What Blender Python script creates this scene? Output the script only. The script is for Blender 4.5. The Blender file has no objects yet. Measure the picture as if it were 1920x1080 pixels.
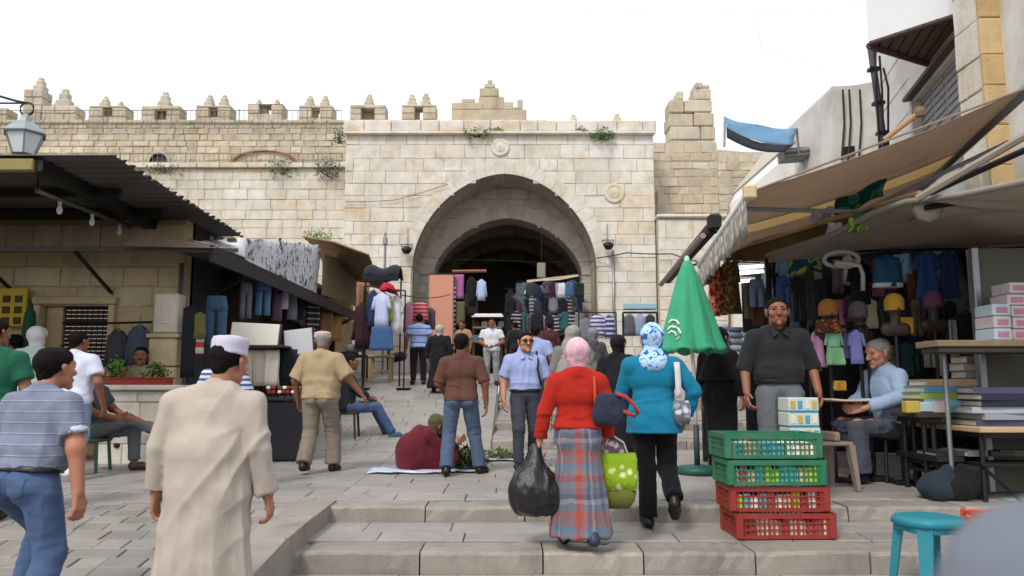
import bpy, math, random
import numpy as np
from mathutils import Vector, Matrix
rnd = random.Random(7)
PI = math.pi
D2R = math.radians

# ------------------------------------------------------------------ camera, sky, sun, exposure
SC = bpy.context.scene
COL = SC.collection
EYE = 1.5
FPX = 1500.0
TILT = math.atan(190 / FPX)
cd = bpy.data.cameras.new('camera')
cam = bpy.data.objects.new('camera', cd)
COL.objects.link(cam)
cam.location = (0, 0, EYE)
cam.rotation_euler = (PI / 2 + TILT, 0, 0)
cd.sensor_width = 36
cd.lens = FPX / 1920 * 36
cd.clip_start = 0.05
cd.clip_end = 3000
cd.dof.use_dof = True
cd.dof.focus_distance = 8.5
cd.dof.aperture_fstop = 2.4
SC.camera = cam

SUN_EL, SUN_AZ = D2R(48), D2R(-150)          # behind the camera, to the left
wd = bpy.data.worlds.new('World')
SC.world = wd
wd.use_nodes = True
nt = wd.node_tree
nt.nodes.clear()
sky = nt.nodes.new('ShaderNodeTexSky')
sky.sky_type = 'NISHITA'
sky.sun_disc = False
sky.sun_elevation = SUN_EL
sky.sun_rotation = SUN_AZ
sky.dust_density = 4
sky.ozone_density = 1
mixn = nt.nodes.new('ShaderNodeMix')
mixn.data_type = 'RGBA'
mixn.inputs[0].default_value = 0.72           # thin bright overcast
mixn.inputs[7].default_value = (9.6, 9.8, 10.3, 1)
bg = nt.nodes.new('ShaderNodeBackground')
bg.inputs[1].default_value = 0.1
wo = nt.nodes.new('ShaderNodeOutputWorld')
nt.links.new(sky.outputs[0], mixn.inputs[6])
nt.links.new(mixn.outputs[2], bg.inputs[0])
nt.links.new(bg.outputs[0], wo.inputs[0])
sd = bpy.data.lights.new('sun', 'SUN')
sd.energy = 1.5
sd.angle = D2R(12)
sd.color = (1, .95, .87)
sun = bpy.data.objects.new('sun', sd)
COL.objects.link(sun)
sv = Vector((math.sin(SUN_AZ) * math.cos(SUN_EL), math.cos(SUN_AZ) * math.cos(SUN_EL), math.sin(SUN_EL)))
sun.rotation_euler = (-sv).to_track_quat('-Z', 'Y').to_euler()
SC.view_settings.view_transform = 'Standard'
SC.view_settings.look = 'None'
SC.view_settings.gamma = 1
SC.view_settings.use_curve_mapping = False
SC.view_settings.exposure = 0.55
SC.cycles.max_bounces = 6
SC.cycles.use_denoising = True

# ------------------------------------------------------------------ helpers
CT, ST = math.cos(TILT), math.sin(TILT)
def ray(px, py):
    u, v = (px - 960) / FPX, (540 - py) / FPX
    return Vector((u, CT - v * ST, ST + v * CT))
def W(px, py, Y):
    d = ray(px, py)
    return Vector((0, 0, EYE)) + d * (Y / d.y)
def proj(p):
    x, y, z = p[0], p[1], p[2] - EYE
    f = y * CT + z * ST
    if f < .05: return (-9999, -9999)
    return (960 + FPX * x / f, 540 - FPX * (z * CT - y * ST) / f)
def seen(p, m=60):
    a, b = proj(p)
    return -m < a < 1920 + m and -m < b < 1080 + m
def interp(t, pts):
    if t <= pts[0][0]: return pts[0][1]
    for (a, va), (b, vb) in zip(pts, pts[1:]):
        if t <= b: return va + (vb - va) * (t - a) / (b - a)
    return pts[-1][1]
XK = -1.68
LEFTP = [(-6, -.05), (2.5, -.02), (3.6, -.03), (4.6, .05), (5.5, .2), (7.32, .455), (12.2, .605), (19, 1.73), (24, 1.98), (60, 2.1)]
STEPS = [(6.16, .137, .30), (7.32, .33, .466), (12.2, .605, .744), (14.2, .79, .932), (16.4, 1.085, 1.227), (19.0, 1.54, 1.73)]
def zs(Y):
    if Y < 6.16: return interp(Y, [(-6, -.05), (3, .0), (6.16, .137)])
    for i, (y, b, t) in enumerate(STEPS):
        n = STEPS[i + 1] if i + 1 < len(STEPS) else (24, 1.98, 1.98)
        if Y < n[0]: return t + (n[1] - t) * (Y - y) / (n[0] - y)
    return interp(Y, LEFTP)
def zg(x, Y):
    if x < XK or (Y > 12.2 and x < -.3): return interp(Y, LEFTP)
    return zs(Y)

class MB:
    def __init__(s): s.v, s.f, s.r = [], [], []
    def add(s, vs, fs, r=None):
        o = len(s.v)
        s.v += [tuple(v) for v in vs]
        s.f += [tuple(i + o for i in f) for f in fs]
        r = rnd.random() if r is None else r
        s.r += [r] * len(fs)
        return s
    def box(s, c, d, M=None, bev=0):
        hx, hy, hz = d[0] / 2, d[1] / 2, d[2] / 2
        c = Vector(c)
        b = min(bev, hx * .6, hy * .6, hz * .6)
        sg = [(x, y, z) for x in (-1, 1) for y in (-1, 1) for z in (-1, 1)]
        if b <= 0:
            vs = [Vector((x * hx, y * hy, z * hz)) for x, y, z in sg]
            fs = [(0, 1, 3, 2), (4, 6, 7, 5), (0, 4, 5, 1), (2, 3, 7, 6), (0, 2, 6, 4), (1, 5, 7, 3)]
        else:
            vs, ix = [], {}
            for q in sg:
                for a in range(3):
                    p = [q[i] * ((hx, hy, hz)[i] - (0 if i == a else b)) for i in range(3)]
                    ix[(q, a)] = len(vs)
                    vs.append(Vector(p))
            fs = []
            for a in range(3):
                u, w = (a + 1) % 3, (a + 2) % 3
                for sg1 in (-1, 1):
                    def cq(i, j):
                        q = [0, 0, 0]; q[a] = sg1; q[u] = i; q[w] = j
                        return ix[(tuple(q), a)]
                    f = [cq(-1, -1), cq(1, -1), cq(1, 1), cq(-1, 1)]
                    fs.append(f if sg1 > 0 else f[::-1])
                for i in (-1, 1):
                    for j in (-1, 1):
                        def ce(k, ax):
                            q = [0, 0, 0]; q[a] = k; q[u] = i; q[w] = j
                            return ix[(tuple(q), ax)]
                        f = [ce(-1, u), ce(1, u), ce(1, w), ce(-1, w)]
                        fs.append(f if i * j < 0 else f[::-1])
            for q in sg:
                f = [ix[(q, 0)], ix[(q, 1)], ix[(q, 2)]]
                fs.append(f if q[0] * q[1] * q[2] > 0 else f[::-1])
        if M is not None: vs = [M @ v for v in vs]
        return s.add([c + v for v in vs], fs)
    def hexa(s, lo, hi):
        """lo, hi: 4 points each (counter-clockwise seen from above)"""
        fs = [(3, 2, 1, 0), (4, 5, 6, 7)] + [(i, (i + 1) % 4, 4 + (i + 1) % 4, 4 + i) for i in range(4)]
        return s.add(list(lo) + list(hi), fs)
    def slab(s, pts, off):
        """polygon pts extruded by vector off"""
        n = len(pts); off = Vector(off); pts = [Vector(p) for p in pts]
        nrm = Vector((0, 0, 0))
        for i in range(n): nrm += pts[i].cross(pts[(i + 1) % n])
        if nrm.dot(off) > 0: pts = pts[::-1]
        fs = [tuple(range(n)), tuple(range(2 * n - 1, n - 1, -1))]
        fs += [((i + 1) % n, i, n + i, n + (i + 1) % n) for i in range(n)]
        return s.add(pts + [p + off for p in pts], fs)
    def tube(s, pts, r, n=6, cap=True):
        pts = [Vector(p) for p in pts]
        rs = r if isinstance(r, (list, tuple)) else [r] * len(pts)
        vs, fs = [], []
        up = None
        for i, p in enumerate(pts):
            t = (pts[min(i + 1, len(pts) - 1)] - pts[max(i - 1, 0)]).normalized()
            if up is None: up = Vector((0, 0, 1)) if abs(t.z) < .9 else Vector((1, 0, 0))
            a = t.cross(up)
            a = a.normalized() if a.length > 1e-5 else Vector((1, 0, 0))
            b = a.cross(t).normalized()
            for k in range(n):
                q = 2 * PI * k / n
                vs.append(p + (a * math.cos(q) + b * math.sin(q)) * rs[i])
        for i in range(len(pts) - 1):
            for k in range(n):
                k2 = (k + 1) % n
                fs.append((i * n + k, (i + 1) * n + k, (i + 1) * n + k2, i * n + k2))
        if cap:
            fs.append(tuple(range(n)))
            fs.append(tuple(range(len(pts) * n - 1, len(pts) * n - n - 1, -1)))
        return s.add(vs, fs)
    def lathe(s, prof, c=(0, 0, 0), n=16, rf=None, sx=1, sy=1):
        c = Vector(c); vs, fs = [], []
        for i, (r, z) in enumerate(prof):
            for k in range(n):
                q = 2 * PI * k / n
                rr = r * (rf(q, i / (len(prof) - 1)) if rf else 1)
                vs.append(c + Vector((rr * math.cos(q) * sx, rr * math.sin(q) * sy, z)))
        for i in range(len(prof) - 1):
            for k in range(n):
                k2 = (k + 1) % n
                fs.append((i * n + k, i * n + k2, (i + 1) * n + k2, (i + 1) * n + k))
        return s.add(vs, fs)
    def grid(s, P, thick=None):
        """P[i][j] points; thick: vector to give it depth"""
        a, b = len(P), len(P[0])
        vs = [Vector(P[i][j]) for i in range(a) for j in range(b)]
        fs = [(i * b + j, (i + 1) * b + j, (i + 1) * b + j + 1, i * b + j + 1) for i in range(a - 1) for j in range(b - 1)]
        if thick is not None:
            t = Vector(thick); m = a * b
            vs += [v + t for v in vs[:m]]
            fs += [tuple(m + k for k in reversed(f)) for f in fs]
            edge = [j for j in range(b)] + [i * b + b - 1 for i in range(1, a)] + [(a - 1) * b + j for j in range(b - 2, -1, -1)] + [i * b for i in range(a - 2, 0, -1)]
            fs += [(edge[k], edge[(k + 1) % len(edge)], m + edge[(k + 1) % len(edge)], m + edge[k]) for k in range(len(edge))]
        return s.add(vs, fs)
    def build(s, name, mat, parent=None, smooth=False, kind=None, label=None, origin=None):
        me = bpy.data.meshes.new(name)
        vs = s.v
        if origin is not None:
            o = Vector(origin); vs = [tuple(Vector(v) - o) for v in vs]
        me.from_pydata(vs, [], s.f)
        if smooth: me.shade_smooth()
        at = me.attributes.new('rnd', 'FLOAT', 'FACE')
        at.data.foreach_set('value', s.r)
        for m in (mat if isinstance(mat, (list, tuple)) else [mat]): me.materials.append(m)
        ob = bpy.data.objects.new(name, me)
        COL.objects.link(ob)
        if origin is not None: ob.location = origin
        if parent is not None:
            ob.parent = parent
            # parents are never rotated before linking unless meshes are given in local space
            if origin is None and not parent.get('local'):
                ob.location = -wloc(parent)
            elif origin is not None:
                ob.location = Vector(origin) - wloc(parent)
        if kind: ob['kind'] = kind
        if label: ob['label'] = label
        return ob
def wloc(o):
    p = Vector((0, 0, 0))
    while o is not None:
        p += o.location
        o = o.parent
    return p
def tag(o, label, cat, group=None, kind=None):
    o['label'] = label; o['category'] = cat
    if group: o['group'] = group
    if kind: o['kind'] = kind
    return o
def thing(name, label, cat, loc=(0, 0, 0), rz=0, group=None, local=False):
    o = bpy.data.objects.new(name, None)
    COL.objects.link(o)
    o.location = loc; o.rotation_euler = (0, 0, rz)
    o.empty_display_size = .1
    if local: o['local'] = 1
    return tag(o, label, cat, group)
def struct(o):
    o['kind'] = 'structure'
    return o

# ------------------------------------------------------------------ materials
def lin(h):
    h = h.lstrip('#')
    o = []
    for i in (0, 2, 4):
        c = int(h[i:i + 2], 16) / 255
        o.append(c / 12.92 if c <= .04045 else ((c + .055) / 1.055) ** 2.4)
    return o
class NT:
    def __init__(s, name):
        s.m = bpy.data.materials.new(name)
        s.m.use_nodes = True
        s.t = s.m.node_tree
        s.b = s.t.nodes['Principled BSDF']
    def n(s, typ, **kw):
        x = s.t.nodes.new('ShaderNode' + typ)
        for k, v in kw.items(): setattr(x, k, v)
        return x
    def l(s, a, b): s.t.links.new(a, b)
    def math(s, op, a, b=None, c=None):
        x = s.n('Math', operation=op)
        for i, q in enumerate((a, b, c)):
            if q is None: continue
            if isinstance(q, (int, float)): x.inputs[i].default_value = q
            else: s.l(q, x.inputs[i])
        return x.outputs[0]
    def mix(s, f, a, b, bt='MIX'):
        x = s.n('Mix', data_type='RGBA', blend_type=bt)
        for i, q in ((0, f), (6, a), (7, b)):
            if isinstance(q, (int, float)): x.inputs[i].default_value = q
            elif isinstance(q, (list, tuple)): x.inputs[i].default_value = (*q[:3], 1)
            else: s.l(q, x.inputs[i])
        return x.outputs[2]
    def ramp(s, f, stops, const=False):
        x = s.n('ValToRGB')
        if const: x.color_ramp.interpolation = 'CONSTANT'
        e = x.color_ramp.elements
        while len(e) < len(stops): e.new(.5)
        for el, (p, c) in zip(e, stops):
            el.position = p; el.color = (*c[:3], 1)
        s.l(f, x.inputs[0])
        return x.outputs[0]
    def pos(s, obj=False):
        if obj: return s.n('TexCoord').outputs['Object']
        return s.n('NewGeometry').outputs['Position']
    def scale(s, v, sc):
        x = s.n('Mapping')
        x.inputs['Scale'].default_value = sc
        s.l(v, x.inputs['Vector'])
        return x.outputs[0]
    def noise(s, v, scale, det=4, rough=.6):
        x = s.n('TexNoise')
        x.inputs['Scale'].default_value = scale
        x.inputs['Detail'].default_value = det
        x.inputs['Roughness'].default_value = rough
        s.l(v, x.inputs['Vector'])
        return x.outputs[0]
    def bump(s, h, strength, dist=.01):
        x = s.n('Bump')
        x.inputs['Strength'].default_value = strength
        x.inputs['Distance'].default_value = dist
        s.l(h, x.inputs['Height'])
        s.l(x.outputs[0], s.b.inputs['Normal'])
    def rand(s):
        o = s.n('ObjectInfo').outputs['Random']
        a = s.n('Attribute', attribute_name='rnd').outputs['Fac']
        return s.math('FRACT', s.math('ADD', o, s.math('MULTIPLY', a, 7.31)))
_mc = {}
def mat(name, c, rough=.75, var=.18, sc=6, bump=.25, bsc=60, metal=0, obj=False, rv=.0, spec=.35, dirt=None):
    """plain weathered surface: colour, broad mottling, fine grain"""
    if isinstance(c, str): c = lin(c)
    key = (name, tuple(c), rough)
    if key in _mc: return _mc[key]
    k = NT(name); p = k.pos(obj)
    n1 = k.noise(p, sc)
    f = k.math('ADD', 1 - var, k.math('MULTIPLY', n1, 2 * var))
    if rv: f = k.math('MULTIPLY', f, k.math('ADD', 1 - rv, k.math('MULTIPLY', k.rand(), 2 * rv)))
    colr = k.mix(1.0, c, k.n('CombineColor').outputs[0], 'MULTIPLY')
    cc = k.t.nodes[-2] if False else [x for x in k.t.nodes if x.bl_idname == 'ShaderNodeCombineColor'][-1]
    for i in range(3): k.l(f, cc.inputs[i])
    if dirt:
        d = k.ramp(k.noise(p, dirt[1], 6), [(.45, (0, 0, 0)), (.7, (1, 1, 1))])
        colr = k.mix(k.math('MULTIPLY', d, dirt[2]), colr, dirt[0])
    k.l(colr, k.b.inputs['Base Color'])
    k.b.inputs['Roughness'].default_value = rough
    k.b.inputs['Metallic'].default_value = metal
    k.b.inputs['Specular IOR Level'].default_value = spec
    if bump: k.bump(k.noise(p, bsc, 5), bump, .006)
    _mc[key] = k.m
    return k.m
def stone(name, cols, rough=.85, sc=3.0, bump=.6, stain=(.12, .1, .08), st=.5, bdist=.02, greyed=None, ochre=0):
    greyed = greyed or [.85 * x for x in lin(cols[0])]
    k = NT(name); p = k.pos()
    base = k.ramp(k.rand(), [(i / (len(cols) - 1), lin(c)) for i, c in enumerate(cols)])
    n1 = k.noise(p, sc, 8, .65)
    base = k.mix(1.0, base, k.ramp(n1, [(.25, (.72, .7, .68)), (.5, (1, 1, 1)), (.8, (1.12, 1.1, 1.06))]), 'MULTIPLY')
    big = k.ramp(k.noise(p, .7, 7, .7), [(.38, (0, 0, 0)), (.66, (1, 1, 1))])
    base = k.mix(k.math('MULTIPLY', big, .45), base, greyed)
    if ochre:
        oc = k.ramp(k.noise(k.scale(p, (1, 1, 1.7)), .95, 5, .65), [(.54, (0, 0, 0)), (.68, (1, 1, 1))])
        base = k.mix(k.math('MULTIPLY', oc, ochre), base, lin('#c3a272'))
    streak = k.noise(k.scale(p, (1.6, 1.6, .35)), 1.3, 6, .7)
    s1 = k.ramp(streak, [(.5, (0, 0, 0)), (.74, (1, 1, 1))])
    base = k.mix(k.math('MULTIPLY', s1, st), base, stain)
    pit = k.noise(p, 38, 4, .7)
    base = k.mix(k.ramp(pit, [(.28, (.5, .5, .5)), (.4, (0, 0, 0))]), base, (.13, .11, .09))
    k.l(base, k.b.inputs['Base Color'])
    k.b.inputs['Roughness'].default_value = rough
    h = k.math('ADD', k.noise(p, 14, 8, .7), k.math('MULTIPLY', pit, .5))
    k.bump(h, bump, bdist)
    return k.m
def fab(c, pattern=None, obj=True, rough=.9, sheen=.05, key=None, thin=0):
    """cloth; pattern(k, p, base) may return another colour socket"""
    if isinstance(c, str): c = lin(c)
    ky = ('fab', tuple(c), key)
    if ky in _mc: return _mc[ky]
    k = NT('cloth'); p = k.pos(obj)
    base = k.mix(1.0, c, k.ramp(k.noise(p, 3, 5), [(.3, (.93, .93, .93)), (.7, (1.04, 1.04, 1.04))]), 'MULTIPLY')
    if pattern: base = pattern(k, p, base)
    k.l(base, k.b.inputs['Base Color'])
    k.b.inputs['Roughness'].default_value = rough
    k.b.inputs['Specular IOR Level'].default_value = .2
    k.b.inputs['Sheen Weight'].default_value = sheen
    wr = k.noise(k.scale(p, (1, 1, .6)), 26, 3, .5)
    wv = k.noise(p, 260, 2)
    wa = k.n('TexWave', bands_direction='DIAGONAL', wave_profile='SIN')
    for nm, vl in (('Scale', 2.2), ('Distortion', 9.0), ('Detail', 3.0), ('Detail Scale', 1.4), ('Detail Roughness', .55)): wa.inputs[nm].default_value = vl
    k.l(k.scale(p, (1, 1, .55)), wa.inputs['Vector'])
    crease = k.math('POWER', wa.outputs['Fac'], 2.5)
    wr = k.math('ADD', k.math('MULTIPLY', wr, .45), k.math('MULTIPLY', crease, .8))
    k.bump(k.math('ADD', wr, k.math('MULTIPLY', wv, .2)), .42, .014)
    if thin:
        tr = k.n('BsdfTranslucent'); k.l(base, tr.inputs[0])
        ms = k.n('MixShader'); ms.inputs[0].default_value = thin
        k.l(k.b.outputs[0], ms.inputs[1]); k.l(tr.outputs[0], ms.inputs[2])
        k.l(ms.outputs[0], [x for x in k.t.nodes if x.bl_idname == 'ShaderNodeOutputMaterial'][0].inputs[0])
    _mc[ky] = k.m
    return k.m
def glow(name, c, e):
    k = NT(name)
    k.b.inputs['Base Color'].default_value = (*c, 1)
    k.b.inputs['Emission Color'].default_value = (*c, 1)
    k.b.inputs['Emission Strength'].default_value = e
    return k.m

LIME = stone('limestone', ['#d4cfc5', '#dcd8cf', '#d1cabd', '#d8d2c6', '#d6d2ca', '#d1c6b2', '#dedad3', '#d5d0c8'], greyed=lin('#b3aca0'), ochre=.55, st=.5, stain=lin('#a08e72'))
LIME_OLD = stone('old_limestone', ['#c6baa2', '#cfc4af', '#bbad94', '#cbbea3', '#c5beb1', '#b9ab94'], st=.5, greyed=lin('#a39b8e'), stain=lin('#84765f'), bump=.9, bdist=.03)
GREYST = stone('grey_stone', ['#b3ac9f', '#bab2a4', '#aaa295', '#beb6a8', '#b0a899'], st=.35, stain=lin('#6b655c'))  # greyer stone for the arch recess, sloped slab and vent
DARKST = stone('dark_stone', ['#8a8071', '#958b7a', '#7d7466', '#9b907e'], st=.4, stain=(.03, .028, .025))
SHOPST = stone('shop_stone', ['#bcaa84', '#c5b48f', '#b3a17b', '#c2b597', '#b9ab8c'], st=.4, stain=lin('#87775a'))
PAVE = stone('paving_stone', ['#908d8a', '#979490', '#8b8886', '#9c978f', '#908c87', '#979188', '#888582'], rough=.5, st=.35, stain=lin('#5f5a54'), bump=.35, bdist=.008)
COBB = stone('cobble_stone', ['#86837e', '#908b83', '#7f7c78', '#979187', '#787673'], rough=.6, st=.4, stain=lin('#5c564d'), bump=.5, bdist=.01)
KERB = stone('kerb_limestone', ['#8e887f', '#979087', '#857f76', '#9b9388'], rough=.6, st=.6, stain=lin('#59534b'), bump=.5, bdist=.01)
JOINT = mat('joint_dirt', '#59544c', .95, .3, 9)
MORTAR = mat('mortar', '#b0a691', .95, .25, 5)
MORTAR_D = mat('dark_mortar', '#5e5648', .95, .25, 5)
PLASTER = mat('white_plaster', '#d8d6d0', .9, .08, 2.5, .3, 40, dirt=(lin('#9c9688'), 1.2, .5))
WOOD = mat('weathered_wood', '#7c6a54', .8, .25, 12)
WOOD_P = mat('pale_wood', '#b39a74', .7, .2, 10)
WOOD_D = mat('dark_wood', '#3a2f28', .7, .2, 10)
IRON = mat('dark_iron', '#2b2b2d', .5, .2, 10, metal=.6)
STEEL = mat('grey_steel', '#8b8d90', .4, .15, 10, metal=.7)
TIN = mat('dark_corrugated_iron', '#565452', .6, .3, 3, .2, 30, metal=.3, dirt=(lin('#5b4a3d'), 2.0, .5))
RUST = mat('rusty_iron', '#7d6a55', .75, .3, 4, .3, 30, dirt=(lin('#5a3f2c'), 3, .7))
BLACK = mat('black_plastic', '#1b1b1d', .45, .1, 6)
WHITEP = mat('white_paint', '#dedede', .5, .06, 4)
LEAF = mat('leaf', '#4c6a2c', .6, .4, 3, .1, rv=.45)
LEAF_D = mat('dry_leaf', '#6d6a3a', .7, .4, 3, .1, rv=.4)
SKIN = mat('skin', '#a5705a', .55, .08, 20, .15, 120, obj=True)
SKIN_P = mat('pale_skin', '#b9836b', .55, .08, 20, .15, 121, obj=True)
SKIN_D = mat('tanned_skin', '#82543f', .55, .08, 20, .15, 122, obj=True)
HAIR = mat('black_hair', '#14100e', .75, .3, 60, .9, 190, obj=True, spec=.12)
HAIR_G = mat('grey_hair', '#8a8680', .75, .3, 60, .9, 190, obj=True, spec=.12)
LIPS = mat('lips', '#7a4a3e', .5, .1, 20, .1, 120, obj=True)
EYEM = mat('eye', '#120d0b', .2, 0, 5, 0)
SHOE_B = mat('black_leather', '#17161a', .4, .2, 10)
SHOE_W = mat('white_shoe', '#cfcfcf', .5, .1, 10)
SHOE_N = mat('brown_leather', '#4b3024', .45, .2, 10)
# ------------------------------------------------------------------ smooth bodies: distance fields meshed with surface nets
_R = np.random.default_rng(3).random((32, 32, 32)).astype(np.float32)
def vnoise(p):
    i = np.floor(p).astype(int); f = (p - i).astype(np.float32); f = f * f * (3 - 2 * f)
    o = 0
    for a in (0, 1):
        for b in (0, 1):
            for c in (0, 1):
                w = (f[:, 0] if a else 1 - f[:, 0]) * (f[:, 1] if b else 1 - f[:, 1]) * (f[:, 2] if c else 1 - f[:, 2])
                o = o + w * _R[(i[:, 0] + a) % 32, (i[:, 1] + b) % 32, (i[:, 2] + c) % 32]
    return o
V3 = lambda *a: np.array(a, dtype=np.float64)
def pr(a, b, ra, rb=None, s=(1, 1, 1), cap=0, k=None):
    return (np.asarray(a, float), np.asarray(b, float), ra, ra if rb is None else rb, np.asarray(s, float), cap, k)
def inflate(ps, i):
    return [(a, b, ra + i, rb + i, s, c, k) for a, b, ra, rb, s, c, k in ps]
def sdf_mesh(prims, vox, k=.03, cuts=(), late=()):
    nfirst = len(prims); prims = list(prims) + list(late)
    lo = np.min([np.minimum(a - ra * s, b - rb * s) for a, b, ra, rb, s, c, _ in prims], axis=0) - vox * 2
    hi = np.max([np.maximum(a + ra * s, b + rb * s) for a, b, ra, rb, s, c, _ in prims], axis=0) + vox * 2
    n = np.ceil((hi - lo) / vox).astype(int) + 1
    ax = [lo[i] + vox * np.arange(n[i]) for i in range(3)]
    D = np.full(n, .3, np.float32)
    def do_cuts():
        nonlocal D
        for p, nn in cuts:
            G = [ax[0][:, None, None], ax[1][None, :, None], ax[2][None, None, :]]
            D = np.maximum(D, sum((G[i] - p[i]) * nn[i] for i in range(3)).astype(np.float32))
    for ip, (a, b, ra, rb, s, cap, kk) in enumerate(prims):
        if ip == nfirst: do_cuts()
        kk = k if kk is None else kk
        R = max(ra, rb) * s + kk + vox * 2
        l = np.maximum(((np.minimum(a, b) - R - lo) / vox).astype(int), 0)
        h = np.minimum(((np.maximum(a, b) + R - lo) / vox).astype(int) + 2, n)
        sl = tuple(slice(l[i], h[i]) for i in range(3))
        G = [ax[0][sl[0]][:, None, None], ax[1][sl[1]][None, :, None], ax[2][sl[2]][None, None, :]]
        ba = (b - a) / s
        bb = float(ba @ ba)
        q = [(G[i] - a[i]) / s[i] for i in range(3)]
        if bb > 1e-9:
            t = np.clip((q[0] * ba[0] + q[1] * ba[1] + q[2] * ba[2]) / bb, 0, 1)
            d = np.sqrt((q[0] - t * ba[0]) ** 2 + (q[1] - t * ba[1]) ** 2 + (q[2] - t * ba[2]) ** 2) - (ra + (rb - ra) * t)
        else:
            d = np.sqrt(q[0] ** 2 + q[1] ** 2 + q[2] ** 2) - ra
        d = d * s.min()
        if cap:
            u = (b - a) / np.linalg.norm(b - a)
            if cap & 1: d = np.maximum(d, sum((G[i] - b[i]) * u[i] for i in range(3)))
            if cap & 2: d = np.maximum(d, -sum((G[i] - a[i]) * u[i] for i in range(3)))
        D0 = D[sl]
        w = np.clip(.5 + .5 * (d - D0) / kk, 0, 1)
        D[sl] = d * (1 - w) + D0 * w - kk * w * (1 - w)
    if nfirst == len(prims): do_cuts()
    D[0] = D[-1] = .1; D[:, 0] = D[:, -1] = .1; D[:, :, 0] = D[:, :, -1] = .1
    ins = D < 0
    off = np.array([(x, y, z) for x in (0, 1) for y in (0, 1) for z in (0, 1)])
    m = np.array(n) - 1
    cnt = sum(ins[o[0]:o[0] + m[0], o[1]:o[1] + m[1], o[2]:o[2] + m[2]].astype(np.int8) for o in off)
    act = (cnt > 0) & (cnt < 8)
    ci = np.argwhere(act)
    idx = np.full(act.shape, -1, np.int64)
    idx[act] = np.arange(len(ci))
    V = [D[ci[:, 0] + o[0], ci[:, 1] + o[1], ci[:, 2] + o[2]] for o in off]
    acc = np.zeros((len(ci), 3)); num = np.zeros(len(ci))
    for j in range(8):
        for q in range(j + 1, 8):
            if np.abs(off[j] - off[q]).sum() != 1: continue
            mk = (V[j] < 0) != (V[q] < 0)
            t = np.where(mk, V[j] / np.where(mk, V[j] - V[q], 1), 0)
            acc += mk[:, None] * (off[j] + t[:, None] * (off[q] - off[j])); num += mk
    verts = (ci + acc / num[:, None]) * vox + lo
    faces = []
    for a in range(3):
        u, w = (a + 1) % 3, (a + 2) % 3
        s0 = [slice(None)] * 3; s1 = [slice(None)] * 3
        s0[a] = slice(0, -1); s1[a] = slice(1, None)
        cr = ins[tuple(s0)] != ins[tuple(s1)]
        e = np.argwhere(cr)
        e = e[(e[:, u] > 0) & (e[:, w] > 0) & (e[:, u] < m[u]) & (e[:, w] < m[w])]
        if not len(e): continue
        def cell(du, dw):
            c = e.copy(); c[:, u] += du; c[:, w] += dw
            return idx[c[:, 0], c[:, 1], c[:, 2]]
        f = np.stack([cell(-1, -1), cell(0, -1), cell(0, 0), cell(-1, 0)], 1)
        pos = ins[e[:, 0], e[:, 1], e[:, 2]]
        f[~pos] = f[~pos][:, ::-1]
        faces.append(f)
    return verts, np.concatenate(faces)
def vnormals(v, f):
    n = np.cross(v[f[:, 2]] - v[f[:, 0]], v[f[:, 3]] - v[f[:, 1]])
    o = np.zeros_like(v)
    for i in range(4): np.add.at(o, f[:, i], n)
    return o / (np.linalg.norm(o, axis=1, keepdims=True) + 1e-9)
def folds(v, f, kind, s=1.0, seed=0):
    n = vnormals(v, f)
    q = v / s + seed * 3.7
    rid = lambda a: 1 - np.abs(2 * a - 1) ** .8
    M1 = np.array([[10.4, 0, 1.5], [2, 5, 0], [-7.8, 0, 2.0]]); M2 = np.array([[10.4, 0, -1.5], [-2, 5, 0], [7.8, 0, 2.0]])
    wp = (vnoise(q * 3 + 7.7) * 1.6)[:, None]
    zz = v[:, 2] / s
    if kind == 'shirt':
        waist = np.clip(1 - np.abs(zz - 1.03) / .16, 0, 1)
        h = (rid(vnoise(q * (10, 10, 2.2) + wp)) - .5) * .017 + (rid(vnoise(q * (4, 4, 17) + wp * 1.5)) - .5) * (.004 + .014 * waist) + (rid(vnoise(q @ M1 * .9 + wp)) - .5) * .008
    elif kind == 'tight':
        waist = np.clip(1 - np.abs(zz - 1.06) / .18, 0, 1)
        h = (rid(vnoise(q * (5, 5, 20) + wp * 1.5)) - .5) * (.005 + .011 * waist) + (rid(vnoise(q * (12, 12, 3) + wp)) - .5) * .008
    elif kind == 'trouser':
        h = (rid(vnoise(q * (13, 13, 2.5) + wp)) - .5) * .012 + (rid(vnoise(q * (6, 6, 22) + wp * 1.6)) - .5) * (.005 + .010 * np.clip(1 - np.abs(zz - .5) / .14, 0, 1) + .012 * np.clip(1 - zz / .25, 0, 1))
    elif kind == 'skirt':
        low = np.clip((1.0 - v[:, 2] / s) / .9, .15, 1)
        h = (rid(vnoise(q * (11, 11, 1.5))) - .5) * .055 * low + (vnoise(q * (9, 9, 9)) - .5) * .008
    elif kind == 'thobe':
        low = np.clip((1.12 - v[:, 2] / s) / .7, 0, 1)
        h = (rid(vnoise(q * (11, 8, .9) + vnoise(q * 2)[:, None])) - .5) * .042 * low + (rid(vnoise(q @ M1 * .75 + wp * .8)) - .5) * .028 * (1 - low * .8) + (rid(vnoise(q * (12, 12, 2) + wp)) - .5) * .010
    elif kind == 'scarf':
        h = (rid(vnoise(q * (10, 10, 15))) - .5) * .012
    elif kind == 'hair':
        h = (vnoise(q * 90) - .5) * .006 + (vnoise(q * 25) - .5) * .005
    elif kind == 'bag':
        h = (rid(vnoise(q * (16, 16, 6))) - .5) * .02 + (vnoise(q * 30) - .5) * .006
    else:
        return v
    return v + n * (h * s)[:, None]
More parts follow.
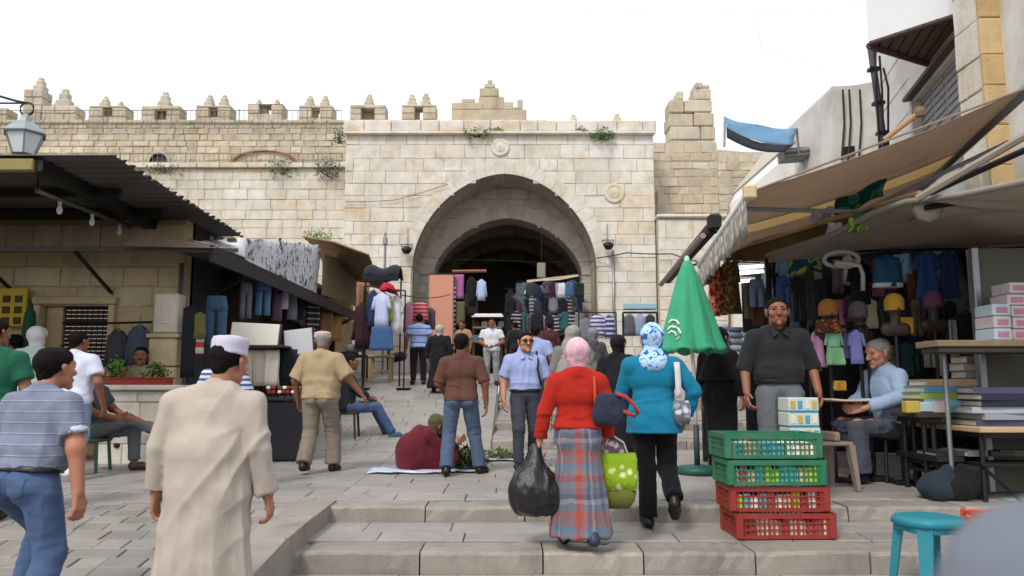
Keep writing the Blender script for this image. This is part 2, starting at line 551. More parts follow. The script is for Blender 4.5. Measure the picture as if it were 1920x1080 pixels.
def np_obj(name, parts, m, parent, label=None):
    """parts: list of (verts, quads) in the parent's local space"""
    o = 0; vs = []; fs = []
    for v, f in parts:
        vs.append(v); fs.append(f + o); o += len(v)
    v = np.concatenate(vs).astype(np.float32); f = np.concatenate(fs).astype(np.int32)
    me = bpy.data.meshes.new(name)
    me.vertices.add(len(v)); me.vertices.foreach_set('co', v.ravel())
    me.loops.add(f.size); me.loops.foreach_set('vertex_index', f.ravel())
    me.polygons.add(len(f))
    me.polygons.foreach_set('loop_start', np.arange(0, f.size, 4, dtype=np.int32))
    me.update(calc_edges=True)
    me.validate()
    me.shade_smooth()
    me.materials.append(m)
    ob = bpy.data.objects.new(name, me)
    COL.objects.link(ob)
    ob.parent = parent
    if label: ob['label'] = label
    return ob

def unit(v):
    v = np.asarray(v, float)
    return v / (np.linalg.norm(v) + 1e-9)
def rotx(v, a):
    c, s = math.cos(a), math.sin(a)
    return V3(v[0], v[1] * c + v[2] * s, -v[1] * s + v[2] * c)   # positive a tips forward (+y)
def rotz(v, a):
    c, s = math.cos(a), math.sin(a)
    return V3(v[0] * c - v[1] * s, v[0] * s + v[1] * c, v[2])

STAND = dict(pel=(0, 0, .94), wst=(0, .01, 1.08), chs=(0, .0, 1.28), nck=(0, -.015, 1.450), hd=(0, .025, 1.605),
             shL=(-.178, -.005, 1.375), elL=(-.245, -.03, 1.12), wrL=(-.255, .03, .875),
             shR=(.178, -.005, 1.375), elR=(.245, -.03, 1.12), wrR=(.255, .03, .875),
             hpL=(-.092, 0, .91), knL=(-.10, .02, .50), anL=(-.105, -.02, .085),
             hpR=(.092, 0, .91), knR=(.10, .02, .50), anR=(.105, -.02, .085))
UPPER = ('wst', 'chs', 'nck', 'hd', 'shL', 'elL', 'wrL', 'shR', 'elR', 'wrR')
def hand_prims(w, d, thumb, palm, s, curl=.5):
    d = unit(d); t = unit(thumb - d * (thumb @ d)); n = np.cross(d, t)
    if n @ palm < 0: n = -n
    P = []
    for i in range(4):
        o = t * (.030 - .020 * i) * s
        P.append(pr(w + o * .55, w + o + d * .085 * s, .015 * s, .0125 * s, k=.012 * s))
    for i, q in enumerate((.95, 1.05, 1.0, .8)):
        p = w + t * (.031 - .021 * i) * s + d * .088 * s
        a = 0
        for j, ln in enumerate((.042, .028, .022)):
            a += curl * (.6, 1.0, .8)[j] + .04 * i
            e = p + (d * math.cos(a) + n * math.sin(a)) * ln * q * s
            P.append(pr(p, e, (.0105 - .001 * j) * s, (.0095 - .001 * j) * s, k=.004 * s))
            p = e
    p = w + d * .022 * s + t * .022 * s
    e = p + unit(t * .75 + d * .65 + n * .25) * .042 * s
    P.append(pr(p, e, .014 * s, .011 * s, k=.012 * s))
    P.append(pr(e, e + unit(t * .25 + d * .85 + n * .45) * .034 * s, .0105 * s, .0085 * s, k=.004 * s))
    return P

def person(label, px, ytop, Y, rz=0, zbase=None, h=None, wf=1.16, J=None, lean=0, twist=0, yaw=0, nod=0, clothes=(), skin=None,
           hair=('short', None), vox=.014, curl=.45, face=True, hands=True, belly=0, hs=1.06, fem=False, x=None, bare=None, group=None):
    xx = (px - 960) / FPX * Y * 1.0 if x is None else x
    top = W(px, ytop, Y)
    if x is None: xx = top.x
    z0 = zg(xx, Y) if zbase is None else zbase
    h = h or (top.z - z0)
    s = h / 1.73
    root = thing('person', label, 'person', (xx, Y, z0), rz, group, local=True)
    j = {k: V3(*v) for k, v in STAND.items()}
    pel = V3(*((J or {}).get('pel', STAND['pel'])))
    dp = pel - V3(*STAND['pel'])
    for k in UPPER: j[k] = j[k] + dp
    if J:
        for k, v in J.items(): j[k] = V3(*v) + (dp if (k in UPPER and False) else 0)
    for k in UPPER:
        if lean: j[k] = j['pel'] + rotx(j[k] - j['pel'], D2R(lean))
        if twist: j[k] = j['pel'] + rotz(j[k] - j['pel'], D2R(twist))
    for k in j: j[k] = j[k] * (s * wf, s * (1 + (wf - 1) * .6), s)
    r = s * (1 + (wf - 1) * .75)
    hv = lambda x, y, z: j['hd'] + rotz(rotx(V3(x, y, z) * s * hs * V3(1.06, 1.04, 1), D2R(nod)), D2R(yaw))
    g = lambda a, b, ra, rb=None, sc=(1, 1, 1), **kw: pr(a, b, ra * r, None if rb is None else rb * r, sc, **kw)
    X = lambda q: V3(q * s * wf, 0, 0)
    side = unit(rotz(V3(1, 0, 0), D2R(twist)))
    # ---- flesh
    bl = belly
    torso = [g(j['pel'] - side * .065 * r, j['pel'] + side * .065 * r, .112 + (.018 if fem else 0), sc=(1, .92, 1)),
             g(j['wst'] - side * .055 * r, j['wst'] + side * .055 * r, .104 - (.006 if fem else 0) + bl, sc=(1, .84, 1.1)),
             g(j['chs'] - side * .07 * r, j['chs'] + side * .07 * r, .114, sc=(1, .80, 1.15)),
             g(j['shL'] * .8 + j['nck'] * .2 - V3(0, 0, .03 * s), j['shR'] * .8 + j['nck'] * .2 - V3(0, 0, .03 * s), .056, sc=(1, 1, 1)),
             g(j['shL'] - V3(0, 0, .012 * s), j['nck'] - V3(0, 0, .005 * s), .044, .05), g(j['shR'] - V3(0, 0, .012 * s), j['nck'] - V3(0, 0, .005 * s), .044, .05),
             g(j['pel'] + side * .075 * r + V3(0, -.045 * s, -.05 * s), j['pel'] + side * .06 * r + V3(0, -.04 * s, -.02 * s), .088),
             g(j['pel'] - side * .075 * r + V3(0, -.045 * s, -.05 * s), j['pel'] - side * .06 * r + V3(0, -.04 * s, -.02 * s), .088)]
    if fem: torso += [g(j['chs'] + side * q * .075 * r + V3(0, .075 * s, .0), j['chs'] + side * q * .075 * r + V3(0, .08 * s, -.01), .062) for q in (-1, 1)]
    arm = {q: [g(j['sh' + q], j['el' + q], .052, .043), g(j['el' + q], j['wr' + q], .043, .030)] for q in 'LR'}
    leg = {q: [g(j['hp' + q], j['kn' + q], .086, .058), g(j['kn' + q] + (j['kn' + q] - j['an' + q]) * .02, j['an' + q] * .65 + j['kn' + q] * .35, .056, .050), g(j['kn' + q], j['an' + q], .052, .038)] for q in 'LR'}
    toe = {}
    for q in 'LR':
        t = (J or {}).get('to' + q)
        toe[q] = V3(*t) * (s * wf, s, s) if t is not None else j['an' + q] + V3(.02 * (1 if q == 'R' else -1) * s, .15 * s, -.05 * s)
    neck = [g(j['nck'] - V3(0, 0, .03 * s), hv(0, -.02, -.04), .056, .052)]
    hs_ = s * hs
    p_ = lambda a, b, ra, rb=None, sc=(1, 1, 1), **kw: pr(a, b, ra * hs_, None if rb is None else rb * hs_, sc, **kw)
    skull = [p_(hv(0, -.03, .035), hv(0, .02, .04), .082, .080, (.98, 1.02, 1.0), k=.03 * s)]
    head = skull + [p_(hv(0, .035, -.02), hv(0, .045, -.065), .066, .048, k=.03 * s),
                    p_(hv(-.03, .03, -.06), hv(.03, .03, -.06), .04, k=.03 * s)]
    if face:
        head += [p_(hv(0, .098, .02), hv(0, .122, -.022), .010, .016, k=.012 * s), p_(hv(-.016, .108, -.028), hv(.016, .108, -.028), .009, k=.008 * s),
                 p_(hv(-.042, .082, .034), hv(.042, .082, .034), .014, k=.02 * s), p_(hv(0, .092, -.1), hv(0, .092, -.096), .022, k=.02 * s),
                 p_(hv(-.02, .098, -.058), hv(.02, .098, -.058), .009, k=.008 * s), p_(hv(-.018, .097, -.07), hv(.018, .097, -.07), .010, k=.008 * s),
                 p_(hv(-.05, .065, -.015), hv(-.045, .07, -.02), .024, k=.02 * s), p_(hv(.05, .065, -.015), hv(.045, .07, -.02), .024, k=.02 * s)]
    head += [p_(hv(q * .086, -.005, .012), hv(q * .082, .005, -.028), .022, .014, (.5, 1, 1), k=.008 * s) for q in (-1, 1)]
    skin = skin or SKIN
    parts = []
    body = neck + arm['L'] + arm['R'] + inflate(torso, -.012 * s)
    legs_bare = bare == 'legs'
    body += (leg['L'] + leg['R']) if legs_bare else inflate(leg['L'] + leg['R'], -.012 * s)
    if legs_bare or bare == 'feet':
        body += [g(j['an' + q], toe[q], .036, .026) for q in 'LR']
    parts.append(sdf_mesh(body, vox, .035 * s))
    parts.append(sdf_mesh(head + neck, min(vox, .009), .02 * s))
    if hands:
        for q in 'LR':
            w = j['wr' + q]
            d = unit(w - j['el' + q])
            hd = (J or {}).get('hd' + q)
            if hd is not None: d = unit(V3(*hd))
            fw = V3(0, 1, 0) if abs(d[1]) < .8 else V3(0, 0, 1)
            th = (J or {}).get('th' + q)
            th = V3(*th) if th is not None else fw
            pm = V3(1 if q == 'L' else -1, 0, 0)
            parts.append(sdf_mesh(hand_prims(w, d, th, pm, s * 1.1, curl) + [g(j['el' + q] * .25 + w * .75, w, .033, .029)], min(.006, vox * .45), .012))
    np_obj('body', parts, skin, root)
    if face:
        for q in (-1, 1):
            c = hv(q * .034, .088, .016)
            me = MB().lathe([(.002, -.008 * hs_), (.011 * hs_, -.005 * hs_), (.013 * hs_, 0), (.011 * hs_, .005 * hs_), (.002, .008 * hs_)], c, 8)
            me.build('eye', EYEM, root, True)
    # ---- hair
    st, hm = hair[0], hair[1] or HAIR
    if st in ('short', 'bald', 'low'):
        if st == 'low': hp_i = -.003
        c0 = hv(0, .085, .075) if st == 'short' else hv(0, -.035, .04) if st == 'bald' else hv(0, .03, .05)
        nn = rotz(V3(0, .66, -.75), D2R(yaw))
        hp = [p_(hv(0, -.034, .04), hv(0, .018, .046), .0885, .083, (.99, 1.03, 1.0)), p_(hv(0, -.05, -.02), hv(0, -.05, -.03), .055)]
        cuts = [(c0, nn), (hv(0, 0, -.07), V3(0, 0, -1))]
        if st in ('bald', 'low'): cuts = [(hv(0, .02, .0), rotz(V3(0, .9, .45), D2R(yaw))), (hv(0, 0, -.075), V3(0, 0, -1))]
        v, f = sdf_mesh(hp, min(vox, .007), .02 * s, cuts)
        np_obj('hair', [(folds(v, f, 'hair', s), f)], hm, root)
    for cl in clothes:
        kind, m, o = cl[0], cl[1], (cl[2] if len(cl) > 2 else {})
        sd_ = hash(label) % 11 if False else len(label) % 11
        if kind in ('shirt', 'thobe', 'dress'):
            i = o.get('infl', .014) * s
            ps = inflate(torso, i)
            if o.get('boxy'):
                ps += [pr(j['wst'] - side * .075 * r, j['wst'] + side * .075 * r, .105 * r + bl * r, None, (1, .86, 1.2)), pr(j['chs'] - side * .07 * r - V3(0, 0, .06 * s), j['chs'] + side * .07 * r - V3(0, 0, .06 * s), .116 * r, None, (1, .82, 1.2))]
            sl = o.get('sleeve', .6); arms = []
            ai = o.get('arm', .018) * s
            for q in 'LR':
                a, b, c = j['sh' + q], j['el' + q], j['wr' + q]
                if sl <= 1:
                    arms.append(pr(a, a + (b - a) * sl, .052 * r + ai, .052 * r + ai * 1.3, cap=1))
                else:
                    e = b + (c - b) * (sl - 1)
                    arms.append(pr(a, b, .052 * r + ai, .045 * r + ai * .8))
                    arms.append(pr(b, e, .045 * r + ai * .8, .036 * r + ai * o.get('flare', 1.0), cap=1, k=.01))
            cuts = []
            hem = o.get('hem', .86)
            if kind in ('thobe', 'dress'):
                z1 = o.get('hem', .12) * s
                w2 = o.get('wide', .24)
                mid = (j['knL'] + j['knR']) / 2
                bot = (j['anL'] + j['anR']) / 2
                end = V3(bot[0], bot[1], z1)
                pp = j['pel']
                ps.append(pr(pp + V3(0, 0, .12 * s), end, o.get('top', .155) * r + i, w2 * r, (1, .82, 1), cap=1, k=.06))
                for q in 'LR': ps += inflate(leg[q][:1], .02 * s)
            else:
                cuts.append((V3(0, 0, hem * s) + (j['pel'] - V3(0, 0, .94 * s)) * V3(1, 1, 1), unit(rotx(V3(0, 0, -1), D2R(lean * .6)))))
                if o.get('skirt'):   # long jacket flaring over the hips
                    ps.append(pr(j['wst'], j['pel'] - V3(0, 0, (.94 - hem) * s), .125 * r, o['skirt'] * r, (1.12, .9, 1), k=.05))
            ck = hv(0, 0, -.085)
            op = o.get('collar') == 'open'
            cuts.append((j['nck'] + V3(0, 0, .045 * s), unit(rotx(V3(0, .25, 1), D2R(lean)))))
            if op:
                for q in (-1, 1): cuts.append((j['nck'] + V3(0, .055 * s, -.055 * s), unit(V3(q * .45, .42, .72)))) if False else None
                cuts.append((j['nck'] + V3(0, .075 * s, -.01 * s), unit(V3(0, .72, .70))))
            v, f = sdf_mesh(ps, vox, .03 * s, cuts, arms)
            np_obj(o.get('name', kind), [(folds(v, f, o.get('fold', 'thobe' if kind != 'shirt' else 'shirt'), s * o.get('fs', 1), sd_), f)], m, root)
            if op:
                k_ = MB()
                for q in (-1, 1):
                    n0 = Vector(j['nck'])
                    P = [n0 + Vector((q * .066 * r, -.02 * s, .05 * s)), n0 + Vector((q * .070 * r, .045 * s, .022 * s)), n0 + Vector((q * .062 * r, .128 * s, -.075 * s)), n0 + Vector((q * .016 * r, .118 * s, -.045 * s)), n0 + Vector((q * .050 * r, .06 * s, .028 * s))]
                    k_.slab(P, Vector((q * .004, .012, .006)))
                k_.build('collar', m, root)
            elif o.get('collar'):
                v, f = sdf_mesh([g(j['nck'] + V3(0, 0, .01 * s), j['nck'] + V3(0, .012 * s, .052 * s), .066, .060, cap=3)], min(vox, .009), .01)
                np_obj('collar', [(v, f)], m, root)
            if o.get('hemband'):
                for q in 'LR':
                    a, b = j['sh' + q], j['el' + q]
                    v, f = sdf_mesh([pr(a + (b - a) * (sl - .13), a + (b - a) * (sl + .01), .054 * r + ai * 1.28, .054 * r + ai * 1.32, cap=3)], min(vox, .01), .01)
                    np_obj('sleeve_hem', [(v, f)], o['hemband'], root)
        elif kind == 'trousers':
            i = o.get('infl', .010) * s
            top = o.get('top', 1.01)
            ps = inflate([torso[0]], -.004 * s) + inflate([torso[6], torso[7]], i * .3) + [inflate([torso[1]], -.008 * s)[0]]
            for q in 'LR':
                a, b, c = j['hp' + q], j['kn' + q], j['an' + q]
                e = b + (c - b) * o.get('len', .97)
                ps.append(pr(a - V3(0, 0, .03 * s), b, .084 * r + i, .060 * r + i * 1.2))
                ps.append(pr(b, e, .058 * r + i * 1.2, o.get('cuff', .050) * r + i, cap=1))
            cuts = [(j['pel'] + V3(0, 0, (top - .94) * s), unit(rotx(V3(0, 0, 1), D2R(lean * .7))))]
            v, f = sdf_mesh(ps, vox, .022 * s, cuts)
            np_obj('trousers', [(folds(v, f, 'trouser', s, sd_), f)], m, root)
            if o.get('pockets'):
                for q in (-1, 1):
                    pc = j['pel'] + V3(q * .072 * s * wf, 0, -.045 * s)
                    ct = [(pc + V3(.05 * r, 0, 0), V3(1, 0, 0)), (pc - V3(.05 * r, 0, 0), V3(-1, 0, 0)), (pc + V3(0, 0, .06 * s), V3(0, 0, 1)), (pc - V3(0, 0, .065 * s), unit(V3(-.4, 0, -1))), (pc - V3(0, 0, .065 * s), unit(V3(.4, 0, -1))), (pc - V3(0, .03 * s, 0), V3(0, 1, 0))]
                    v, f = sdf_mesh(inflate(ps, .005 * s), .009, .022 * s, ct)
                    np_obj('back_pocket', [(folds(v, f, 'trouser', s, sd_), f)], m, root)
        elif kind == 'skirt':
            i = .02 * s
            ps = inflate([torso[0]], .002) + inflate([torso[6], torso[7]], .014 * s) + [inflate([torso[1]], -.008 * s)[0]]
            bot = (j['anL'] + j['anR']) / 2
            ps.append(pr(j['pel'] - V3(0, 0, .03 * s), V3(bot[0] + .02, bot[1], .10 * s), .155 * r, o.get('wide', .2) * r, (1.05, .85, 1), cap=1, k=.05))
            v, f = sdf_mesh(ps, vox, .03, [(j['pel'] + V3(0, 0, .12 * s), V3(0, 0, 1))])
            np_obj('skirt', [(folds(v, f, 'skirt', s, sd_), f)], m, root)
        elif kind == 'belt':
            v, f = sdf_mesh([inflate([torso[1]], .026 * s)[0], inflate([torso[0]], .022 * s)[0]], vox * .7, .03 * s,
                            [(j['pel'] + V3(0, 0, .072 * s), unit(rotx(V3(0, 0, 1), D2R(lean * .7)))), (j['pel'] + V3(0, 0, .034 * s), unit(rotx(V3(0, 0, -1), D2R(lean * .7))))])
            np_obj('belt', [(v, f)], m, root)
        elif kind == 'headscarf':
            ps = [p_(hv(0, -.04, .035), hv(0, .022, .042), .103, .096), p_(hv(0, -.02, -.04), hv(0, .03, -.07), .074, .066),
                  g(j['nck'] + V3(0, -.005, .0), hv(0, -.01, -.06), .056, .070)]
            if o.get('drape', 0): ps += [g(j['nck'] - V3(0, .03 * s, .05 * s), j['nck'] + V3(0, 0, 0), .10, .09, (1.25, .9, .8))]
            if o.get('long'): ps += [pr(j['nck'], j['wst'] + V3(0, -.02, 0), .13 * r, .24 * r, (1.1, .8, 1), cap=1, k=.06)]
            cuts = [(hv(0, .072, 0), rotz(V3(0, 1, -.12), D2R(yaw)))] if not o.get('long') else []
            v, f = sdf_mesh(ps, min(vox, .012), .04 * s, cuts)
            np_obj('headscarf', [(folds(v, f, 'scarf', s, sd_), f)], m, root)
        elif kind == 'kufi':
            t = o.get('tall', .05)
            ps = [p_(hv(0, -.012, .045), hv(0, -.02, .085 + t), .101, .092, (.98, 1.08, 1), cap=3, k=.03 * s), p_(hv(0, -.018, .07 + t), hv(0, -.012, .068 + t), .084, None, (.98, 1.08, .45), k=.03 * s)]
            v, f = sdf_mesh(ps, .008, .03 * s)
            np_obj('cap', [(v, f)], m, root)
        elif kind == 'shoes':
            for q in 'LR':
                a, t = j['an' + q], toe[q]
                fl = unit(t - a)
                ps = [g(a + V3(0, -.02 * s, -.035 * s), a * .4 + t * .6, .044, .046, (1, 1, .9)), g(a * .4 + t * .6, t, .046, .036, (1.05, 1, .8)), g(a, a - V3(0, 0, .04 * s), .042, .044)]
                sole = unit(np.cross(np.cross(fl, V3(0, 0, -1)), fl) * 1.0) if abs(fl[2]) < .95 else V3(0, 0, -1)
                low = a + V3(0, 0, -.083 * s)
                v, f = sdf_mesh(ps, min(vox, .010), .02 * s, [(low, V3(0, 0, -1))] if t[2] < a[2] + .02 * s and a[2] < .13 * s else [])
                np_obj('shoe', [(v, f)], m, root)
        elif kind == 'moustache':
            v, f = sdf_mesh([p_(hv(-.028, .100, -.046), hv(0, .110, -.040), .004, .006), p_(hv(.028, .100, -.046), hv(0, .110, -.040), .004, .006)], .006, .01 * s)
            np_obj('moustache', [(folds(v, f, 'hair', s * .4), f)], m, root)
        elif kind == 'brows':
            v, f = sdf_mesh([p_(hv(-.019, .103, -.062), hv(.019, .103, -.062), .0045, None), p_(hv(-.015, .103, -.070), hv(.015, .103, -.070), .005, None)], .004, .006 * s)
            np_obj('lips', [(v, f)], LIPS, root)
            for q in (-1, 1):
                v, f = sdf_mesh([p_(hv(q * .018, .100, .036), hv(q * .05, .088, .038), .0065, .005)], .005, .01 * s)
                np_obj('eyebrow', [(v, f)], m, root)
        elif kind == 'beard':
            v, f = sdf_mesh([p_(hv(-.06, .05, -.04), hv(0, .085, -.10), .026, .03), p_(hv(.06, .05, -.04), hv(0, .085, -.10), .026, .03), p_(hv(-.075, .02, 0), hv(-.06, .05, -.05), .016, .024), p_(hv(.075, .02, 0), hv(.06, .05, -.05), .016, .024)], .008, .02 * s)
            np_obj('beard', [(folds(v, f, 'hair', s), f)], m, root)
        elif kind == 'glasses':
            mb = MB()
            for q in (-1, 1):
                c = hv(q * .036, .112, .012)
                ax_ = Vector(rotz(V3(1, 0, 0), D2R(yaw))); up = Vector((0, 0, 1)); nn = Vector(rotz(V3(0, 1, 0), D2R(yaw)))
                cv = Vector(c)
                pts = [cv + ax_ * (.03 * hs_ * math.cos(t)) + up * (.021 * hs_ * math.sin(t)) for t in [i * PI / 5 for i in range(10)]]
                mb.slab(pts, -nn * .006)
                mb.tube([Vector(hv(q * .066, .10, .018)), Vector(hv(q * .09, .0, .015))], .004 * hs_, 5)
            mb.tube([Vector(hv(-.012, .116, .016)), Vector(hv(.012, .116, .016))], .004 * hs_, 5)
            mb.build('sunglasses', m, root)
        elif kind == 'strap':      # over one shoulder and across the trunk
            q = o['side']; sg = 1 if q == 'R' else -1
            sh = j['sh' + q] * .72 + j['nck'] * .28
            fy = .152 * r
            pts = [j['wst'] + V3(sg * .19 * s, fy * .55, -.02), j['chs'] + V3(sg * .135 * s, fy * .90, -.02), sh + V3(sg * .01, fy * .66, -.045 * s), sh + V3(0, .02, .082 * r), sh + V3(0, -fy * .62, .0), j['chs'] + V3(sg * .13 * s, -fy * .98, -.06 * s), j['wst'] + V3(sg * .19 * s, -fy * .85, -.02)]
            MB().tube([Vector(p) for p in pts], .013 * s, 6).build('bag_strap', m, root, True)
    root['_j'] = 0
    del root['_j']
    M = Matrix.Translation((xx, Y, z0)) @ Matrix.Rotation(rz, 4, 'Z')
    return root, {k: M @ Vector(v) for k, v in j.items()}, s
# ------------------------------------------------------------------ ground, ramp, steps
def bevel_stone(lo, hi_z, gap=.004, bev=.005, jit=.003):
    """lo: 4 xy corners ccw; hi_z: z at each corner -> bevelled slab whose top follows the slope"""
    cx = sum(p[0] for p in lo) / 4; cy = sum(p[1] for p in lo) / 4
    out = []; top = []
    j = rnd.uniform(-jit, jit)
    for (x, y), z in zip(lo, hi_z):
        dx, dy = math.copysign(1, x - cx), math.copysign(1, y - cy)
        l = 1.3
        ox, oy = x - dx * gap + rnd.uniform(-.004, .004), y - dy * gap + rnd.uniform(-.004, .004)
        zz = z + j + rnd.uniform(-.0015, .0015)
        out.append((ox, oy, zz - bev)); top.append((ox - dx / l * bev * 1.4, oy - dy / l * bev * 1.4, zz))
    low = [(x, y, z - .05) for x, y, z in out]
    vs = low + out + top
    fs = [(i, (i + 1) % 4, 4 + (i + 1) % 4, 4 + i) for i in range(4)] + [(4 + i, 4 + (i + 1) % 4, 8 + (i + 1) % 4, 8 + i) for i in range(4)] + [(8, 9, 10, 11)]
    return vs, fs
def pave(parent, name, m, x0, x1, y0, y1, dr, wl, wh, zf, cap=300, gap=.004, xr=None):
    items = []
    y = y0
    while y < y1 - .02:
        d = dr * rnd.uniform(.85, 1.15)
        yb = min(y + d, y1)
        if y1 - yb < dr * .4: yb = y1
        x = x0 - rnd.random() * wh
        while x < x1:
            xb = x + rnd.uniform(wl, wh)
            if x1 - xb < wl * .5: xb = x1
            a, b = max(x, x0), min(xb, x1)
            if b - a > .04:
                q = [(a, y), (b, y), (b, yb), (a, yb)]
                if any(seen((u, v, zf(u, v)), 420) for u, v in q):
                    items.append((q, [zf((a + b) / 2, v) for u, v in q]))
            x = xb
        y = yb
    big = sorted(items, key=lambda it: it[0][0][1])
    for q, z in big[:cap]:
        vs, fs = bevel_stone(q, z, gap)
        o = Vector((sum(p[0] for p in q) / 4, sum(p[1] for p in q) / 4, z[0]))
        MB().add(vs, fs).build(name, m, parent, origin=o)
    if big[cap:]:
        mb = MB()
        for q, z in big[cap:]: mb.add(*bevel_stone(q, z, gap))
        mb.build(name, m, parent, kind='stuff')

def worn(w, d, h, n=12):
    """worn step stone: a bar with chipped, uneven edges"""
    k = MB(); vs = []
    b = .016
    base = [(-d / 2, -h / 2), (d / 2, -h / 2), (d / 2, h / 2), (-d / 2 + b * 1.6, h / 2), (-d / 2 + b * .5, h / 2 - b * .5), (-d / 2, h / 2 - b * 1.6), (-d / 2, 0)]
    ph = rnd.random() * 9; chip = [rnd.random() for _ in range(n + 1)]
    for i in range(n + 1):
        x = -w / 2 + w * i / n
        e = .005 if i in (0, n) else 0
        ch = .02 * max(0, chip[i] - .72) / .28
        for q, (y, z) in enumerate(base):
            top = q in (3, 4, 5)
            yy = y + .006 * math.sin(x * 5 + ph) * (y < 0) + (rnd.uniform(-.003, .003) + ch if top else 0) + e * (1 if y < 0 else 0)
            zz = z + (.005 * math.sin(x * 4 + ph * 2) + rnd.uniform(-.002, .002) - ch * .8 - e * .8 if z > 0 else 0)
            vs.append((x, yy, zz))
    m = len(base)
    fs = [(i * m + q, i * m + (q + 1) % m, (i + 1) * m + (q + 1) % m, (i + 1) * m + q) for i in range(n) for q in range(m)]
    fs = [f[::-1] for f in fs] + [tuple(range(m)), tuple(range((n + 1) * m - 1, n * m - 1, -1))]
    return k.add(vs, fs)
mb = MB()
mb.grid([[(x, y, -.6) for x in (-300, 300)] for y in (-200, 400)][::-1])
struct(mb.build('ground', JOINT))
def zsheet(dz):
    ys = sorted({-6, -3, 0, 2.5, 3.6, 4.6, 5.5, 6.4, 7.32, 9, 10.5, 12.2, 14, 16, 18, 19, 21, 24, 30, 45})
    return [[(x, y, interp(y, LEFTP) + dz) for x in (-16, -8, -4, XK - .02)] for y in ys][::-1]
ramp = MB().grid(zsheet(-.013)).build('ramp', JOINT)
struct(ramp)
mb = MB()                                            # ground behind the landing between ramp and steps, and under the gate
mb.grid([[(x, y, interp(y, LEFTP) - .013) for x in (XK - .02, -.3)] for y in (12.2, 14, 16, 18, 19)][::-1])
mb.grid([[(x, y, interp(y, LEFTP) - .013) for x in (XK - .02, 14)] for y in (19, 21, 24, 45)][::-1])
fore = mb.build('gate_floor', JOINT)
struct(fore)
low = MB().grid([[(x, y, zs(y) - .013) for x in (XK - .02, 4, 14)] for y in (-6, 3, 5, 6.159)][::-1]).build('lower_pavement', JOINT)
struct(low)
zl = lambda x, y: interp(y, LEFTP)
pave(ramp, 'cobble', COBB, -7.5, XK - .28, 3.6, 7.6, .21, .2, .42, zl, 280, .006)
pave(ramp, 'slab', PAVE, -6.5, XK, 7.6, 9.3, .28, .35, .7, zl, 130)
pave(ramp, 'paving_stone', PAVE, -7.5, XK, 9.3, 12.2, .36, .4, .85, zl, 120)
pave(ramp, 'ramp_stone', PAVE, -4.6, -.32, 12.2, 19, .42, .45, .9, zl, 170)
pave(fore, 'gate_paving_stone', PAVE, -5, 5, 19, 24, .5, .5, .9, lambda x, y: zg(x, y), 120)
pave(low, 'paving_stone', PAVE, XK, 6, 4.2, 6.15, .42, .4, .9, lambda x, y: zs(y), 120)
for i, (y, zb, zt) in enumerate(STEPS[:5]):
    x0 = XK if i < 2 else -.3
    y2 = STEPS[i + 1][0]
    st = MB()
    st.hexa([(x0, y + .02, zb - .3), (9, y + .02, zb - .3), (9, y2 + .3, zb - .3), (x0, y2 + .3, zb - .3)],
            [(x0, y + .37, zt - .013), (9, y + .37, zt - .013), (9, y2, zs(y2 - .001) - .013), (x0, y2, zs(y2 - .001) - .013)])
    o = struct(st.build('step', MORTAR_D))
    x = x0
    while x < 6.3:                                   # worn kerb stones along the step's edge
        w = rnd.uniform(.75, 1.15)
        k = worn(w - .012, .38, zt - zb + .09)
        c = Vector((x + w / 2, y + .19, (zt + zb) / 2 - .045 + rnd.uniform(-.004, .004)))
        k.v = [tuple(Vector(p) + c) for p in k.v]
        k.build('kerb_stone', KERB, o, origin=c)
        x += w
    pave(o, 'paving_stone', PAVE, x0, 6.2, y + .385, y2, .36 if i < 3 else .5, .45, .95, lambda a, b: zs(min(b, y2 - .002)), 250)
o = MB().hexa([(-.3, 19.02, 1.2), (9, 19.02, 1.2), (9, 19.6, 1.2), (-.3, 19.6, 1.2)], [(-.3, 19.02, 1.70), (9, 19.02, 1.70), (9, 19.6, 1.74), (-.3, 19.6, 1.74)]).build('step', MORTAR_D)
struct(o)
x = -.3
while x < 6:
    w = rnd.uniform(.75, 1.1)
    c = Vector((x + w / 2, 19.19, 1.6))
    MB().box(c, (w - .016, .38, .27), None, .018).build('kerb_stone', KERB, o, origin=c)
    x += w
# sloping kerb between the ramp and the lower steps
cheek = MB().hexa([(XK - .24, 4.2, -.3), (XK - .02, 4.2, -.3), (XK - .02, 7.3, -.3), (XK - .24, 7.3, -.3)], [(XK - .24, 4.2, .24), (XK - .02, 4.2, .24), (XK - .02, 7.3, .45), (XK - .24, 7.3, .45)]).build('kerb', MORTAR_D)
struct(cheek)
ztop = lambda y: interp(y, [(4, .20), (5.7, .42), (7.32, .486)])
for a, b in ((4.2, 5.02), (5.03, 5.95), (5.96, 6.75), (6.76, 7.6)):
    k = MB().box(((XK - .11), (a + b) / 2, 0), (.34, b - a, 1), None, .02)
    k.v = [(x + rnd.uniform(-.006, .006), y, (ztop(y) + rnd.uniform(-.004, .004)) if z > .4 else (ztop(y) - .02 if z > .3 else ztop(y) - .62)) for x, y, z in k.v]
    k.build('kerb_stone', KERB, cheek, origin=(XK - .11, (a + b) / 2, .2))

